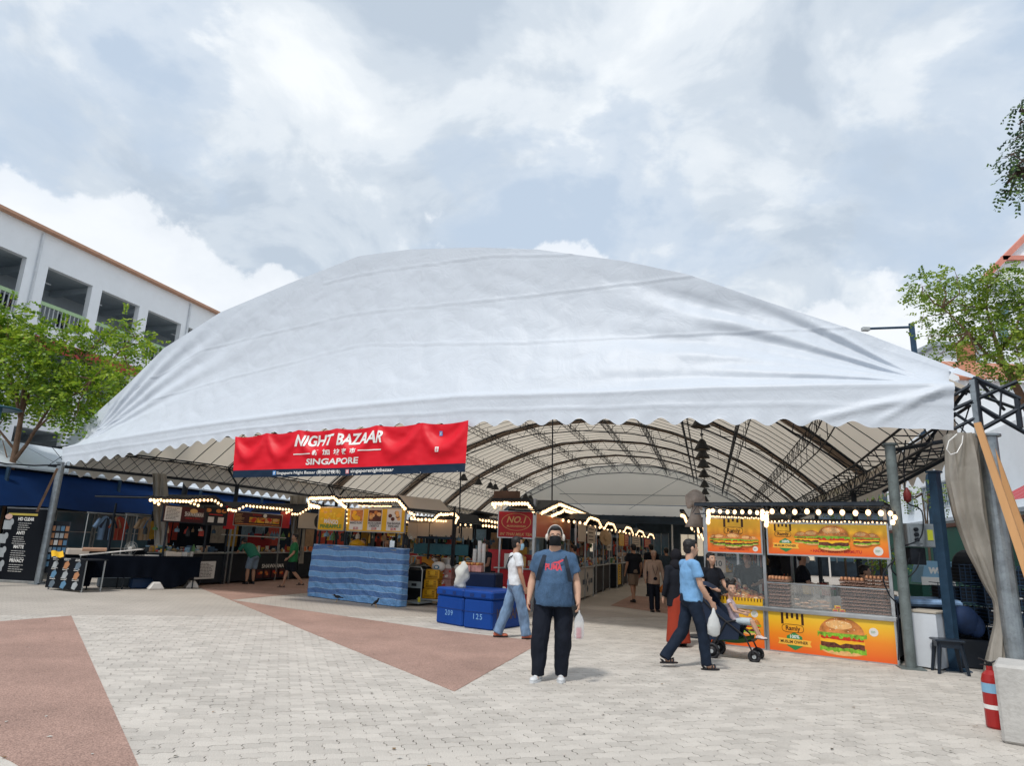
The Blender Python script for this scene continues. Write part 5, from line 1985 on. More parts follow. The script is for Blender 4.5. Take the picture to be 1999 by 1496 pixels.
# ---------------- stalls along the left side of the aisle
def aisle(label, s, t0, t1, boards, counter_mat, H=.95, zr=2.45, bl=None, nb=8):
    st = Stall(label, W(s, t0), BEHIND, t1 - t0, 1.8)
    L_ = t1 - t0
    st.posts([0, L_ / 2, L_], zr - .1, m_alu)
    st.counter(0, L_, counter_mat, H=H)
    for x0, x1, z0, z1, mm, pr in boards:
        mb = MB(); mb.box(x0 * L_, x1 * L_, -.06, -.03, z0, z1); o = mb.build('sign_board', mm, st.r)
        if pr: lines(o, (x0 + .03) * L_, (x1 - .03) * L_, z0 + .05, z1 - .05, 4, m_goldink if pr == 2 else m_ink, -.06, seed=int(t0 * 3))
    st.roof([(0, zr - .1), (L_ * .25, zr + .12), (L_ * .75, zr + .12), (L_, zr - .1)], off=.25)
    st.bulbs_xz([(0, -.25, zr - .18), (L_ * .25, -.25, zr + .03), (L_ * .75, -.25, zr + .03), (L_, -.25, zr - .18)], sp=.30)
    st.bulbs_xz([(0, -.27, zr - .18), (0, .9, zr - .05)], sp=.22)
    mb = MB(); mb.box(L_ * .02, L_ * .98, -.02, -.015, H + .04, H + .5); mb.build('glass_front', m_clear, st.r)
    rr = random.Random(int(t0))
    mb = MB()
    for k in range(14):
        x = rr.uniform(.1, L_ - .1); mb.lathe([(.05, 0), (.055, .12 + .1 * rr.random()), (.02, .25)], 8, c=(x, .2 + .3 * rr.random(), H + .03), mi=rr.randrange(3))
    tag(mb.build('bottles', [m_white2, m_food[0], m_bluesteel], st.r), kind='stuff')
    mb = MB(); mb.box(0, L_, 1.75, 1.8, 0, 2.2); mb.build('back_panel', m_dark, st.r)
    return st


wht = M('white_counter_print', (.52, .50, .47), .6, var=.08, dirt=.1)
st = aisle('white-fronted stall with a diamond pattern and menu board, left of the aisle', -3.75, 20.0, 23.3, [(.02, .38, 1.75, 2.3, m_cream, 0), (.52, .95, 1.72, 2.28, m_cream, 1)], wht)
mb = MB()
for dx, dz in ((0, .2), (0, -.2), (.28, 0), (-.28, 0)):
    mb.prism([(2.2 + dx, .5 + dz + .12), (2.2 + dx + .14, .5 + dz), (2.2 + dx, .5 + dz - .12), (2.2 + dx - .14, .5 + dz)], .022, .028)
mb.box(1.3, 1.7, .02, .028, .45, .6); mb.box(2.75, 3.1, .02, .028, .45, .6)
mb.build('pattern_print', m_bluesteel, st.r)
aisle('stall with a straw hat and dark counter, halfway down the aisle on the left', -3.8, 24.2, 27.6, [(.65, .98, 1.5, 2.2, m_cream, 1)], m_black)
st = aisle('stall with a tall yellow side panel, deeper down the aisle on the left', -3.6, 28.4, 32.0, [(.05, .5, 1.7, 2.2, m_yel, 2), (.55, .95, 1.7, 2.2, m_red, 2)], m_black)
mb = MB(); mb.box(.02, .85, -.03, .02, .15, .98); o = mb.build('yellow_panel', m_yel, st.r); lines(o, .2, .7, .3, .9, 6, m_brownink, -.03, seed=4)
aisle('brightly lit stall near the far left end of the aisle', -3.6, 33.5, 38.0, [(.05, .9, 1.7, 2.2, m_cream, 1)], m_red)
aisle('last stall at the far left end of the aisle', -3.6, 40.0, 45.0, [(.05, .9, 1.7, 2.2, m_red, 2)], m_black)
a = W(-3.5, 24.6, 0)
mb = MB(); mb.lathe([(.02, .06), (.10, .05), (.12, .0), (.27, -.02), (.28, -.03), (.1, -.01)], 20)
p = P(1183, 1050, (W(-3.5, 25.2)).y)
o = mb.build('straw_hat', M('straw', (.50, .36, .22), .8, var=.2, vs=12, bump=.4), None, loc=p)
o.rotation_euler = (radians(80), 0, radians(30))
tag(o, 'straw hat hanging at the edge of the second aisle stall', 'hat')
# right-hand side of the aisle, behind the burger stall
def aisleR(label, s, t0, t1, cm):
    st = Stall(label, W(s, t1), radians(73.5) + pi, t1 - t0, 1.8)
    L_ = t1 - t0
    st.posts([0, L_], 2.3, m_alu); st.counter(0, L_, cm)
    mb = MB(); mb.box(.05, L_ - .05, -.06, -.03, 1.75, 2.25); o = mb.build('sign_board', m_cream, st.r)
    st.roof([(0, 2.35), (L_ * .3, 2.55), (L_ * .7, 2.55), (L_, 2.35)], off=.2)
    for k in range(3):
        st.bulbs_xz([(L_, -.75 + .25 * k, 2.42 - .12 * k), (L_ * .6, -.75 + .25 * k, 2.50 - .12 * k), (0, -.75 + .25 * k, 2.42 - .12 * k)], sp=.42)
    mb = MB(); mb.box(0, L_, -.8, -.7, 2.52, 2.58); mb.build('canopy_edge', m_black, st.r)
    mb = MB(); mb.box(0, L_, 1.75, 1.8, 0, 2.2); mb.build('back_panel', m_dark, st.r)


aisleR('stall on the right side of the aisle just behind the burger stall', 0.15, 17.0, 21.0, m_black)
aisleR('second stall on the right side of the aisle, cream sign', 0.15, 22.5, 28.0, wht)
aisleR('third stall on the right side of the aisle, red counter', 0.2, 31.0, 36.0, m_red)
aisleR('farthest stall on the right side of the aisle', 0.2, 39.0, 45.0, m_black)
# left row, deeper
for k, (t0, c) in enumerate(((30, m_red), (35, m_black), (40, m_cream), (46, m_red))):
    aisle('%s stall of the left row deep under the tent' % ('fourth', 'fifth', 'sixth', 'last')[k], -15.0, t0, t0 + 4.2, [(.05, .95, 1.75, 2.3, (m_yel, m_red, m_cream, m_maroon)[k], 1)], c)
# stalls between left row and centre block, deeper
for k, t in enumerate((27, 33)):
    s1, s2 = -12.3, -8.2
    st = Stall('%s stall in the middle block behind the mango stall' % ('near', 'far')[k], W(s1, t), TR, s2 - s1, 1.8)
    L_ = s2 - s1
    st.posts([0, L_], 2.3, m_steel); st.counter(0, L_, m_black)
    mb = MB(); mb.box(.1, L_ - .1, -.06, -.03, 1.7, 2.2); mb.build('sign_board', (m_cream, m_red)[k], st.r)
    st.roof([(0, 2.4), (L_, 2.4)], off=.2)
    st.bulbs_xz([(0, -.2, 2.3), (L_, -.2, 2.3)], sp=.3)
    mb = MB(); mb.box(0, L_, 1.75, 1.8, 0, 2.2); mb.build('back_panel', m_dark, st.r)



# ---------------- small goods crowding counters, shelves and rails
m_goods = [M('goods_%d' % i, c, .55, var=.25, vs=9) for i, c in enumerate(((.55, .52, .46), (.45, .06, .04), (.60, .36, .05), (.05, .10, .16), (.10, .22, .09), (.35, .22, .13), (.02, .025, .03), (.20, .34, .45)))]


def clutter(st, x0, x1, y0, y1, z, n, seed, kinds='bjxpc', hmax=.3):
    r = random.Random(seed)
    mb = MB()
    for _ in range(n):
        x, y, k = r.uniform(x0, x1), r.uniform(y0, y1), r.choice(kinds)
        mi = r.randrange(8); h = r.uniform(.08, hmax); w = r.uniform(.03, .10)
        if k == 'b': mb.lathe([(w * .5, 0), (w * .5, h * .65), (w * .2, h * .85), (w * .2, h)], 8, c=(x, y, z), mi=mi)
        elif k == 'j': mb.lathe([(w, 0), (w, h * .6)], 10, c=(x, y, z), mi=mi); mb.lathe([(w * .9, 0), (w * .9, .03)], 10, c=(x, y, z + h * .6), mi=r.randrange(8))
        elif k == 'x': mb.box(x - w, x + w, y - w * .7, y + w * .7, z, z + h * .7, mi=mi)
        elif k == 'p': mb.box(x - w * .9, x + w * .9, y - .01, y + .01, z, z + h * .9, mi=(0, 2, 0, 1)[r.randrange(4)])
        elif k == 'c': mb.ell((x, y, z + w * .6), (w, w, w * .6), 8, 5, mi=mi)
        elif k == 'h':      # hanging bag or garland under a rail
            mb.lathe([(w * .9, -h), (w * .8, -h * .4), (w * .2, -.02), (.004, .04)], 8, c=(x, y, z), mi=mi)
    tag(mb.build('small_goods', m_goods, st.r), kind='stuff')


def backdrop(st, x0, x1, y, z0, z1, n, seed):
    """notices and photo cards fixed on the rear panel"""
    r = random.Random(seed)
    w = (x1 - x0) / n
    for k in range(n):
        a = x0 + k * w
        mb = MB(); mb.box(a + .03, a + w * r.uniform(.7, .95), y - .01, y, z0 + r.uniform(0, .15), z1 - r.uniform(0, .15))
        mb.build('wall_card', m_goods[r.choice((0, 1, 2, 1, 5, 7))], st.r)


for k, st in enumerate(STALLS):
    L_ = st.L
    if st.r.get('category') != 'stall' or L_ < .5: continue
    zc_ = .99
    if 'burger' in st.r['label']:
        clutter(st, .2, L_ - .2, 1.2, 1.7, .9, 60, k, 'bjxp'); continue
    if 'mango' in st.r['label']:
        clutter(st, .1, L_ - .1, .5, 1.2, 1.0, 40, k, 'bjxp'); clutter(st, .1, L_, .2, 1.0, 1.75, 16, k + 5, 'h'); continue
    if 'shawarma' in st.r['label']:
        a = st.at(320, 1080)[0]; b = st.at(440, 1080)[0]
        clutter(st, a, b, .1, .7, zc_, 60, k); clutter(st, a, b, .1, .9, 1.72, 12, k, 'h')
        backdrop(st, st.at(385, 1080)[0], b, 1.94, 1.2, 2.0, 4, k); continue
    if 'kebab' in st.r['label']:
        clutter(st, .2, L_ + .6, .1, .7, zc_, 60, k); clutter(st, .1, L_, .1, .9, 1.7, 14, k, 'h'); backdrop(st, .1, L_, 1.94, 1.1, 2.0, 5, k); continue
    clutter(st, .05, L_ - .05, .08, .7, zc_ if 'pots' not in st.r['label'] else .93, int(16 * L_), k)
    clutter(st, .05, L_ - .05, .05, 1.0, 1.75, int(6 * L_), k + 99, 'h')
    backdrop(st, .05, L_ - .05, (1.74 if st.D < 1.9 else 1.18), 1.1, 2.1, max(2, int(L_ * 1.3)), k)

# ---------------- what closes the far end
endb = thing('far_shop_row', 'dark blue canopied shop row closing the far end of the aisle', 'building', W(-24, 60), TR)
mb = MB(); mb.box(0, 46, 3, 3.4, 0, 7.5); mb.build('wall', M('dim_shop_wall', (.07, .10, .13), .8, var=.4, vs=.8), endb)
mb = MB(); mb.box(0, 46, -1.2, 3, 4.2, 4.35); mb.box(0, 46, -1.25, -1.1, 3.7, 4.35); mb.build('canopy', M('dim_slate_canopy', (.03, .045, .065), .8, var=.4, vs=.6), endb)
m_lit = M('lit_shop_window', (1.0, .86, .66), emit=.35)
m_lit2 = M('lit_shop_sign', (1.0, .62, .16), emit=.8)
for k in range(15):
    mb = MB(); mb.box(.6 + k * 3, 2.6 + k * 3, 2.9, 3.0, 1.2, 3.0); f_ = mb.build('window', (m_glass, m_lit, m_glass)[k % 3], endb)
    mb = MB()
    for q in range(4): mb.box(.6 + k * 3 + q * .65, .66 + k * 3 + q * .65, 2.82, 2.9, 1.1, 3.05)
    mb.build('frame', m_grail, f_)
    mb = MB(); mb.tube((.1 + k * 3, -1, 0), (.1 + k * 3, -1, 4.2), .07, n=6); mb.build('post', m_white2 if k % 2 else m_bluesteel, endb)
mb = MB(); mb.box(24, 26.5, -1.3, -1.25, 3.0, 3.4); mb.build('lit_sign', m_lit2, endb)

# ================================================================== PEOPLE
SK = M('tan_skin', (0.42, 0.235, 0.155), .5, var=.08, vs=8)
SK2 = M('light_skin', (0.50, 0.30, 0.21), .5, var=.08, vs=8)
SK3 = M('brown_skin', (0.20, 0.10, 0.065), .5, var=.1, vs=8)
HAIR = M('black_hair', (0.012, 0.011, 0.012), .45, var=.3, vs=20, bump=.5, bs=60)
EYE_W = M('eye_white', (.7, .7, .68), .3, var=0)
EYE_D = M('dark_iris', (.02, .012, .01), .2, var=0)
LIP = M('lip', (.30, .10, .08), .5, var=0)
SHOE_B = M('black_shoe', (.015, .015, .018), .5, var=.2)
SHOE_W = M('white_trainer', (.60, .62, .64), .5, var=.08)


def person(label, loc, heading, h=1.72, J=None, shirt=None, sleeve=.55, hem=-.25, pants=None, pkind='long', shoes=None, skin=SK, hair='short',
           bulk=1.0, belly=0.0, vox=.013, turn=0.0, tilt=0.0, legw=1.0, head=1.0, mask=None, wr=.004, hairmat=None, arms=1.0, group=None):
    k = h / 1.75
    root = thing('person', label, 'person', loc, radians(heading), group)
    d = dict(pel=(0, 0, .95), chest=(0, 0, 1.27), neck=(0, -.01, 1.46), head=(0, .02, 1.625),
             shr=(.19, -.01, 1.40), elr=(.25, -.04, 1.13), wrr=(.27, .04, .88),
             hpr=(.09, 0, .92), knr=(.10, .02, .50), anr=(.11, -.02, .09), hdr=None,
             shl=(-.19, -.01, 1.40), ell=(-.25, -.04, 1.13), wrl=(-.27, .04, .88),
             hpl=(-.09, 0, .92), knl=(-.10, .02, .50), anl=(-.11, -.02, .09), hdl=None, toer=(0, 1), toel=(0, 1), curl=.5)
    if J: d.update(J)
    g = {n: (Vector(v) * k if (v is not None and n not in ('toer', 'toel', 'curl') and len(v) == 3) else v) for n, v in d.items() if n != 'curl'}
    curl = d['curl']
    hs = k * head
    H = g['head']
    R3 = Matrix.Rotation(radians(turn), 3, 'Z') @ Matrix.Rotation(radians(tilt), 3, 'X')

    def hp(x, y, z): return H + R3 @ Vector((x * hs, y * hs, z * hs))
    # ---- body
    b = MB()
    b.ell(hp(0, 0, .02), (.078 * hs, .098 * hs, .105 * hs), 20, 14, rot=R3)
    b.ell(hp(0, .022, -.055), (.058 * hs, .068 * hs, .068 * hs), 16, 10, rot=R3)
    b.ell(hp(0, .098, -.012), (.013 * hs, .020 * hs, .022 * hs), 10, 7, rot=R3)
    b.tube(hp(0, .095, .025), hp(0, .105, -.01), .008 * hs, .011 * hs)
    for sx in (-1, 1):
        b.ell(hp(sx * .080, -.008, -.005), (.010 * hs, .020 * hs, .032 * hs), 8, 7, rot=R3)
        b.ell(hp(sx * .035, .082, -.028), (.026 * hs, .018 * hs, .024 * hs), 8, 6, rot=R3)
    b.ell(hp(0, .092, -.058), (.024 * hs, .012 * hs, .012 * hs), 10, 6, rot=R3)
    nb = 1 + (bulk - 1) * .8
    b.tube(g['neck'] - Vector((0, 0, .06 * k)), hp(0, -.015, -.05), .062 * k * nb, .054 * hs * nb, 12)
    sp = [(g['pel'], .15, .11), (g['pel'].lerp(g['chest'], .5), .135, .105), (g['chest'], .155, .11), (g['chest'].lerp(g['neck'], .6), .14, .085)]
    for (c, rx, ry) in sp:
        b.ell(c - Vector((0, 0, .02 * k)), (rx * k * bulk * .84, ry * k * bulk * .86, .115 * k), 14, 10)
    ab = arms
    for s in 'rl':
        sh, el, wr_ = g['sh' + s], g['el' + s], g['wr' + s]
        b.tube(sh, el, .050 * k * ab, .041 * k * ab, 12); b.ell(el, (.042 * k * ab,) * 3, 10, 8)
        b.ell(sh, (.055 * k * ab,) * 3, 10, 8)
        m_ = el.lerp(wr_, .3)
        b.tube(el, m_, .040 * k * ab, .043 * k * ab, 12); b.tube(m_, wr_, .043 * k * ab, .027 * k * (1 + (ab - 1) * .5), 12)
        dr = (wr_ - el).normalized()
        if g['hd' + s] is not None:
            dr = (g['hd' + s] - wr_).normalized()
        sx = 1 if s == 'r' else -1
        inn = Vector((-sx, 0, 0)); inn = (inn - dr * inn.dot(dr))
        inn = inn.normalized() if inn.length > .2 else Vector((0, 1, 0))
        fw = dr.cross(inn)
        if fw.y < 0: fw = -fw
        rotm = Matrix((fw, inn, dr)).transposed()
        hk = k * head ** .3
        b.ell(wr_ + dr * .045 * hk, (.040 * hk, .019 * hk, .052 * hk), 12, 8, rot=rotm)
        b.tube(wr_ - dr * .01, wr_ + dr * .03 * hk, .026 * hk, .026 * hk, 10)
        for q, (o, ln) in enumerate(((.031, .9), (.011, 1.0), (-.010, .95), (-.030, .76))):
            p0 = wr_ + dr * .075 * hk + fw * o * hk
            p1 = p0 + (dr * (1 - curl * .35) + inn * curl * .5).normalized() * .042 * ln * hk
            p2 = p1 + (dr * (1 - curl) + inn * curl * 1.1).normalized() * .036 * ln * hk
            b.path([wr_ + dr * .045 * hk + fw * o * .8 * hk, p0, p1, p2], [.010 * hk, .010 * hk, .009 * hk, .0075 * hk], 7)
        t0 = wr_ + dr * .022 * hk + fw * .028 * hk
        t1 = t0 + (dr * .6 + fw * .6 + inn * .35).normalized() * .040 * hk
        b.path([t0, t1, t1 + (dr * .85 + inn * .5).normalized() * .030 * hk], [.014 * hk, .011 * hk, .009 * hk], 7)
        hip, kn, an = g['hp' + s], g['kn' + s], g['an' + s]
        b.tube(hip, kn, .082 * k * nb, .054 * k * nb, 12); b.ell(kn, (.056 * k * nb,) * 3, 10, 8)
        cf = kn.lerp(an, .32)
        b.tube(kn, cf, .050 * k * nb, .056 * k * nb, 12); b.tube(cf, an, .056 * k * nb, .034 * k * nb, 12)
        to = g['toe' + s]
        td = Vector((to[0], to[1], 0)).normalized()
        b.ell(an + td * .07 * k + Vector((0, 0, -.05 * k)), (.042 * k, .042 * k, .030 * k), 10, 7)
        b.ell(an + td * .03 * k + Vector((0, 0, -.04 * k)), (.036 * k, .036 * k, .04 * k), 10, 7)
        for q in range(5):
            sd_ = Vector((-td.y, td.x, 0)) * (q - 2) * .017 * k
            b.ell(an + td * (.135 - abs(q - 2) * .006) * k + sd_ + Vector((0, 0, -.065 * k)), (.012 * k, .012 * k, .012 * k), 6, 5)
    fuse(b, 'body', skin, root, vox, smooth_it=2)
    # ---- face
    if hair != 'hood':
        for sx in (-1, 1):
            e = MB(); e.ell(hp(sx * .031, .083, .012), (.0135 * hs, .010 * hs, .0065 * hs), 10, 6, rot=R3)
            eo = e.build('eye', EYE_W, root, smooth=True)
            e = MB(); e.ell(hp(sx * .031, .0895, .012), (.006 * hs, .005 * hs, .006 * hs), 8, 6, rot=R3)
            e.build('iris', EYE_D, eo)
            e = MB(); e.path([hp(sx * .016, .092, .031), hp(sx * .032, .091, .036), hp(sx * .050, .082, .030)], .0035 * hs, 5)
            e.build('eyebrow', HAIR, root)
        if mask is None:
            e = MB(); e.ell(hp(0, .094, -.057), (.022 * hs, .008 * hs, .0065 * hs), 10, 6, rot=R3); e.build('mouth', LIP, root, smooth=True)
    # ---- hair
    hm = hairmat or HAIR
    hb = MB()
    if hair in ('short', 'bun', 'long', 'pony'):
        hb.ell(hp(0, -.022, .050), (.086 * hs, .098 * hs, .090 * hs), 18, 12, rot=R3)
        hb.ell(hp(0, -.050, -.005), (.078 * hs, .062 * hs, .080 * hs), 14, 10, rot=R3)
        hb.ell(hp(0, .045, .098), (.060 * hs, .050 * hs, .030 * hs), 12, 8, rot=R3)
        for sx in (-1, 1):
            hb.ell(hp(sx * .068, .012, .035), (.018 * hs, .028 * hs, .045 * hs), 8, 6, rot=R3)
        if hair == 'long':
            hb.ell(hp(.05, -.03, -.10), (.05 * hs, .06 * hs, .16 * hs), 12, 10)
            hb.ell(hp(-.05, -.03, -.10), (.05 * hs, .06 * hs, .16 * hs), 12, 10)
            hb.ell(hp(.065, .0, -.22), (.035 * hs, .05 * hs, .14 * hs), 12, 10)
        if hair in ('bun',):
            hb.ell(hp(0, -.10, .06), (.05 * hs,) * 3, 10, 8)
        if hair == 'pony':
            hb.ell(hp(.055, -.02, .145), (.045 * hs,) * 3, 10, 8); hb.ell(hp(-.055, -.02, .145), (.045 * hs,) * 3, 10, 8)
        fuse(hb, 'hair', hm, root, max(.009, vox * .9), .004, 30, 1)
    elif hair == 'hood':        # headscarf
        hb.ell(hp(0, -.005, .03), (.105 * hs, .125 * hs, .130 * hs), 18, 12)
        hb.ell(g['neck'] + Vector((0, 0, .0)), (.15 * k, .13 * k, .13 * k), 16, 10)
        fuse(hb, 'headscarf', hm, root, vox, .006, 14)
    elif hair == 'cap':
        hb.ell(hp(0, -.01, .055), (.088 * hs, .105 * hs, .075 * hs), 18, 12, rot=R3)
        fuse(hb, 'skullcap', hm, root, vox, 0)
    if mask:
        e = MB()
        e.grid(12, 8, lambda u, v: tuple(hp(.074 * sin((u - .5) * 2.5), .006 + (.104 + .018 * sin(pi * v)) * cos((u - .5) * 2.35) * (1 - .12 * (1 - v) ** 2), lerp(-.105, .002, v) + .012 * cos((u - .5) * 4) * (v))))
        mo = e.build('face_mask', mask, root, smooth=True)
        e = MB()
        for sx in (-1, 1):
            e.tube(hp(sx * .068, .04, -.02), hp(sx * .084, -.005, .012), .0025 * hs, n=4)
        e.build('ear_loop', mask, mo)
    # ---- shirt
    if shirt:
        c = MB()
        pel, ch, nk = g['pel'], g['chest'], g['neck']

        def spine(u):
            if u < 1: return pel + (ch - pel) * u
            return ch + (nk - ch) * (u - 1)
        prof = [(hem, .186, .136, belly * .35), (.1, .180, .134, belly * .75), (.45, .165, .128, belly), (.8, .178, .130, belly * .55), (1.15, .186, .128, 0), (1.5, .160, .110, 0), (1.72, .118, .092, 0), (1.86, .082, .076, 0), (1.94, .066, .066, 0)]
        lat = (g['shr'] - g['shl']).normalized()
        vs, fs = [], []
        n = 28
        for (u, rx, ry, by) in prof:
            p = spine(u); q = spine(u + .05) - spine(u - .05)
            q.normalize()
            fr = q.cross(lat); fr = -fr if fr.y < -0.2 or (abs(fr.y) <= .2 and fr.z > 0) else fr
            for i in range(n):
                t = 2 * pi * i / n
                s_, c_ = sin(t), cos(t)
                f = ry * bulk + (by * max(0, s_) ** 1.3)
                vs.append(p + lat * (rx * bulk * k * math.copysign(abs(c_) ** .85, c_)) + fr * (f * k * math.copysign(abs(s_) ** .9, s_)))
        for j in range(len(prof) - 1):
            for i in range(n):
                a_, b_ = j * n + i, j * n + (i + 1) % n
                fs.append((a_, b_, b_ + n, a_ + n))
        fs += [tuple(range(n - 1, -1, -1)), tuple(range((len(prof) - 1) * n, len(prof) * n))]
        c.add(vs, fs)
        for s in 'rl':
            sh, el, wr_ = g['sh' + s], g['el' + s], g['wr' + s]
            a_ = ch.lerp(nk, .68)
            c.tube(a_, sh, .085 * k * bulk ** .5, .070 * k * ab, 14)
            c.ell(sh, (.070 * k * ab,) * 3, 12, 9)
            if sleeve <= 1:
                c.tube(sh, sh.lerp(el, sleeve), .068 * k * ab, .074 * k * ab, 14)
            else:
                c.tube(sh, el, .066 * k * ab, .058 * k * ab, 14); c.ell(el, (.058 * k * ab,) * 3, 12, 8)
                c.tube(el, el.lerp(wr_, .95), .056 * k * ab, .045 * k, 14)
        fuse(c, 'shirt', shirt, root, vox, wr, 9, 2, (1, 1, .55))
    # ---- trousers
    if pants:
        c = MB()
        pel = g['pel']
        if pkind == 'skirt':
            ff = (g['anr'] + g['anl']) / 2
            c.path([pel + Vector((0, 0, .06 * k)), pel - Vector((0, 0, .12 * k)), pel.lerp(ff, .55), ff - Vector((0, 0, .02))], [.14 * k, .18 * k, .19 * k, .23 * k], 24)
            fuse(c, 'skirt', pants, root, vox, .010, 7, 2, (1, 1, .12))
        else:
            c.ell(pel - Vector((0, .008, .03 * k)), (.162 * k * bulk, .125 * k * bulk, .125 * k), 18, 12)
            c.path([pel + Vector((0, 0, .055 * k)), pel - Vector((0, 0, .06 * k))], [.135 * k * bulk, .15 * k * bulk], 20)
            for s in 'rl':
                hip, kn, an = g['hp' + s], g['kn' + s], g['an' + s]
                w = legw
                if pkind == 'long':
                    c.tube(hip, kn, .098 * k * nb, .076 * k * nb * w, 16); c.ell(kn, (.077 * k * nb * w,) * 3, 12, 9)
                    c.tube(kn, an + (an - kn).normalized() * .03 * k, .076 * k * nb * w, .070 * k * w, 16)
                else:
                    e_ = hip.lerp(kn, .95)
                    c.tube(hip, e_, .100 * k * nb, .100 * k * nb, 16)
            fuse(c, 'trousers' if pkind == 'long' else 'shorts', pants, root, vox, wr * 1.1, 10, 2, (1, 1, .6))
    # ---- shoes
    if shoes:
        mat, kind = shoes
        for s in 'rl':
            an = g['an' + s]; to = g['toe' + s]
            td = Vector((to[0], to[1], 0)).normalized()
            sd_ = Vector((-td.y, td.x, 0))
            rot = Matrix((sd_, td, Vector((0, 0, 1)))).transposed()
            z0 = an.z - .09 * k
            c = MB()
            def pt(x, y, z): return Vector((an.x, an.y, z0)) + sd_ * x * k + td * y * k + Vector((0, 0, z * k))
            if kind == 'shoe':
                c.ell(pt(0, -.035, .045), (.040 * k, .045 * k, .045 * k), 12, 8, rot=rot)
                c.ell(pt(0, .03, .045), (.042 * k, .07 * k, .045 * k), 12, 8, rot=rot)
                c.ell(pt(0, .115, .032), (.048 * k, .075 * k, .032 * k), 12, 8, rot=rot)
                c.tube(pt(0, 0, .05), pt(0, -.005, .10), .046 * k, .046 * k)
                so = fuse(c, 'shoe', mat, root, vox * .8, 0, smooth_it=1)
            so2 = MB()
            out = []
            for q in range(20):
                t = 2 * pi * q / 20
                out.append((.052 * sin(t) * (1 - .12 * cos(t - pi)), .055 + .135 * cos(t)))
            vs = [pt(x, y, z) for z in (.0, .022 if kind == 'shoe' else .018) for x, y in out]
            so2.add(vs, [tuple(range(19, -1, -1)), tuple(range(20, 40))] + [(q, (q + 1) % 20, 20 + (q + 1) % 20, 20 + q) for q in range(20)])
            sl = so2.build('sole', SHOE_W if kind == 'shoe' and mat is SHOE_W else SHOE_B, root)
            if kind == 'sandal':
                c = MB()
                for y in (.06, .10):
                    c.path([pt(-.048, y, .015), pt(-.035, y + .01, .055), pt(0, y + .02, .070), pt(.035, y + .01, .055), pt(.048, y, .015)], .010 * k, 5)
                c.path([pt(0, .08, .07), pt(.005, .135, .03)], .008 * k, 5)
                c.path([pt(-.045, -.02, .015), pt(-.03, -.055, .05), pt(.03, -.055, .05), pt(.045, -.02, .015)], .009 * k, 5)
                c.build('strap', mat, sl)
    root['_'] = 1
    del root['_']
    return root, g, hp, k


def wd(root, v):
    """point of the person's own frame -> world"""
    a = root.rotation_euler.z
    return Vector((root.location.x + v.x * cos(a) - v.y * sin(a), root.location.y + v.x * sin(a) + v.y * cos(a), v.z + root.location.z))


def look(px_from, px_to):
    pass


# ---- 1 the man walking towards the camera
m_navyT = M('heather_blue_shirt', (0.055, 0.11, 0.20), .85, var=.22, vs=7, speck=.2, ss=120, bump=1.0, bs=9)
m_pblk = M('black_navy_trousers', (0.008, 0.011, 0.02), .8, var=.2, spec=.2)
p = G(1078, 1330)
fig, g, hp, k = person('heavy-set man in a blue T-shirt with white headphones walking towards the viewer', (p.x, p.y, 0), 174, h=1.84,
    J=dict(shr=(.180, 0, 1.375), shl=(-.180, 0, 1.375), elr=(.262, -.05, 1.12), wrr=(.295, .05, .885), ell=(-.262, -.01, 1.11), wrl=(-.285, .11, .89),
           hpr=(.115, 0, .90), hpl=(-.115, 0, .90), knr=(.15, .06, .49), anr=(.165, .05, .09), knl=(-.12, .03, .49), anl=(-.10, -.05, .09), toer=(.35, 1), toel=(-.02, 1), curl=.7),
    shirt=m_navyT, sleeve=.62, hem=-.36, pants=m_pblk, legw=1.10, shoes=(SHOE_W, 'shoe'), skin=SK2, bulk=1.30, belly=.075, vox=.0115, turn=3, mask=M('black_face_mask', (.008, .009, .012), .7, var=0, spec=.2), wr=.012, arms=1.18)
# glasses
e = MB()
for sx in (-1, 1):
    q = [hp(sx * .033 + .026 * cos(t), .103, .012 + .018 * sin(t)) for t in np.linspace(0, 2 * pi, 17)]
    e.path(q, .0022, 4)
    e.tube(hp(sx * .059, .10, .016), hp(sx * .083, .0, .012), .002, n=4)
e.tube(hp(-.008, .106, .014), hp(.008, .106, .014), .002, n=4)
e.build('spectacles', M('black_metal_frame', (.02, .02, .02), .3, .6), fig)
m_hpw = M('off_white_plastic', (.62, .58, .52), .4, var=.05)
e = MB(); e.path([hp(.094 * cos(t), -.02, .005 + .125 * sin(t) + .01) for t in np.linspace(0, pi, 21)], .008, 6)
hd = e.build('headphones', m_hpw, fig, smooth=True)
for sx in (-1, 1):
    e = MB(); e.ell(hp(sx * .098, -.015, -.005), (.024, .036, .045), 14, 10); e.build('ear_cup', m_hpw, hd, smooth=True)
# backpack straps, pack, shirt print
m_bag = M('dark_backpack_fabric', (.012, .02, .035), .8, var=.2)
for sx in (-1, 1):
    mb = MB()
    q = []
    for t in np.linspace(0, 1, 12):
        x = sx * lerp(.10, .205, t ** .8)
        z = 1.535 - t * .36
        y = .0 + .20 * sin(min(1, t * 1.6) * pi / 2) - .03 * max(0, t - .55) * 2
        q.append((x, y, z))
    vs = []
    for a_ in q:
        vs += [(a_[0] - .026, a_[1], a_[2]), (a_[0] + .026, a_[1], a_[2]), (a_[0] + .026, a_[1] + .014, a_[2]), (a_[0] - .026, a_[1] + .014, a_[2])]
    fs = []
    for i in range(len(q) - 1):
        for e_ in range(4):
            fs.append((4 * i + e_, 4 * i + (e_ + 1) % 4, 4 * i + 4 + (e_ + 1) % 4, 4 * i + 4 + e_))
    mb.add(vs, fs)
    mb.build('backpack_strap', m_bag, fig)
mb = MB(); mb.ell((0, -.24, 1.22), (.19, .10, .25), 16, 12); o = fuse(mb, 'backpack', m_bag, fig, .02)
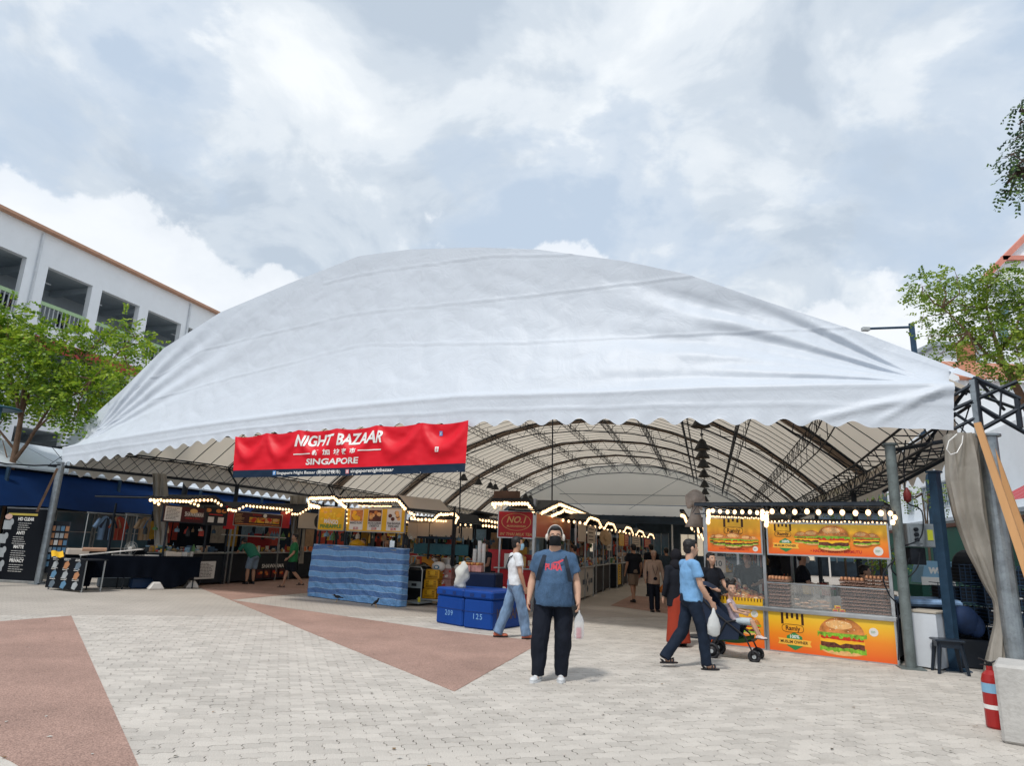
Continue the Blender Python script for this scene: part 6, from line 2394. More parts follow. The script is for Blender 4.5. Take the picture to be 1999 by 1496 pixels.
# ragged red chest print (letters and leaping-cat mark seen on the shirt)
m_pr = M('coral_shirt_print', (.62, .07, .10), .7, var=.1)


def on_chest(vs, x0, z0, y0=.20):
    return [(x0 - a, y0 - .9 * (x0 - a) ** 2 + (1.36 - (z0 + b)) * .10, z0 + b) for a, _, b in vs]


vs, fs = text_geo('PUMA', .075, bold=.045, width=.21)
mb = MB(); mb.add(on_chest(vs, 0.01, 1.305, .195), [tuple(reversed(f)) for f in fs]); o = mb.build('shirt_print', m_pr, fig)
cat = [(-.02, .085), (.01, .10), (.05, .105), (.085, .125), (.10, .12), (.095, .135), (.125, .13), (.12, .115), (.095, .10), (.075, .085), (.085, .065), (.07, .068), (.055, .085), (.02, .082)]
mb = MB(); mb.add(on_chest([(a, 0, b) for a, b in cat], 0.01, 1.305, .196), [tuple(range(len(cat) - 1, -1, -1))]); mb.build('shirt_print', m_pr, fig)
# what he carries: phone and a small bag with a red drink (in the photo's right hand side = his left)
hw_ = wd(fig, g['wrl'])
d_ = (g['wrl'] - g['ell']).normalized()
hh = wd(fig, g['wrl'] + d_ * .10)
mb = MB(); mb.box(-.038, .038, -.005, .005, -.075, .075, bev=.003)
o = mb.build('phone', M('phone_dark', (.03, .035, .04), .2, .3, var=0), None, loc=(hh.x - .045, hh.y - .02, hh.z - .01)); o.rotation_euler = (.2, -.45, .5)
tag(o, 'dark phone held in the hand of the man with headphones', 'phone')
m_film = M('clear_plastic_film', (.75, .78, .8), .18, var=0, alpha=.42, bump=.5, bs=30)
m_redd = M('red_label_drink', (.60, .04, .08), .3, var=.3, vs=30)
bg_ = thing('drink_bag', 'clear plastic bag with a red-labelled bottle held by the man with headphones', 'bag', (hh.x + .005, hh.y - .015, hh.z - .33))
mb = MB(); mb.lathe([(.045, 0), (.062, .03), (.060, .20), (.045, .25), (.012, .30), (.008, .33)], 14, sy=.6); mb.build('film', m_film, bg_, smooth=True)
mb = MB(); mb.lathe([(.03, .01), (.032, .11), (.032, .13)], 12); mb.build('drink', m_redd, bg_)
mb = MB(); mb.lathe([(.030, .13), (.030, .17), (.012, .20), (.012, .22)], 12); mb.build('bottle', m_frost, bg_)

# ---- 2 man in white T-shirt, seen from behind-left, looking right
m_wT = M('white_T_shirt', (.66, .70, .74), .85, var=.05, vs=5, bump=1.0, bs=10)
m_denim = M('pale_denim', (.17, .27, .42), .85, var=.4, vs=7, bump=1.0, bs=12, aniso=(1, 1, .35))
p = G(1002, 1247)
fig, g, hp, k = person('man in a white T-shirt and pale jeans with a blue face mask, facing right', (p.x, p.y, 0), -75, h=1.73,
    J=dict(elr=(.24, .02, 1.12), wrr=(.20, .12, .88), ell=(-.24, -.03, 1.12), wrl=(-.22, .06, .88), knl=(-.10, -.10, .50), anl=(-.11, -.26, .10), toel=(.1, 1), knr=(.10, .12, .50), anr=(.10, .20, .09)),
    shirt=m_wT, sleeve=.6, hem=-.14, pants=m_denim, legw=1.25, shoes=(M('salmon_trainer', (.50, .14, .08), .6), 'shoe'), skin=SK, bulk=.98, vox=.0125, turn=-8, mask=M('blue_surgical_mask', (.28, .48, .62), .7, var=0), wr=.011)
mb = MB(); mb.path([(.10, -.02, 1.44), (.02, -.13, 1.36), (-.10, -.15, 1.20), (-.19, -.05, 1.08), (-.17, .08, 1.10), (-.02, .14, 1.26), (.10, .07, 1.43)], .012, 5)
mb.build('sling_strap', m_bag, fig)

# ---- 3 man in the light blue T-shirt, in profile facing right
m_lb = M('sky_blue_T_shirt', (.17, .36, .62), .85, var=.15, vs=6, bump=1.0, bs=10)
m_nv = M('navy_trousers', (.010, .018, .035), .8, var=.2, spec=.2)
p = G(1352, 1306)
fig, g, hp, k = person('man in a sky-blue T-shirt and sandals pushing the stroller, in profile', (p.x, p.y, 0), -80, h=1.76,
    J=dict(elr=(.24, .04, 1.12), wrr=(.22, .20, .90), ell=(-.24, .06, 1.12), wrl=(-.20, .28, .98), knr=(.10, .12, .50), anr=(.10, .16, .09), knl=(-.10, -.08, .50), anl=(-.10, -.36, .14), toer=(.05, 1), hpr=(.09, .0, .92)),
    shirt=m_lb, sleeve=.6, hem=-.16, pants=m_nv, legw=1.05, shoes=(M('dark_leather_strap', (.02, .022, .03), .5), 'sandal'), skin=SK2, bulk=1.02, belly=.02, vox=.0125, turn=0, wr=.011)
hh = wd(fig, g['wrr'] + Vector((0, .03, -.07)))
m_wbag = M('thin_white_bag', (.62, .64, .64), .5, var=.08, alpha=.85, bump=.6, bs=14)
mb = MB(); mb.lathe([(.03, 0), (.085, .03), (.095, .14), (.07, .24), (.03, .31), (.012, .38)], 16, sy=.6)
for i, v in enumerate(mb.v):
    n_ = noise.noise(Vector(v) * 14); mb.v[i] = (v[0] * (1 + .25 * n_), v[1] * (1 + .3 * n_), v[2])
o = mb.build('plastic_bag', m_wbag, None, smooth=True, loc=(hh.x, hh.y, hh.z - .38))
tag(o, 'white plastic bag hanging from the hand of the man in sky blue', 'bag')

# ---- 4 stroller and toddler
p = G(1432, 1285)
SA = radians(0)
stl = thing('stroller', 'dark pushchair with green lining carrying the toddler', 'stroller', (p.x, p.y, 0), radians(-28))
m_navyc = M('navy_canvas', (.010, .020, .045), .8, var=.25)
m_grn = M('dark_green_lining', (.03, .10, .02), .7, var=.25)
# local x = forward (to the right of the picture)
for x, y in ((.34, .20), (.34, -.20), (-.28, .26), (-.28, -.26)):
    mb = MB(); r_ = .070 if x > 0 else .10
    q = [(x + r_ * cos(t), y, r_ + r_ * sin(t) + .003) for t in np.linspace(0, 2 * pi, 17)]
    mb.path(q, .026, 6); mb.tube((x, y - .012, r_), (x, y + .012, r_), r_ * .8, n=14); w_ = mb.build('wheel', SHOE_B, stl, smooth=True)
    mb = MB(); mb.tube((x, y - .02, r_), (x, y + .02, r_), .03, n=8)
    for e_ in range(5): mb.tube((x, y, r_), (x + r_ * cos(e_ * 1.257), y, r_ + r_ * sin(e_ * 1.257)), .006, n=4)
    mb.build('hub', m_grail, w_)
for y in (.24, -.24):
    mb = MB(); mb.path([(.34, y, .10), (.22, y, .36), (-.20, y, .66), (-.52, y, .98), (-.60, y, 1.04)], .014, 6)
    mb.path([(-.30, y, .12), (-.05, y, .55), (.10, y, .58)], .014, 6); mb.build('frame_tube', SHOE_B, stl)
mb = MB(); mb.tube((-.60, -.24, 1.04), (-.60, .24, 1.04), .020, n=8); mb.build('handle', SHOE_B, stl)
mb = MB(); mb.grid(14, 10, lambda u, v: (lerp(.20, -.22, u) , lerp(-.21, .21, v), .50 - .05 * sin(pi * v) + .01 * sin(u * 9)), ); mb.build('seat', m_navyc, stl, smooth=True)
mb = MB(); mb.grid(14, 10, lambda u, v: (lerp(-.16, -.52, u) - .04 * sin(pi * v), lerp(-.22, .22, v), lerp(.48, 1.02, u) - .03 * sin(pi * v))); mb.grid(8, 8, lambda u, v: (lerp(-.58, -.24, u), lerp(-.24, .24, v), 1.03 + .10 * sin(pi * u) * (1 - (2 * v - 1) ** 2 * .5)))
mb.build('backrest', m_navyc, stl, smooth=True)
for y in (.225, -.225):
    mb = MB(); mb.prism([(-.30, .26), (.12, .30), (.16, .52), (.02, .60), (-.24, .84), (-.40, 1.05), (-.58, 1.02), (-.50, .70)], -.006 + y, .006 + y); mb.build('side_wing', m_navyc, stl)
mb = MB(); mb.grid(12, 8, lambda u, v: (lerp(-.28, .30, u), lerp(-.22, .22, v), .22 + .08 * (2 * v - 1) ** 2 + .05 * (2 * u - 1) ** 2)); mb.build('basket', m_grn, stl, smooth=True)
mb = MB(); mb.box(.22, .34, -.16, .16, .28, .30); mb.build('footrest', SHOE_B, stl)
ca, sa = cos(radians(-28)), sin(radians(-28))
tp = Vector((p.x + ca * .05, p.y + sa * .05, 0))
m_tod = M('pink_white_top', (.50, .40, .44), .85, var=.4, vs=12)
z_ = .0
fig, g, hp, k = person('smiling toddler with two small buns sitting in the pushchair', (tp.x, tp.y, .0), -118, h=.97, head=1.6,
    J=dict(pel=(0, 0, 1.02), chest=(0, -.10, 1.40), neck=(0, -.13, 1.58), head=(0, -.08, 1.86), shr=(.17, -.13, 1.52), shl=(-.17, -.13, 1.52),
           elr=(.24, .02, 1.28), wrr=(.14, .25, 1.22), ell=(-.24, .02, 1.28), wrl=(-.14, .28, 1.26), hpr=(.10, .03, 1.0), hpl=(-.10, .03, 1.0),
           knr=(.12, .45, 1.02), knl=(-.12, .45, 1.00), anr=(.12, .62, .66), anl=(-.12, .64, .64), toer=(.1, 1), toel=(-.1, 1)),
    shirt=m_tod, sleeve=.2, hem=-.2, pants=M('pale_shorts', (.45, .52, .56), .8), pkind='shorts', shoes=(M('white_red_shoe', (.6, .5, .48), .5), 'shoe'), skin=SK2, hair='pony', bulk=1.0, vox=.009, turn=-62, wr=.002)

# ---- 5..n everyone else: (label, px, py, heading, kwargs)
m_gT = M('green_polo', (.02, .15, .10), .85, var=.15, vs=6, bump=.2)
m_gT2 = M('green_T_shirt', (.02, .17, .06), .85, var=.15, vs=6, bump=.2)
m_grsh = M('grey_blue_shorts', (.16, .22, .29), .85, var=.2, vs=6)
m_khk = M('khaki_shorts', (.20, .15, .11), .85, var=.15)
m_bT = M('black_T_shirt', (.010, .012, .018), .85, var=.2, spec=.2)
m_bg = M('beige_shirt', (.42, .29, .22), .85, var=.1, vs=5, bump=.2)
m_gr = M('slate_shirt', (.035, .055, .075), .85, var=.2, spec=.2)
m_rsk = M('rust_red_skirt', (.30, .035, .015), .85, var=.15, vs=4)
m_scarf = M('black_headscarf', (.010, .010, .014), .85, var=.2, spec=.2)
SAND = (SHOE_B, 'sandal')
SH = (SHOE_B, 'shoe')
bend = dict(pel=(0, -.12, .92), chest=(0, .12, 1.17), neck=(0, .32, 1.27), head=(0, .44, 1.36), shr=(.19, .27, 1.22), shl=(-.19, .27, 1.22),
            elr=(.24, .42, 1.00), wrr=(.20, .62, .98), ell=(-.24, .42, 1.0), wrl=(-.20, .62, .98), hpr=(.10, -.12, .90), hpl=(-.10, -.12, .90),
            knr=(.12, -.04, .48), knl=(-.13, -.06, .48), anr=(.13, -.08, .09), anl=(-.15, -.08, .09))
walk = dict(knr=(.09, .14, .52), anr=(.09, .22, .09), knl=(-.09, -.06, .50), anl=(-.09, -.36, .18), elr=(.24, -.06, 1.13), wrr=(.24, .02, .88), ell=(-.25, .04, 1.12), wrl=(-.22, .2, .95))
walk2 = dict(knr=(.09, .12, .50), anr=(.09, .16, .09), knl=(-.09, -.05, .50), anl=(-.09, -.18, .12))
serve = dict(elr=(.26, .08, 1.14), wrr=(.16, .30, 1.08), ell=(-.26, .08, 1.14), wrl=(-.16, .30, 1.08))
P_ = [
    ('person in a green polo and grey shorts bending over the kebab stall counter', 484, 1141, 62, dict(h=1.72, J=bend, shirt=m_gT, sleeve=.6, hem=-.3, pants=m_grsh, pkind='shorts', shoes=SH, skin=SK, bulk=1.15, tilt=-25)),
    ('person in a green T-shirt and black shorts walking left past the stalls', 566, 1148, 115, dict(h=1.66, J=walk, shirt=m_gT2, sleeve=.75, hem=-.4, pants=m_bT, pkind='shorts', shoes=SAND, skin=SK, bulk=1.08, turn=15)),
    ('elderly man in a long beige shirt and skullcap walking up the aisle', 1277, 1195, 186, dict(h=1.58, J=dict(elr=(.27, 0, 1.12), wrr=(.28, .08, .88), ell=(-.27, 0, 1.12), wrl=(-.28, .1, .88), knr=(.09, .05, .5), anr=(.09, .06, .09)), shirt=m_bg, sleeve=1.5, hem=-.55, pants=m_pblk, shoes=SH, skin=SK, hair='cap', hairmat=m_bg, bulk=1.0)),
    ('man in a black T-shirt and khaki shorts walking away down the aisle', 1237, 1178, 20, dict(h=1.74, J=walk2, shirt=m_bT, sleeve=.7, hem=-.3, pants=m_khk, pkind='shorts', shoes=SH, skin=SK, bulk=1.12)),
    ('person in a slate shirt seen from behind, right of the elderly man', 1302, 1168, 10, dict(h=1.68, J=walk2, shirt=m_gr, sleeve=.8, hem=-.3, pants=m_pblk, shoes=SH, skin=SK)),
    ('dark-haired person behind the elderly man in the aisle', 1272, 1165, 15, dict(h=1.78, shirt=m_bT, sleeve=.7, pants=m_nv, shoes=SH, skin=SK)),
    ('woman in a black tunic and rust-red skirt half hidden behind the man in sky blue', 1324, 1262, 15, dict(h=1.60, shirt=m_bT, sleeve=1.5, hem=-.75, pants=m_rsk, pkind='skirt', shoes=SH, skin=SK2, hair='hood', hairmat=m_scarf, bulk=1.12)),
    ('long-haired woman in black with a white strap behind the pushchair', 1392, 1262, 200, dict(h=1.58, shirt=m_bT, sleeve=.6, hem=-.2, pants=m_nv, shoes=SAND, skin=SK2, hair='long', J=serve)),
    ('distant pedestrian in dark clothes at the far end of the aisle', 1262, 1120, 0, dict(h=1.7, shirt=m_gr, pants=m_pblk, shoes=SH)),
    ('second distant pedestrian near the far end of the aisle', 1215, 1128, 170, dict(h=1.62, shirt=m_bg, pants=m_nv, shoes=SH)),
    ('third distant pedestrian by the right side of the aisle', 1345, 1125, 20, dict(h=1.7, shirt=m_wT, pants=m_nv, shoes=SH)),
]
for lb, px, py, hd_, kw in P_:
    p = G(px, py)
    kw.setdefault('vox', .021 if p.y > 14 else .015)
    fig, g, hp, k = person(lb, (p.x, p.y, 0), hd_, **kw)
    if 'elderly' in lb and 'beige' in lb:
        mb = MB(); mb.path([hp(-.05, .0, -.12), (-.06, .14, 1.22 * k), (0, .17, 1.02 * k), (.06, .14, 1.22 * k), hp(.05, 0, -.12)], .008, 5)
        mb.build('lanyard', SHOE_B, fig)
        hh = wd(fig, g['wrl'] + Vector((0, .02, -.08)))
        mb = MB(); mb.lathe([(.02, 0), (.12, .05), (.13, .16), (.06, .24), (.02, .28)], 12, sy=.6)
        o = mb.build('shopping_bag', M('orange_bag', (.55, .16, .02), .5, var=.4, vs=12), None, smooth=True, loc=(hh.x, hh.y, hh.z - .26))
        tag(o, 'orange patterned bag carried by the elderly man in beige', 'bag')

# stall keepers, standing behind their counters
ram = None
A_, B__ = G(1380, 1256), G(1757, 1301)
rx_ = (B__ - A_).normalized(); rn_ = Vector((rx_.y, -rx_.x, 0))
mz = M('white_mask', (.6, .62, .64), .7, var=0)
for lb, px, py, back, hd_, kw in (
    ('stall keeper in black leaning over the snack heap of the burger stall', 1462, 1102, 1.15, 150, dict(h=1.66, shirt=m_bT, sleeve=.8, hair='bun', J=dict(serve, chest=(0, .06, 1.26), neck=(0, .12, 1.44), head=(0, .18, 1.58), shr=(.19, .1, 1.38), shl=(-.19, .1, 1.38)))),
    ('stall keeper in black behind the left egg trays, face turned away', 1512, 1096, 1.3, 60, dict(h=1.66, shirt=m_bT, sleeve=1.5, hair='hood', hairmat=m_scarf, bulk=1.15)),
    ('stall keeper in black with a white mask in the middle of the burger stall', 1566, 1100, 1.35, -110, dict(h=1.68, shirt=m_bT, sleeve=.8, hair='short', mask=mz, bulk=1.1, J=serve)),
    ('stall keeper in black bending behind the right egg trays', 1658, 1118, 1.2, 250, dict(h=1.58, shirt=m_bT, sleeve=1.5, hair='short', bulk=1.1, J=dict(serve, chest=(0, .10, 1.22), neck=(0, .20, 1.38), head=(0, .28, 1.50), shr=(.19, .17, 1.33), shl=(-.19, .17, 1.33))))):
    dd = ray(px, py); c = A_ - rn_ * back
    o_ = Vector((0, 0, EYE)); kk = (c - o_).dot(rn_) / dd.dot(rn_); q = o_ + dd * kk
    person(lb, (q.x, q.y, 0), hd_, pants=m_pblk, shoes=SH, skin=SK2, vox=.022, **kw)
for lb, px, t, hd_, kw in (
    ('stall keeper with bare brown arms beside the egg packs near the drinks stall', 948, 16.0, 120, dict(h=1.66, shirt=m_bT, sleeve=.3, skin=SK3, J=serve)),
    ('stall keeper in dark clothes behind the pots', 886, 20.1, 170, dict(h=1.72, shirt=m_bT, sleeve=.8, skin=SK)),
    ('stall keeper inside the mango stall, mostly hidden by the tarpaulin', 706, 18.2, 165, dict(h=1.6, shirt=m_bg, sleeve=.8, skin=SK, J=serve)),
    ('stall keeper in black inside the left end of the mango stall', 752, 18.6, 200, dict(h=1.62, shirt=m_bT, sleeve=.8, skin=SK2)),
    ('stall keeper in the red milk tea stall', 1012, 18.6, 190, dict(h=1.62, shirt=m_bT, sleeve=.8, skin=SK)),
    ('shopper at the white-fronted aisle stall', 1120, 19.2, 60, dict(h=1.64, shirt=m_gr, sleeve=.8, skin=SK)),
    ):
    s_, _ = on_t(px, 1100, t)
    q = W(s_, t)
    person(lb, (q.x, q.y, 0), hd_, pants=m_pblk, shoes=SH, vox=.024, **kw)

# ================================================================== BANNER
ban = thing('banner', 'red and navy Night Bazaar banner tied along the hem of the tent front', 'banner', W(*(on_f(460, 853, -.35)[0], 0)), 0)
ban.location = (0, 0, 0)
BW = 1.0
bt = [on_f(x, y, -.16) for x, y in ((460, 853), (521, 846), (584, 840), (658, 837), (736, 831), (824, 826), (915, 821))]
bb = [on_f(x, y, -.22) for x, y in ((455, 933), (660, 930), (908, 922))]
ut = [0, .135, .275, .44, .605, .80, 1.0]


def ban_pt(u, v, lift=0.0):
    """u 0..1 left to right, v 0 at the top .. 1 at the hem"""
    s1 = float(np.interp(u, ut, [p[0] for p in bt])); z1 = float(np.interp(u, ut, [p[1] for p in bt]))
    s2 = float(np.interp(u, [0, .45, 1], [p[0] for p in bb])); z2 = float(np.interp(u, [0, .45, 1], [p[1] for p in bb]))
    for a, b in zip(ut[:-1], ut[1:]):
        if a <= u <= b:
            q = (u - a) / (b - a); break
    w = sin(pi * q)
    sag = .055 * w * (1 - v) ** 3
    c = .12 + .42 * w                                   # U-shaped swag between two ties
    d = .085 * w ** .6 * exp(-((v - c) / .17) ** 2) - .05 * w * exp(-((v - c + .24) / .15) ** 2)
    d += .012 * noise.noise(Vector((u * 9, v * 3, 0))) + .010 * noise.noise(Vector((u * 31, v * 8, 3)))
    s, z = lerp(s1, s2, v), lerp(z1, z2, v) - sag
    p = W(s, FT(s, -.17 - .06 * v) - d - lift, z)
    return (p.x, p.y, p.z)


m_banr = M('red_vinyl', (.66, .004, .018), .5, var=.06, vs=2, spec=.3)
m_bann = M('navy_vinyl', (.004, .018, .045), .5, var=.1, spec=.25)
NUB, NVB = 220, 48
mb = MB(); mb.grid(NUB, NVB, lambda u, v: ban_pt(u, v))
o = mb.build('banner_sheet', [m_banr, m_bann], ban, smooth=True)
for pl in o.data.polygons:
    pl.material_index = 1 if (pl.index // NUB) / NVB > .815 else 0


def ban_text(body, u0, u1, v0, v1, bold=.02, shear=0.0, mat=m_wink, width=True, name='lettering'):
    vs, fs = text_geo(body, 1.0, 'LEFT', bold, shear)
    a = np.array(vs); x0, x1, z0, z1 = a[:, 0].min(), a[:, 0].max(), a[:, 2].min(), a[:, 2].max()
    bm = bmesh.new()
    bv = [bm.verts.new(((x - x0) / (x1 - x0), (z1 - z) / (z1 - z0), 0)) for x, _, z in vs]
    for f in fs:
        try: bm.faces.new([bv[i] for i in f])
        except ValueError: pass
    bmesh.ops.triangulate(bm, faces=bm.faces)
    for _ in range(3):
        es = [e for e in bm.edges if abs(e.verts[0].co.x - e.verts[1].co.x) * (u1 - u0) > .012 or abs(e.verts[0].co.y - e.verts[1].co.y) * (v1 - v0) > .05]
        if es: bmesh.ops.subdivide_edges(bm, edges=es, cuts=1)
        bmesh.ops.triangulate(bm, faces=bm.faces)
    for v in bm.verts:
        v.co = Vector(ban_pt(u0 + v.co.x * (u1 - u0), v0 + v.co.y * (v1 - v0), .012))
    me = bpy.data.meshes.new(name); bm.to_mesh(me); bm.free()
    me.materials.append(mat)
    o = bpy.data.objects.new(name, me); COL.objects.link(o); o.parent = ban
    return o


ban_text('NIGHT BAZAAR', .265, .640, .10, .36, .03, .22)
ban_text('新', .348, .374, .44, .565, .03); ban_text('加', .390, .416, .437, .562, .03); ban_text('坡', .430, .456, .435, .56, .03)
ban_text('夜', .466, .492, .432, .557, .03); ban_text('市', .506, .532, .43, .555, .03)
ban_text('SINGAPORE', .318, .545, .63, .76, .03, .15)
for a, b, v in ((.262, .340, .515), (.542, .638, .485)):
    mb = MB(); mb.grid(20, 1, lambda u, w: ban_pt(lerp(a, b, u), v + w * .022, .012)); mb.build('rule', m_wink, ban)
ban_text('Singapore Night Bazaar (新加坡夜市)', .197, .462, .872, .965, .012)
ban_text('singaporenightbazaar', .510, .703, .872, .965, .012)
for c, u, v, w, h, col in (('f', .180, .868, .013, .09, M('blue_icon', (.10, .28, .62), .4, var=0)), ('o', .487, .872, .015, .085, M('pink_icon', (.62, .25, .28), .4, var=0)),
                        ('f', .880, .155, .013, .10, M('blue_icon')), ('o', .876, .50, .015, .10, m_wink)):
    mb = MB(); mb.grid(4, 4, lambda a, b: ban_pt(u + a * w, v + b * h, .010)); mb.build('icon', col, ban)
    ban_text(c, u + w * .25, u + w * .75, v + h * .2, v + h * .85, .03, mat=m_wink if col is not m_wink else m_banr)
mb = MB()
for u in (.38, .52, .66, .82, .97):
    mb.ell(ban_pt(u, .985, .01), (.012,) * 3, 6, 5)
tag(mb.build('eyelet', m_alu, ban), kind='stuff')

# ================================================================== LEFT TABLES AND GOODS
m_tcl = M('black_table_cloth', (.004, .006, .011), .95, var=.2, spec=.06)
m_poster = M('black_poster_print', (.006, .008, .012), .6, var=.1, spec=.15)
m_prod = [M('product_print_%d' % i, c, .5, var=.2) for i, c in enumerate(((.35, .38, .40), (.42, .20, .10), (.12, .16, .20), (.10, .22, .35)))]

# roll-up banner
A, B_ = G(-14, 1136), G(80, 1141)
ang = atan2(B_.y - A.y, B_.x - A.x)
st = Stall('tall black roll-up banner listing screen protector types at the left edge', A, ang, (B_ - A).length, .3, group=None, name='roll_up_banner', cat='banner')
r = st.rect(-14, 992, 78, 1137)
Lb = (B_ - A).length
mb = MB(); mb.box(0, Lb, -.006, .0, .06, r[3]); o = mb.build('sheet', m_poster, st.r)
mb = MB(); mb.box(-.02, Lb + .02, -.02, .02, r[3], r[3] + .04); mb.build('top_rail', m_alu, st.r)
mb = MB(); mb.box(-.02, Lb + .02, -.09, .09, .0, .07, bev=.01); mb.build('base', m_alu, st.r)
for (tx, x, yy, h) in (('HD CLEAR', 51, 1017, .09), ('ANTI', 40, 1044, .09), ('MATTE', 36, 1071, .09), ('PRIVACY', 32, 1098, .09)):
    a = st.at(x, yy)
    text(o, tx, a[0], a[1], h, m_wink, -.009, bold=.03, width=.066 * len(tx))
    lines(o, a[0] - .22, a[0] + .28, a[1] - .28, a[1] - .04, 4, m_wink, -.0065, seed=int(yy), th=.18)
    b = st.at(x - 34, yy + 6)
    mb = MB(); mb.box(b[0] - .16, b[0] + .12, -.010, -.006, b[1] - .16, b[1] + .10, bev=.001)
    mb.oval(b[0] + .1, b[1] + .05, .07, .1, -.012, -.010, 12, 1)
    mb.build('product_photo', [m_prod[int(yy) % 3], m_prod[0]], o)
a0, a1 = st.at(18, 1002), st.at(74, 1008)
mb = MB(); mb.box(a0[0], a1[0], -.009, -.006, a1[1], a1[1] + .06); mb.build('yellow_strip', M('mustard_print', (.45, .36, .08), .5), o)
mb = MB(); mb.oval(*st.at(18, 1009), .12, .08, -.011, -.007, 16); mb.build('pink_oval', M('pink_print', (.6, .40, .34), .5), o)
# narrow black display rack behind it
p = G(84, 1142)
rk = thing('display_rack', 'narrow dark accessory rack right behind the roll-up banner', 'rack', (p.x, p.y + .3, 0), radians(20))
mb = MB()
for x in (-.22, .22):
    mb.box(x - .02, x + .02, -.02, .02, 0, 1.75); mb.box(x - .02, x + .02, -.3, .3, 0, .03)
mb.build('frame', m_steel, rk)
mb = MB(); mb.box(-.22, .22, .0, .02, .3, 1.75); mb.build('back_board', m_black, rk)
rr = random.Random(8)
for k in range(24):
    x, z = -.17 + .115 * (k % 4), 1.55 - .2 * (k // 4)
    mb = MB(); mb.box(-.045, .045, -.03, -.015, -.07, .07)
    mb.build('packet', rr.choice(m_prod + [m_white2]), rk, loc=(x, 0, z))
# poster-fronted table
A, B_ = G(88, 1151), G(157, 1158)
ang = atan2(B_.y - A.y, B_.x - A.x); Lp = (B_ - A).length
tb = Stall('table with a black picture poster hanging down its front, beside the banner', A, ang, Lp, .6, group=None, name='display_table', cat='table')
zt1 = tb.at(120, 1090)[1]
mb = MB(); mb.box(0, Lp, 0, .6, zt1 - .03, zt1); mb.build('tabletop', m_black, tb.r)
for x in (.05, Lp - .05):
    for y in (.05, .55):
        mb = MB(); mb.tube((x, y, 0), (x, y, zt1 - .03), .02, n=6); mb.build('leg', m_grail, tb.r)
mb = MB(); mb.box(0, Lp, -.015, -.008, .05, zt1); o = mb.build('poster', m_poster, tb.r)
for k in range(9):
    cx, cz = Lp * (.18 + .32 * (k % 3)), zt1 * (.8 - .3 * (k // 3))
    mb = MB(); mb.prism([(cx - .12, cz - .08), (cx + .02, cz - .11), (cx + .12, cz + .02), (cx + .04, cz + .10), (cx - .08, cz + .05)], -.019, -.015)
    mb.build('product_photo', m_prod[k % 4], o)
    lines(o, cx - .14, cx + .14, cz + .10, cz + .17, 2, m_wink, -.0155, seed=k)
# long table with black cloth
A, B_ = G(160, 1153), G(383, 1150)
ang = atan2(B_.y - A.y, B_.x - A.x); Lc = (B_ - A).length
tb = Stall('long table under a black cloth that sags in a round tail, covered with goods', A, ang, Lc, .75, group=None, name='long_table', cat='table')
zt2 = tb.at(270, 1087)[1]
R = tb.r
mb = MB(); mb.box(0, Lc, 0, .75, zt2 - .03, zt2); mb.build('tabletop', m_black, R)
for x in (.1, Lc * .33, Lc * .66, Lc - .1):
    for y in (.06, .7):
        mb = MB(); mb.tube((x, y, 0), (x, y, zt2 - .03), .02, n=6); mb.build('leg', m_steel, R)


def drape(u, v):
    x = lerp(-.02, Lc + .02, u)
    hem = .32
    c = (u - .74) / .17
    if abs(c) < 1: hem = lerp(.32, .03, cos(c * pi / 2) ** .6)
    if u < .06: hem = .10
    z = lerp(zt2 + .004, hem, v)
    return (x, -.02 - .03 * v * (1 + sin(x * 7) * .6) - .015 * v * sin(x * 17), z)


mb = MB(); mb.grid(110, 14, drape); mb.grid(20, 4, lambda u, v: (lerp(-.02, Lc + .02, u), lerp(-.02, .77, v), zt2 + .005)); mb.build('black_cloth', m_tcl, R, smooth=True)


def on_table(T, px, py, back, zt):
    a = T.at(px, py, -back)
    w = T.A + T.X * a[0] - T.Nf * back
    return (w.x, w.y, zt + .008)


def item(name, label, cat, mb, mat, loc, rz=0.0, group=None, smooth=False, rot=None):
    o = mb.build(name, mat, None, smooth=smooth, loc=loc, rotz=rz)
    if rot: o.rotation_euler = rot
    return tag(o, label, cat, group)


mb = MB(); mb.box(-.75, .75, -.13, .13, 0, .02); item('white_board', 'long white board lying tilted across the black table', 'board', mb, m_white2, on_table(tb, 218, 1083, .2, zt2 + .08), ang + .15, rot=(0, -.12, ang + .1))
mb = MB(); mb.tube((-.28, 0, 0), (.28, 0, 0), .05, n=12); item('brown_roll', 'roll of brown paper resting on the white board', 'roll', mb, M('brown_paper', (.40, .24, .16), .8), (lambda q: (q[0], q[1], zt2 + .16))(on_table(tb, 183, 1083, .15, zt2)), ang)
mb = MB(); mb.box(-.25, .25, -.15, .15, 0, .16, bev=.01); item('cardboard_box', 'pale open carton at the left end of the black table', 'box', mb, m_cream, on_table(tb, 150, 1086, .5, zt2), ang)
mb = MB(); mb.grid(8, 6, lambda u, v: (lerp(-.13, .13, u), lerp(.15, -.12, v), .14 * (1 - v) + .02 * sin(u * 7))); item('yellow_leaflet', 'yellow sheet folded over the edge of the poster table', 'leaflet', mb, m_yel, on_table(tb, 111, 1088, .1, zt2 - .05), ang, smooth=True)
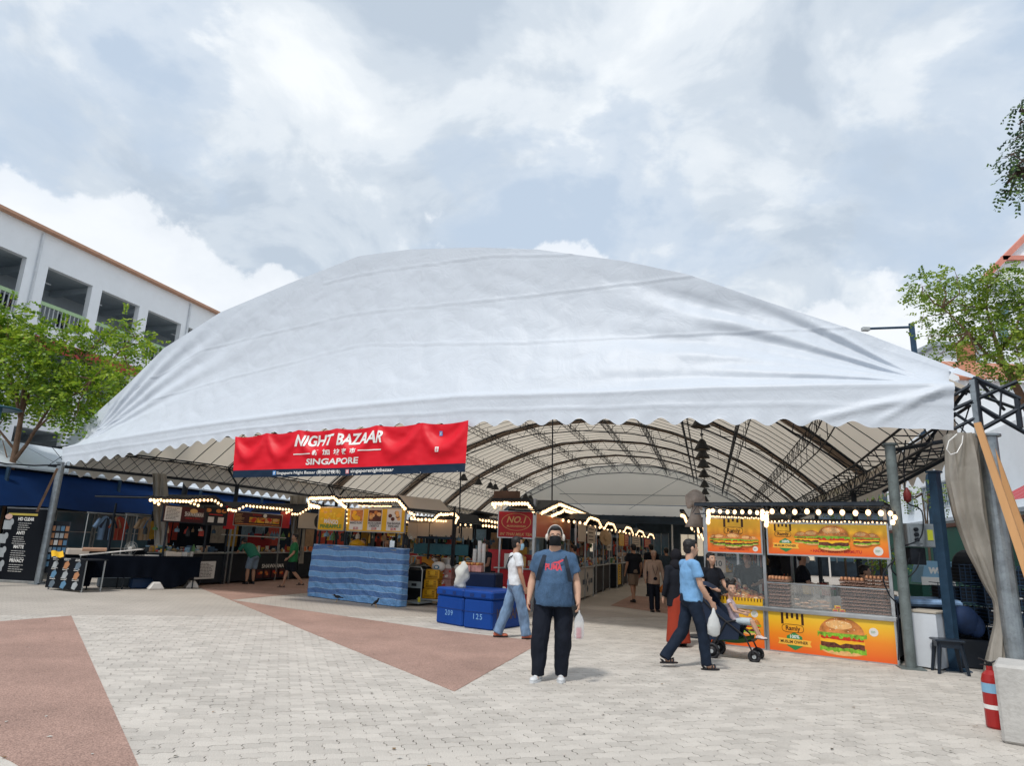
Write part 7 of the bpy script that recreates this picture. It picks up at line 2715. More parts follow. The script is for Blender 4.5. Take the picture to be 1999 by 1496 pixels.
# fan
f = thing('desk_fan', 'small grey desk fan with round cage at the middle of the black table', 'fan', on_table(tb, 252, 1086, .35, zt2), ang + .3)
mb = MB()
for q in range(16):
    t = q * pi / 8
    mb.tube((.04 * cos(t), -.06, .20 + .04 * sin(t)), (.18 * cos(t), -.02, .20 + .18 * sin(t)), .003, n=4)
for r_ in (.18, .12, .06): mb.path([(r_ * cos(t), -.03 - .02 * (1 - r_ / .18), .20 + r_ * sin(t)) for t in np.linspace(0, 2 * pi, 25)], .004, 4)
mb.build('cage', m_grail, f)
for q in range(3):
    mb = MB(); t = q * 2.09
    mb.prism([(0, .2), (.15 * cos(t), .2 + .15 * sin(t)), (.13 * cos(t + .8), .2 + .13 * sin(t + .8))], -.02, -.012); mb.build('blade', m_frost, f)
mb = MB(); mb.ell((0, .01, .20), (.05, .06, .05)); mb.build('motor', m_white2, f, smooth=True)
mb = MB(); mb.lathe([(.10, 0), (.10, .02), (.02, .03), (.02, .2)], 14); mb.build('stand', m_white2, f)
rr = random.Random(12)
nms = [('paper_bundle', 'bundle of cream papers', m_cream), ('carton', 'small white carton', m_white2), ('plastic_tub', 'low translucent tub', m_frost), ('cup', 'white paper cup', m_white2)]
spots = [(343, 1084, 'at the right end of the black table, front'), (356, 1081, 'behind the white cup on the black table'), (366, 1082, 'near the right corner of the black table'), (374, 1083, 'at the very right corner of the black table'),
         (331, 1086, 'left of the paper pile on the black table'), (296, 1087, 'lying flat mid-right on the black table'), (276, 1088, 'lying flat right of the desk fan'), (232, 1088, 'left of the desk fan')]
for k, (px, py, wh) in enumerate(spots):
    n_, lb, m_ = nms[k % 4]
    mb = MB()
    if k >= 5: mb.box(-.16, .16, -.1, .1, 0, .03)
    elif k % 4 == 3: mb.lathe([(.04, 0), (.055, .14), (.05, .14)], 12)
    else:
        mb.box(-.13, .13, -.09, .09, 0, .10 + .05 * rr.random(), bev=.012)
        for e in range(3): mb.grid(3, 3, lambda u, v: (lerp(-.12, .12, u) + .02 * e, lerp(-.09, .09, v), .14 + .03 * e + .03 * sin(u * 4 + e)))
    item(n_, lb + ' ' + wh, 'paper' if k % 4 == 0 else ('carton', 'tub', 'cup')[k % 4 - 1], mb, m_, on_table(tb, px, py, .25 + .1 * (k % 2), zt2), ang + rr.uniform(-.4, .4))
# crates and chairs under the table
for k, (px, py, lb, m_, w_) in enumerate(((290, 1153, 'left white bag slumped below the round tail of the black cloth', m_white2, .22), (362, 1150, 'right white bag below the round tail of the black cloth', m_white2, .2), (262, 1150, 'blue crate under the black table', M('blue_crate_dark', (.02, .06, .15), .5), .3), (215, 1148, 'dark grey box under the left part of the black table', M('slate_box', (.06, .08, .10), .6), .5))):
    p = G(px, py)
    mb = MB(); mb.box(-w_, w_, -.15, .15, 0, .28 if k > 1 else .2, bev=.03)
    if k < 2:
        for i, v in enumerate(mb.v): mb.v[i] = (v[0] * (1 - .9 * max(0, v[2]) / .28), v[1], v[2])
    item('bag' if k < 2 else 'crate', lb, 'bag' if k < 2 else 'crate', mb, m_, (p.x, p.y + .35, 0), ang)
# clothes rails with garments
for k, (px, py, t_, lb, gs) in enumerate(((222, 1008, -17.6, 'left clothes rail with blue and brick-red shirts', (('light_denim_shirt', 205, .20, (.17, .27, .42)), ('dark_shirt', 214, .2, (.03, .04, .06)), ('brick_red_shirt', 233, .26, (.38, .06, .04)), ('tan_shirt', 226, .12, (.35, .22, .13)))),
                                        (292, 1010, -17.0, 'right clothes rail with beige and striped shirts', (('beige_shirt', 283, .2, (.45, .32, .2)), ('striped_blue_shirt', 297, .22, (.15, .27, .45)), ('cream_shirt', 289, .18, (.5, .42, .32)))))):
    tq, zq = on_s(px, py, t_)
    q = W(t_, tq, 0)
    rl = thing('clothes_rail', lb, 'clothes rail', (q.x, q.y, 0), BEHIND)
    for x in (-.9, .9):
        mb = MB(); mb.tube((x, 0, 0), (x, 0, zq + .06), .015, n=6); mb.tube((x, -.25, .02), (x, .25, .02), .015, n=6); mb.build('upright', m_grail, rl)
    mb = MB(); mb.tube((-.95, 0, zq + .06), (.95, 0, zq + .06), .015, n=6); mb.build('rail', m_grail, rl)
    for n_, gx, w_, c in gs:
        x = on_s(gx, py, t_)[0] - tq
        mb = MB()
        mb.add([], [])
        mb.grid(10, 12, lambda u, v: (lerp(-w_, w_, u) * (.55 + .45 * min(1, v * 4)) * (1.05 - .05 * v), -.04 + .03 * sin(u * 11) * v, lerp(0, -.72, v) - .10 * abs(u - .5) * (1 - v)))
        for sx in (-1, 1):
            mb.tube((sx * w_ * .8, 0, -.1), (sx * (w_ + .10), 0, -.36), .05, .065, 8)
        o = mb.build('garment', M('cloth_' + n_, c, .85, var=.15, vs=8, bump=.3), None, smooth=True, loc=(q.x + cos(BEHIND) * x, q.y + sin(BEHIND) * x, zq), rotz=BEHIND)
        tag(o, '%s hanging on the %s clothes rail behind the black table' % (n_.replace('_', ' '), ('left', 'right')[k]), 'shirt', 'shirts on the clothes rails')
# tied clear curtains hanging from the left tent posts
m_cur = cloth_mat('smoky_clear_curtain', (.50, .47, .42), .42, rough=.3, bump=.6, bs=5, var=.3, vs=2, dirt=.3)


def curtain(label, rows, y0, depth=.12, folds=7):
    """rows: (px_left, px_right, py) on a vertical plane at distance y0; gathered pleats"""
    pts = [(P(a, py, y0), P(b, py, y0)) for a, b, py in rows]
    zs = [p[0].z for p in pts]
    base = Vector(((pts[-1][0].x + pts[-1][1].x) / 2, y0, 0))
    nu, nv = 72, 40

    def fn(u, v):
        z = lerp(zs[0], zs[-1], v)
        xl = float(np.interp(-z, [-q for q in zs], [p[0].x for p in pts])); xr = float(np.interp(-z, [-q for q in zs], [p[1].x for p in pts]))
        w = abs(xr - xl)
        t = u * 2 * pi
        fo = 1 + .45 * sin(t * folds + 1.5 * sin(z * 2))
        return ((xl + xr) / 2 - base.x + w / 2 * cos(t + .16 * sin(t * folds)), min(.16, w * .35) * sin(t) * fo * (1 + .35 * sin(t * folds * 2.1)) + .02 * noise.noise(Vector((u * 5, z * 2, 0))), z)
    mb = MB(); mb.grid(nu, nv, fn)
    o = mb.build('curtain', m_cur, None, smooth=True, loc=base)
    return tag(o, label, 'curtain')


curtain('rolled grey curtain hanging beside the first left inner post', ((299, 325, 925), (301, 327, 1000), (303, 326, 1060), (296, 318, 1125)), 20.6)
curtain('rolled grey curtain beside the post behind the mango stall', ((566, 598, 968), (568, 596, 1020), (570, 592, 1100)), 26.5)

# ================================================================== CENTRE GOODS
m_navyh = M('darker_blue_plastic', (.002, .025, .14), .5, var=.1)
m_cool = M('cobalt_blue_plastic', (.002, .045, .25), .5, var=.1, vs=2, dirt=.12, spec=.25)
c1a, c1b, c2b = G(850, 1217), G(901, 1226), G(957, 1231)
ang = radians(-22)
c_h = .70
for k, (a, b, tx, lb) in enumerate(((G(850, 1216), G(902, 1225), '209', 'left blue ice box numbered 209'), (G(903, 1226), G(960, 1233), '125', 'right blue ice box numbered 125'))):
    an = atan2(b.y - a.y, b.x - a.x)
    l = (b - a).length - .01
    cb_ = thing('ice_box', lb + ' standing in front of the drinks stall', 'ice box', a, an, 'big blue ice boxes')
    D = 1.15
    mb = MB(); mb.box(0, l, 0, D, 0.0, c_h - .16, bev=.03); o = mb.build('box', m_cool, cb_)
    mb = MB(); mb.box(-.012, l + .012, -.02, D + .015, c_h - .155, c_h, bev=.03); mb.build('lid', m_cool, cb_)
    text(o, tx, l * .5, .18, .10, M('pale_blue_stencil', (.18, .36, .62), .7, var=.1), -.004, bold=.004, spacing=1.2)
    for hx in (l * .3, l * .7):
        mb = MB(); mb.box(hx - .05, hx + .05, -.028, -.02, c_h - .11, c_h - .05, bev=.003); mb.build('handle', m_navyh, cb_)
    mb = MB(); mb.box(-.004, l + .004, -.004, D + .004, .30, .315); mb.build('rib', m_navyh, cb_)
    if k == 1:
        vs, fs = text_geo('ICE MAN', .20, 'LEFT', .02, 0, .8)
        mb = MB(); mb.add([(l + .004, .15 + x, .18 + z) for x, _, z in vs], fs); mb.build('lettering', M('brown_stencil', (.10, .07, .07), .7), o)
# yellow crates on a dolly
m_ycr = m_yelpl
p = G(842, 1182)
dl = thing('dolly', 'low dark platform dolly under the yellow crates', 'dolly', (p.x, p.y + .25, 0), TR)
mb = MB(); mb.box(-.34, .34, -.28, .28, .11, .15, bev=.01); mb.build('platform', m_grail, dl)
for x in (-.27, .27):
    for y in (-.2, .2):
        mb = MB(); mb.path([(x + .05 * cos(t), y, .055 + .05 * sin(t)) for t in np.linspace(0, 2 * pi, 13)], .012, 5); mb.build('wheel', SHOE_B, dl)
_, zc3 = on_t(842, 1112, Vector(p).dot(TV) + .1)
chh = (zc3 - .15) / 3


def crate_parts(root, w, d, h):
    mb = MB(); mb.box(-w, w, -d, d, 0, .02); mb.build('floor', m_ycr, root)
    mb = MB()
    for z0, z1 in ((0, h * .14), (h * .84, h)):
        for q in ((-w, w, -d, -d + .02), (-w, w, d - .02, d), (-w, -w + .02, -d, d), (w - .02, w, -d, d)): mb.box(*q, z0, z1)
    for x in (-w, w - .035):
        for y in (-d, d - .035): mb.box(x, x + .035, y, y + .035, 0, h)
    mb.build('rim', m_ycr, root)
    mb = MB(); mb.box(-.06, .06, -d - .006, -d + .004, h * .45, h * .85); mb.build('label_plate', m_yel, root)
    for k in range(9):
        x = lerp(-w + .05, w - .05, k / 8)
        mb = MB(); mb.box(x - .008, x + .008, -d + .002, -d + .016, h * .14, h * .84); mb.build('slat', m_ycr, root)
    for k in range(2):
        z = h * (.36 + .24 * k)
        mb = MB(); mb.box(-w, w, -d + .003, -d + .015, z, z + .014); mb.build('slat', m_ycr, root)
        for sx in (-w + .003, w - .015):
            mb = MB(); mb.box(sx, sx + .012, -d, d, z, z + .014); mb.build('slat', m_ycr, root)
    for k in range(6):
        y = lerp(-d + .05, d - .05, k / 5)
        for sx in (-w + .003, w - .015):
            mb = MB(); mb.box(sx, sx + .012, y - .007, y + .007, h * .14, h * .84); mb.build('slat', m_ycr, root)
    mb = MB(); mb.box(-w + .03, w - .03, -d + .03, d - .03, .02, h * .55); mb.build('contents', M('dim_brown_goods', (.09, .05, .02), .8, var=.4, vs=12), root)


wc = .175 * 1.0
for k in range(3):
    c = thing('yellow_crate', '%s yellow slatted crate of the stack beside the blue ice boxes' % ('bottom', 'middle', 'top')[k], 'crate', (p.x + .02 * k, p.y + .22, .153 + chh * k), TR + .03 * k, 'stack of yellow plastic crates')
    crate_parts(c, .185, .25, chh - .004)
hb_ = thing('paper_hat', 'round white lid with a blue round mark on top of the yellow crates', 'lid', (p.x + .12, p.y + .1, .153 + chh * 3), TR)
mb = MB(); mb.ell((0, 0, .07), (.19, .15, .13), 18, 12); mb.build('shell', m_white2, hb_, smooth=True)
mb = MB(); mb.oval(.0, .06, .08, .055, -.152, -.146, 18); mb.oval(0, .06, .045, .03, -.156, -.152, 14, 1); mb.build('round_mark', [M('teal_mark', (.03, .14, .22), .5), m_white2], hb_)
m_pbox = M('pinkish_printed_carton', (.36, .20, .19), .7, var=.35, vs=9)
for k, (lb) in enumerate(('lower printed carton right of the yellow crates', 'upper printed carton right of the yellow crates')):
    q = P(873, 1150, p.y + .35)
    mb = MB(); mb.box(-.15, .15, -.15, .15, 0, .26); o = item('printed_carton', lb, 'carton', mb, m_pbox, (q.x, q.y, .38 + .27 * k), TR, 'printed cartons')
    mb = MB()
    for e in range(6): mb.oval(rr.uniform(-.11, .11), rr.uniform(.05, .2), .035, .03, -.153 - .0005 * e, -.15, 9, e % 2)
    mb.build('fruit_print', [P_TOM, m_white2], o)
q = P(873, 1150, p.y + .35)
mb = MB(); mb.box(-.17, .17, -.16, .16, 0, .37, bev=.02); item('plastic_tub', 'dark tub under the printed cartons', 'tub', mb, m_black, (q.x, q.y, 0), TR)
for k, (px, py) in enumerate(((874, 1103), (893, 1103))):
    q = P(px, py + 6, p.y + .3)
    mb = MB(); mb.lathe([(.05, 0), (.085, .03), (.09, .04), (.07, .035)], 16)
    item('paper_bowl', '%s pale paper bowl tilted above the printed cartons' % ('left', 'right')[k], 'bowl', mb, m_white2, (q.x, q.y, .38 + .54), 0, 'paper bowls above the cartons', rot=(1.1, 0, .3))
# white sack on the ice boxes
q = P(898, 1149, c1b.y + .5)
mb = MB(); mb.lathe([(.11, 0), (.125, .04), (.13, .10), (.125, .17), (.13, .24), (.12, .31), (.10, .37), (.095, .42), (.06, .46), (.045, .50), (.01, .51)], 26, sy=.75)
for i, v in enumerate(mb.v):
    n_ = noise.noise(Vector(v) * 7.5); n2_ = noise.noise(Vector(v) * 17); mb.v[i] = (v[0] * (1 + .55 * n_ + .25 * n2_) + v[2] * .10, v[1] * (1 + .5 * n_), v[2] * (1 + .15 * n_))
item('white_sack', 'crumpled white cloth sack standing on the left blue ice box', 'sack', mb, M('white_sack_cloth', (.52, .53, .50), .85, var=.12, vs=6, bump=.5, bs=18), (q.x, q.y, c_h + .004), 0, smooth=True)
# dark tub + egg packs + cup towers behind the ice boxes
q = P(935, 1150, c2b.y + 1.6)
mb = MB(); mb.box(-.45, .45, -.3, .3, 0, .98, bev=.03); item('blue_drum', 'dark navy tub behind the right blue ice box', 'tub', mb, M('navy_plastic', (.002, .009, .035), .6, spec=.2), (q.x, q.y, 0), TR)
for k, (px, py) in enumerate(((909, 1112), (931, 1113))):
    w = P(px, py, q.y - .05)
    ep = thing('egg_pack', '%s pack of brown eggs or buns on the navy tub' % ('left', 'right')[k], 'pack', (w.x, w.y, .985), TR, 'packs of small brown buns')
    mb = MB(); mb.box(-.13, .13, -.1, .1, 0, .14, bev=.01); mb.build('tray', M('pink_white_carton', (.45, .22, .20), .7, var=.4, vs=14), ep)
    for e in range(12):
        mb = MB(); mb.ell((0, 0, 0), (.036, .036, .036), 8, 6); mb.build('bun', m_food[e % 2], ep, smooth=True, loc=(-.10 + .066 * (e % 4), -.07 + .06 * (e // 4), .165))
for k, (px, h_) in enumerate(((926, .50), (935, .66), (943, .60))):
    w = P(px, 1100, q.y + .3)
    mb = MB()
    for e in range(int(h_ / .03)): mb.lathe([(.040, e * .03), (.045, e * .03 + .027)], 12)
    item('cup_tower', '%s tower of stacked white paper cups' % ('left short', 'tall middle', 'right')[k], 'cups', mb, m_white2, (w.x, w.y, .985), 0, 'stacked white cups')
# platform trolley, upright
a, b = G(790, 1181), G(822, 1184)
an = atan2(b.y - a.y, b.x - a.x); l = (b - a).length
tr = thing('platform_trolley', 'grey platform trolley standing upright with yellow corner caps beside the tarpaulin', 'trolley', a, an)
_, zt4 = on_t(805, 1107, Vector(a).dot(TV))
mb = MB(); mb.path([(.03, 0, .05), (.03, 0, zt4 - .08), (.08, 0, zt4), (l - .08, 0, zt4), (l - .03, 0, zt4 - .08), (l - .03, 0, .05)], .014, 6); mb.build('handle', m_grail, tr)
mb = MB(); mb.box(.02, l - .02, -.01, .02, zt4 * .45, zt4 * .62); o = mb.build('crossplate', M('grey_enamel', (.25, .30, .32), .45), tr)
mb = MB(); mb.box(l * .35, l * .65, -.014, -.01, zt4 * .5, zt4 * .57); mb.build('name_plate', m_black, o)
mb = MB(); mb.box(0, l, -.10, .5, .05, .10, bev=.01); mb.build('deck', M('grey_enamel'), tr)
for x in (0.01, l - .01):
    mb = MB(); mb.box(x - .03, x + .03, -.12, -.06, .10, .22, bev=.012); mb.build('corner_cap', M('acid_yellow_plastic', (.62, .55, .05), .5), tr)
q = P(806, 1160, a.y + .4)
mb = MB(); mb.box(-.22, .22, -.2, .2, 0, .85, bev=.02); item('black_bin', 'black bin behind the platform trolley', 'bin', mb, m_black, (q.x + .1, q.y + .3, 0), an)
# white water drum near the red stall
q = P(977, 1150, 15.6)
mb = MB(); mb.lathe([(.15, 0), (.18, .1), (.19, .42), (.16, .6), (.10, .66)], 16, sy=.8); item('white_sack', 'slumped white sack leaning at the front of the red drinks stall', 'sack', mb, m_white2, (q.x, q.y, .0), 0, smooth=True)

# two mynas on the paving by the tarpaulin
m_bird = M('black_feathers', (.012, .012, .016), .5, var=.2)
for k, (px, py, hd_, sc_, lb) in enumerate(((658, 1176, 100, 1.0, 'left black bird on the paving below the tarpaulin, pecking'), (733, 1187, -50, 1.0, 'right black bird on the paving below the tarpaulin, upright'))):
    p_ = G(px, py)
    bd = thing('bird', lb, 'bird', p_, radians(hd_))
    up_ = .5 if k else .12
    R_ = Matrix.Rotation(up_, 3, 'X')
    mb = MB()
    mb.ell((0, 0, .13), (.034, .075, .036), 12, 9, rot=R_)
    hd3 = R_ @ Vector((0, .085, .03)) + Vector((0, 0, .13))
    mb.ell(hd3, (.024, .028, .024), 10, 8)
    mb.path([R_ @ Vector((0, .05, .01)) + Vector((0, 0, .13)), hd3], [.028, .020], 8)
    mb.path([R_ @ Vector((0, -.05, 0)) + Vector((0, 0, .13)), R_ @ Vector((0, -.15, -.01)) + Vector((0, 0, .13))], [.022, .012], 6)
    fuse(mb, 'body', m_bird, bd, .006)
    mb = MB(); mb.tube(hd3 + Vector((0, .02, 0)), hd3 + Vector((0, .055, -.006)), .007, .001, 6); mb.build('beak', m_yelpl, bd)
    for sx in (-1, 1):
        mb = MB(); mb.tube((sx * .016, .0, .11), (sx * .016, .012, .005), .0035, n=5)
        for e in (-1, 0, 1): mb.tube((sx * .016, .012, .004), (sx * .016 + e * .012, .038, .003), .0025, n=4)
        mb.build('leg', m_yelpl, bd)

# wrapped fan on a stand left of the burger stall
q = P(1357, 985, 13.5)
wf = thing('wrapped_fan', 'tall stand fan wrapped in pale cloth above the left corner of the burger stall', 'fan', (q.x, q.y, 0))
mb = MB(); mb.ell((0, 0, q.z + .12), (.20, .15, .17)); mb.ell((-.12, 0, q.z + .05), (.08, .1, .14)); mb.ell((.12, 0, q.z + .02), (.09, .1, .15))
fuse(mb, 'head_wrap', M('dingy_cloth', (.42, .35, .30), .9, var=.25, vs=7), wf, .02, .03, 6)
mb = MB(); mb.lathe([(.05, q.z), (.12, q.z - .25), (.22, q.z - .45)], 16, sy=.6); mb.build('skirt_wrap', M('dingy_cloth'), wf, smooth=True)
mb = MB(); mb.tube((0, 0, 0), (0, 0, q.z), .025, n=8); mb.lathe([(.25, 0), (.25, .03), (.03, .06)], 14); mb.build('stand', m_steel, wf)

# ================================================================== RIGHT EDGE
# electrical box and cables on the weathered post
yb = 10.95
a, b = P(1770, 1022, yb), P(1836, 1070, yb)
eb = thing('power_box', 'grey electrical distribution box with yellow sticker on the weathered post', 'electrical box', ((a.x + b.x) / 2, yb, 0), 0)
hw = (b.x - a.x) / 2
mb = MB(); mb.box(-hw, hw, 0, .22, b.z, a.z, bev=.01); mb.build('cabinet', M('grey_cabinet', (.26, .30, .33), .45, .3, var=.1), eb)
mb = MB(); mb.box(-hw + .04, -.03, -.012, 0, b.z + .06, a.z - .05); mb.build('door', M('grey_cabinet'), eb)
mb = MB(); mb.box(hw * .25, hw * .6, -.005, 0, lerp(b.z, a.z, .3), lerp(b.z, a.z, .75)); o = mb.build('sticker', M('yellow_sticker', (.55, .60, .05), .5), eb)
for k in range(3):
    mb = MB(); mb.lathe([(.03, 0), (.03, .05)], 10); s_ = mb.build('socket', m_black, eb, loc=(-hw + .12, -.01, lerp(b.z, a.z, .3 + .22 * k))); s_.rotation_euler = (pi / 2, 0, 0)
mb = MB(); mb.box(-hw * .9, .02, .02, .18, b.z - .28, b.z - .01, bev=.01); mb.build('junction', m_black, eb)
for i, pts in enumerate((((1768, 975), (1775, 985), (1800, 1000), (1797, 1050), (1760, 1068)), ((1757, 1075), (1740, 1110), (1765, 1130), (1790, 1110), (1796, 1080)), ((1762, 1078), (1725, 1120), (1735, 1160), (1752, 1190), (1754, 1290)), ((1775, 1090), (1760, 1140), (1768, 1165), (1772, 1120)), ((1768, 860), (1764, 900), (1767, 960)))):
    mb = MB()
    q = [P(x, y, yb - .12) for x, y in pts]
    dense = []
    for j in range(len(q) - 1):
        for e in range(6):
            t_ = e / 6
            p0, p1, p2, p3 = q[max(0, j - 1)], q[j], q[j + 1], q[min(len(q) - 1, j + 2)]
            dense.append(.5 * ((2 * p1) + (p2 - p0) * t_ + (2 * p0 - 5 * p1 + 4 * p2 - p3) * t_ ** 2 + (3 * p1 - p0 - 3 * p2 + p3) * t_ ** 3))
    mb.path(dense + [q[-1]], .011, 6)
    o = mb.build('cable', m_black); tag(o, ('thick black cable looping from the red plug into the power box', 'slack cable loop under the power box', 'cable running down the burger stall corner to the ground', 'short cable loop against the weathered post', 'cable hanging from the tent truss to the red plug')[i], 'cable', 'black power cables')
q = P(1771, 967, yb - .12)
mb = MB(); mb.lathe([(.02, -.12), (.055, -.08), (.06, .02), (.03, .09), (.015, .12)], 12)
item('cable_plug', 'dark red industrial plug hanging above the power box', 'plug', mb, M('dark_red_plastic', (.16, .02, .02), .5), q, 0, smooth=True)
# white chest / board and bundle
a, b = G(1783, 1303), G(1838, 1311)
an = atan2(b.y - a.y, b.x - a.x)
fz = thing('white_cabinet', 'plain white cabinet standing right of the weathered post', 'cabinet', a, an)
l = (b - a).length
_, zz1 = on_t(1810, 1203, Vector(a).dot(TV))
mb = MB(); mb.box(0, l, 0, .5, .02, .80, bev=.006); mb.build('body', M('white_enamel', (.60, .64, .69), .5, var=.05, dirt=.1), fz)
mb = MB(); mb.box(-.01, l + .01, -.01, .51, .805, .84, bev=.006); mb.build('top', M('worn_wood_edge', (.42, .38, .32), .7), fz)
q = P(1800, 1190, a.y + .6)
mb = MB(); mb.box(-.4, .6, -.2, .2, 0, .14, bev=.05)
for i, v in enumerate(mb.v):
    n_ = noise.noise(Vector(v) * 6); mb.v[i] = (v[0], v[1], v[2] * (1 + .5 * n_))
item('folded_tarpaulin', 'blue and white folded sheet behind the white cabinet', 'tarpaulin', mb, M('blue_white_sheet', (.20, .32, .50), .6, var=.5, vs=5), (q.x, q.y, .86), 0)
mb = MB(); mb.box(-.4, .6, -.2, .25, 0, .855); item('dark_crate', 'dark crate holding up the folded blue sheet', 'crate', mb, m_black, (q.x, q.y + .05, 0), 0)
# black plastic stool
p = G(1868, 1319)
sl = thing('stool', 'black square plastic stool right of the white cabinet', 'stool', (p.x, p.y + .14, 0), TR)
m_stool = M('black_blue_plastic', (.014, .022, .035), .35, var=.1)
mb = MB(); mb.box(-.2, .2, -.17, .17, .44, .475, bev=.02); mb.build('seat', m_stool, sl)
for x in (-1, 1):
    for y in (-1, 1):
        mb = MB(); mb.tube((x * .13, y * .11, .45), (x * .19, y * .16, 0), .034, .022, 4); mb.build('leg', m_stool, sl)
mb = MB()
for a_, b_ in (((-.15, -.13), (.15, -.13)), ((-.15, .13), (.15, .13)), ((-.15, -.13), (-.15, .13)), ((.15, -.13), (.15, .13))):
    mb.box(min(a_[0], b_[0]) - .01, max(a_[0], b_[0]) + .01, min(a_[1], b_[1]) - .01, max(a_[1], b_[1]) + .01, .36, .44)
mb.build('apron', m_stool, sl)
# stacks of dark blue crates / mesh cages
m_cage = M('navy_mesh_plastic', (.010, .030, .065), .5, var=.25)
kk_ = 0
for (px, py0, w_, n_, yy) in ((1870, 1255, .32, 4, 11.6), (1915, 1262, .32, 5, 11.4), (1965, 1262, .34, 5, 11.0), (2010, 1262, .34, 5, 10.8)):
    q = P(px, 1200, yy)
    for k in range(n_):
        hgt = .30
        c = thing('mesh_crate', '%s dark blue mesh crate in the %s stack behind the stool' % (('bottom', 'second', 'third', 'fourth', 'top')[k], ('leftmost', 'second', 'third', 'rightmost')[kk_]), 'crate', (q.x, q.y, .02 + k * (hgt + .01)), TR + random.uniform(-.06, .06), 'stacked dark blue mesh crates')
        mb = MB()
        for z in np.linspace(0, hgt - .02, 6):
            t_ = .02 if z in (0,) else .012
            mb.box(-w_, w_, -.22, -.205, z, z + t_); mb.box(-w_, -w_ + .015, -.22, .22, z, z + t_); mb.box(w_ - .015, w_, -.22, .22, z, z + t_)
        mb.build('rim', m_cage, c)
        mb = MB()
        for x in np.linspace(-w_, w_ - .012, 9): mb.box(x, x + .012, -.218, -.207, 0, hgt)
        mb.build('bar', m_cage, c)
        mb = MB(); mb.box(-w_ + .03, w_ - .03, -.18, .2, .02, hgt - .06); mb.build('contents', m_black, c)
    kk_ += 1
q = P(1885, 1230, 11.0)
mb = MB(); mb.ell((0, 0, .28), (.22, .16, .22)); mb.ell((.15, 0, .2), (.14, .14, .18)); o = mb.build('sack', M('navy_sack', (.01, .03, .09), .7, var=.4, vs=5), None, smooth=True, loc=(q.x, q.y, .42)); tag(o, 'dark blue sack piled on the crates above the stool', 'sack')
q = P(1890, 1240, 10.95)
mb = MB(); mb.box(-.3, .3, -.15, .15, 0, .42, bev=.02); item('dark_crate', 'low dark box behind the stool', 'crate', mb, m_black, (q.x, q.y + .1, 0), TR)
# big black drum on top of the crates
q = P(1915, 1110, 11.4)
mb = MB(); mb.lathe([(.28, -.3), (.30, -.25), (.30, .25), (.28, .3)], 20); item('black_drum', 'black drum lying on the stacked crates behind the curtain', 'drum', mb, m_black, (q.x, q.y, q.z), 0, rot=(pi / 2, 0, .2))
# light blue van-like kiosk top with white letters
a, b = P(1797, 1095, 14.2), P(1872, 1142, 14.0)
ks = thing('ice_cream_kiosk', 'green kiosk with a light blue sloping top and white letters behind the blue post', 'kiosk', ((a.x + b.x) / 2, 14.2, 0), radians(-8))
hw = (b.x - a.x) / 2
mb = MB(); mb.prism([(-hw, b.z), (hw * 1.1, b.z), (hw * 1.1, a.z), (-hw * .45, a.z), (-hw * .75, lerp(b.z, a.z, .75))], 0, .5); o = mb.build('top', m_blueprint, ks)
mb = MB(); mb.box(-hw, hw * 1.1, -.012, 0, b.z - .04, b.z + .12); mb.build('white_band', m_wink, ks)
text(o, 'wall', hw * .12, lerp(b.z, a.z, .45), .17, m_wink, -.004, bold=.04, shear=.15)
mb = MB(); mb.box(-hw, hw * 1.1, 0, .6, 0, b.z - .05); mb.build('body', m_green, ks)
mb = MB(); mb.box(-hw * .1, hw * .8, -.03, 0, b.z - .45, b.z - .25); mb.build('grey_plate', m_grail, ks)
# curtain bunched and tied to the corner post
curtain('long grey plastic curtain gathered and tied to the right corner post', ((1848, 1908, 848), (1855, 1915, 940), (1866, 1922, 1000), (1893, 1938, 1080), (1922, 1950, 1140), (1942, 1956, 1175), (1944, 1966, 1215), (1930, 1972, 1290), (1916, 1962, 1358)), 9.6, folds=6)
for py in (1168, 1195):
    mb = MB(); c_ = P(1966, py, 9.75)
    mb.path([(c_.x + .19 * cos(t), c_.y + .15 * sin(t), c_.z) for t in np.linspace(0, 2 * pi, 17)], .007, 5)
    tag(mb.build('cord', m_wink), '%s white cord tying the curtain to the corner post' % ('upper', 'lower')[py > 1180], 'cord', 'white tie cords')
mb = MB()
q = [P(x, y, 9.4) for x, y in ((1868, 848), (1852, 862), (1848, 878), (1856, 888), (1868, 884), (1878, 866), (1880, 850))]
mb.path(q, .008, 5); tag(mb.build('cord', m_wink), 'loop of white cord hanging near the top of the tied curtain', 'cord')
# timber prop leaning on the corner
m_wood = M('new_orange_timber', (.62, .34, .15), .6, var=.12, vs=4, aniso=(1, 1, .15), bump=.2)
mb = MB()
a, b = P(1908, 826, 9.2), P(2022, 1165, 9.0)
mb.tube(a, b, .058, .072, 4); mb.build('x', m_wood)
bpy.data.objects['x'].name = 'timber_prop'
tag(bpy.data.objects['timber_prop'], 'front pale orange timber length leaning across the corner post', 'timber', 'timber lengths at the corner post')
mb = MB(); a, b = P(1935, 870, 9.35), P(2040, 1160, 9.2); mb.tube(a, b, .055, .06, 4); o = mb.build('timber_prop', m_wood); tag(o, 'rear pale orange timber length leaning behind the other at the corner', 'timber', 'timber lengths at the corner post')
mb = MB(); a, b = P(112, 915, 19.2), P(72, 1000, 19.1); mb.tube(a, b, .04, n=4); o = mb.build('timber_prop', m_bark); tag(o, 'thin brown wooden stay beside the left corner post', 'timber')
mb = MB(); a, b = P(118, 908, 19.3), P(-60, 893, 17.5)
mb.path([a, a.lerp(b, .3) - Vector((0, 0, .08)), a.lerp(b, .6) - Vector((0, 0, .1)), b], .022, 5); tag(mb.build('cable', m_black), 'black cable strung from the left corner post to the tree', 'cable')
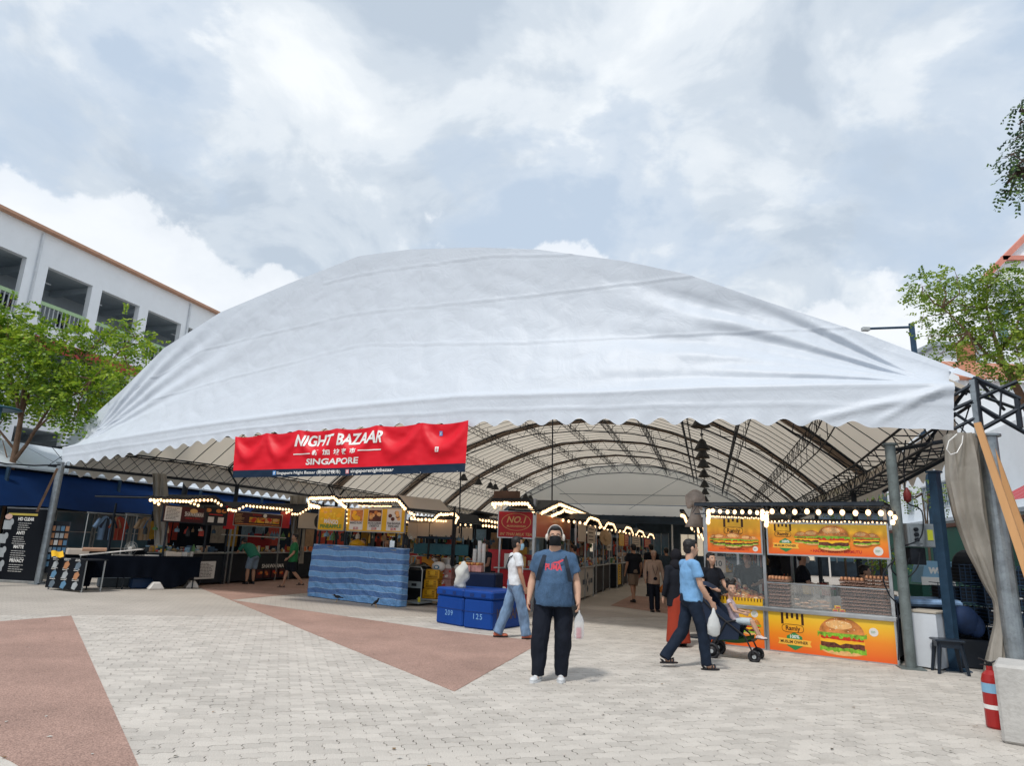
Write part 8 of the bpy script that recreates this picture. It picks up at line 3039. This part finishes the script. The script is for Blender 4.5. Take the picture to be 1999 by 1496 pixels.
# concrete block and fire extinguisher
p = G(1957, 1452)
cbk = MB(); cbk.box(0, 1.4, 0, .6, 0, .68, bev=.025)
item('concrete_block', 'pale concrete counterweight block at the right edge', 'concrete block', cbk, M('pale_concrete', (.46, .45, .43), .85, var=.15, vs=3, bump=.4, bs=25, dirt=.3), (p.x, p.y, 0), radians(-38))
p = G(1957, 1427)
fe = thing('fire_extinguisher', 'red fire extinguisher beside the concrete block', 'fire extinguisher', (p.x, p.y + .08, 0), 0)
mb = MB(); mb.lathe([(.075, 0), (.085, .02), (.085, .44), (.07, .50), (.03, .54), (.028, .58)], 20); mb.build('cylinder', M('red_enamel', (.35, .02, .02), .3), fe, smooth=False)
mb = MB(); mb.lathe([(.0865, .33), (.0865, .42)], 20); mb.build('blue_label', m_blueprint, fe)
mb = MB(); mb.lathe([(.0865, .18), (.0865, .22)], 20); mb.build('white_label', m_wink, fe)
mb = MB(); mb.box(-.02, .02, -.02, .02, .57, .62); mb.tube((-.02, 0, .62), (-.10, 0, .65), .01, n=5); mb.tube((-.02, 0, .59), (-.09, 0, .59), .008, n=5); mb.path([(.0, 0, .6), (.06, -.04, .64), (.11, -.03, .5), (.10, -.02, .3)], .012, 6); mb.build('valve', SHOE_B, fe)

# dead leaves and scraps on the paving
rr = random.Random(21)
mb = MB()
for _ in range(170):
    y = rr.uniform(4.6, 15); x = rr.uniform(-.72, .72) * y
    a_ = rr.uniform(0, 6.3); l_ = rr.uniform(.008, .028); w_ = l_ * rr.uniform(.3, .8); z_ = .009
    c_, s_ = cos(a_), sin(a_)
    mb.add([(x + c_ * l_, y + s_ * l_, z_), (x - s_ * w_, y + c_ * w_, z_ + .004), (x - c_ * l_, y - s_ * l_, z_), (x + s_ * w_, y - c_ * w_, z_ + .002)], [(0, 1, 2, 3)], rr.randrange(3))
o = mb.build('fallen_leaves', [M('dry_leaf', (.20, .12, .05), .8), M('pale_scrap', (.5, .48, .44), .8), M('dark_leaf', (.06, .05, .03), .8)])
tag(o, kind='stuff')

bpy.data.objects.remove(_ssrc)
bpy.data.objects.remove(_bsrc)
# ================================================================== FINISH: fuse bodies and clothes
bpy.context.view_layer.update()
dg = bpy.context.evaluated_depsgraph_get()
done = []
for o, wr, wf, an in REMESH:
    me = bpy.data.meshes.new_from_object(o.evaluated_get(dg))
    done.append((o, me, wr, wf, an))
for o, me, wr, wf, an in done:
    o.modifiers.clear()
    o.data = me
    if wr > 0:
        me.update()
        for v in me.vertices:
            p = Vector((v.co.x * an[0], v.co.y * an[1], v.co.z * an[2])) * wf
            a = noise.noise(p) + 0.5 * noise.noise(p * 2.3)
            v.co += v.normal * (a * wr)
    for pl in me.polygons:
        pl.use_smooth = True
    me.name = o.name
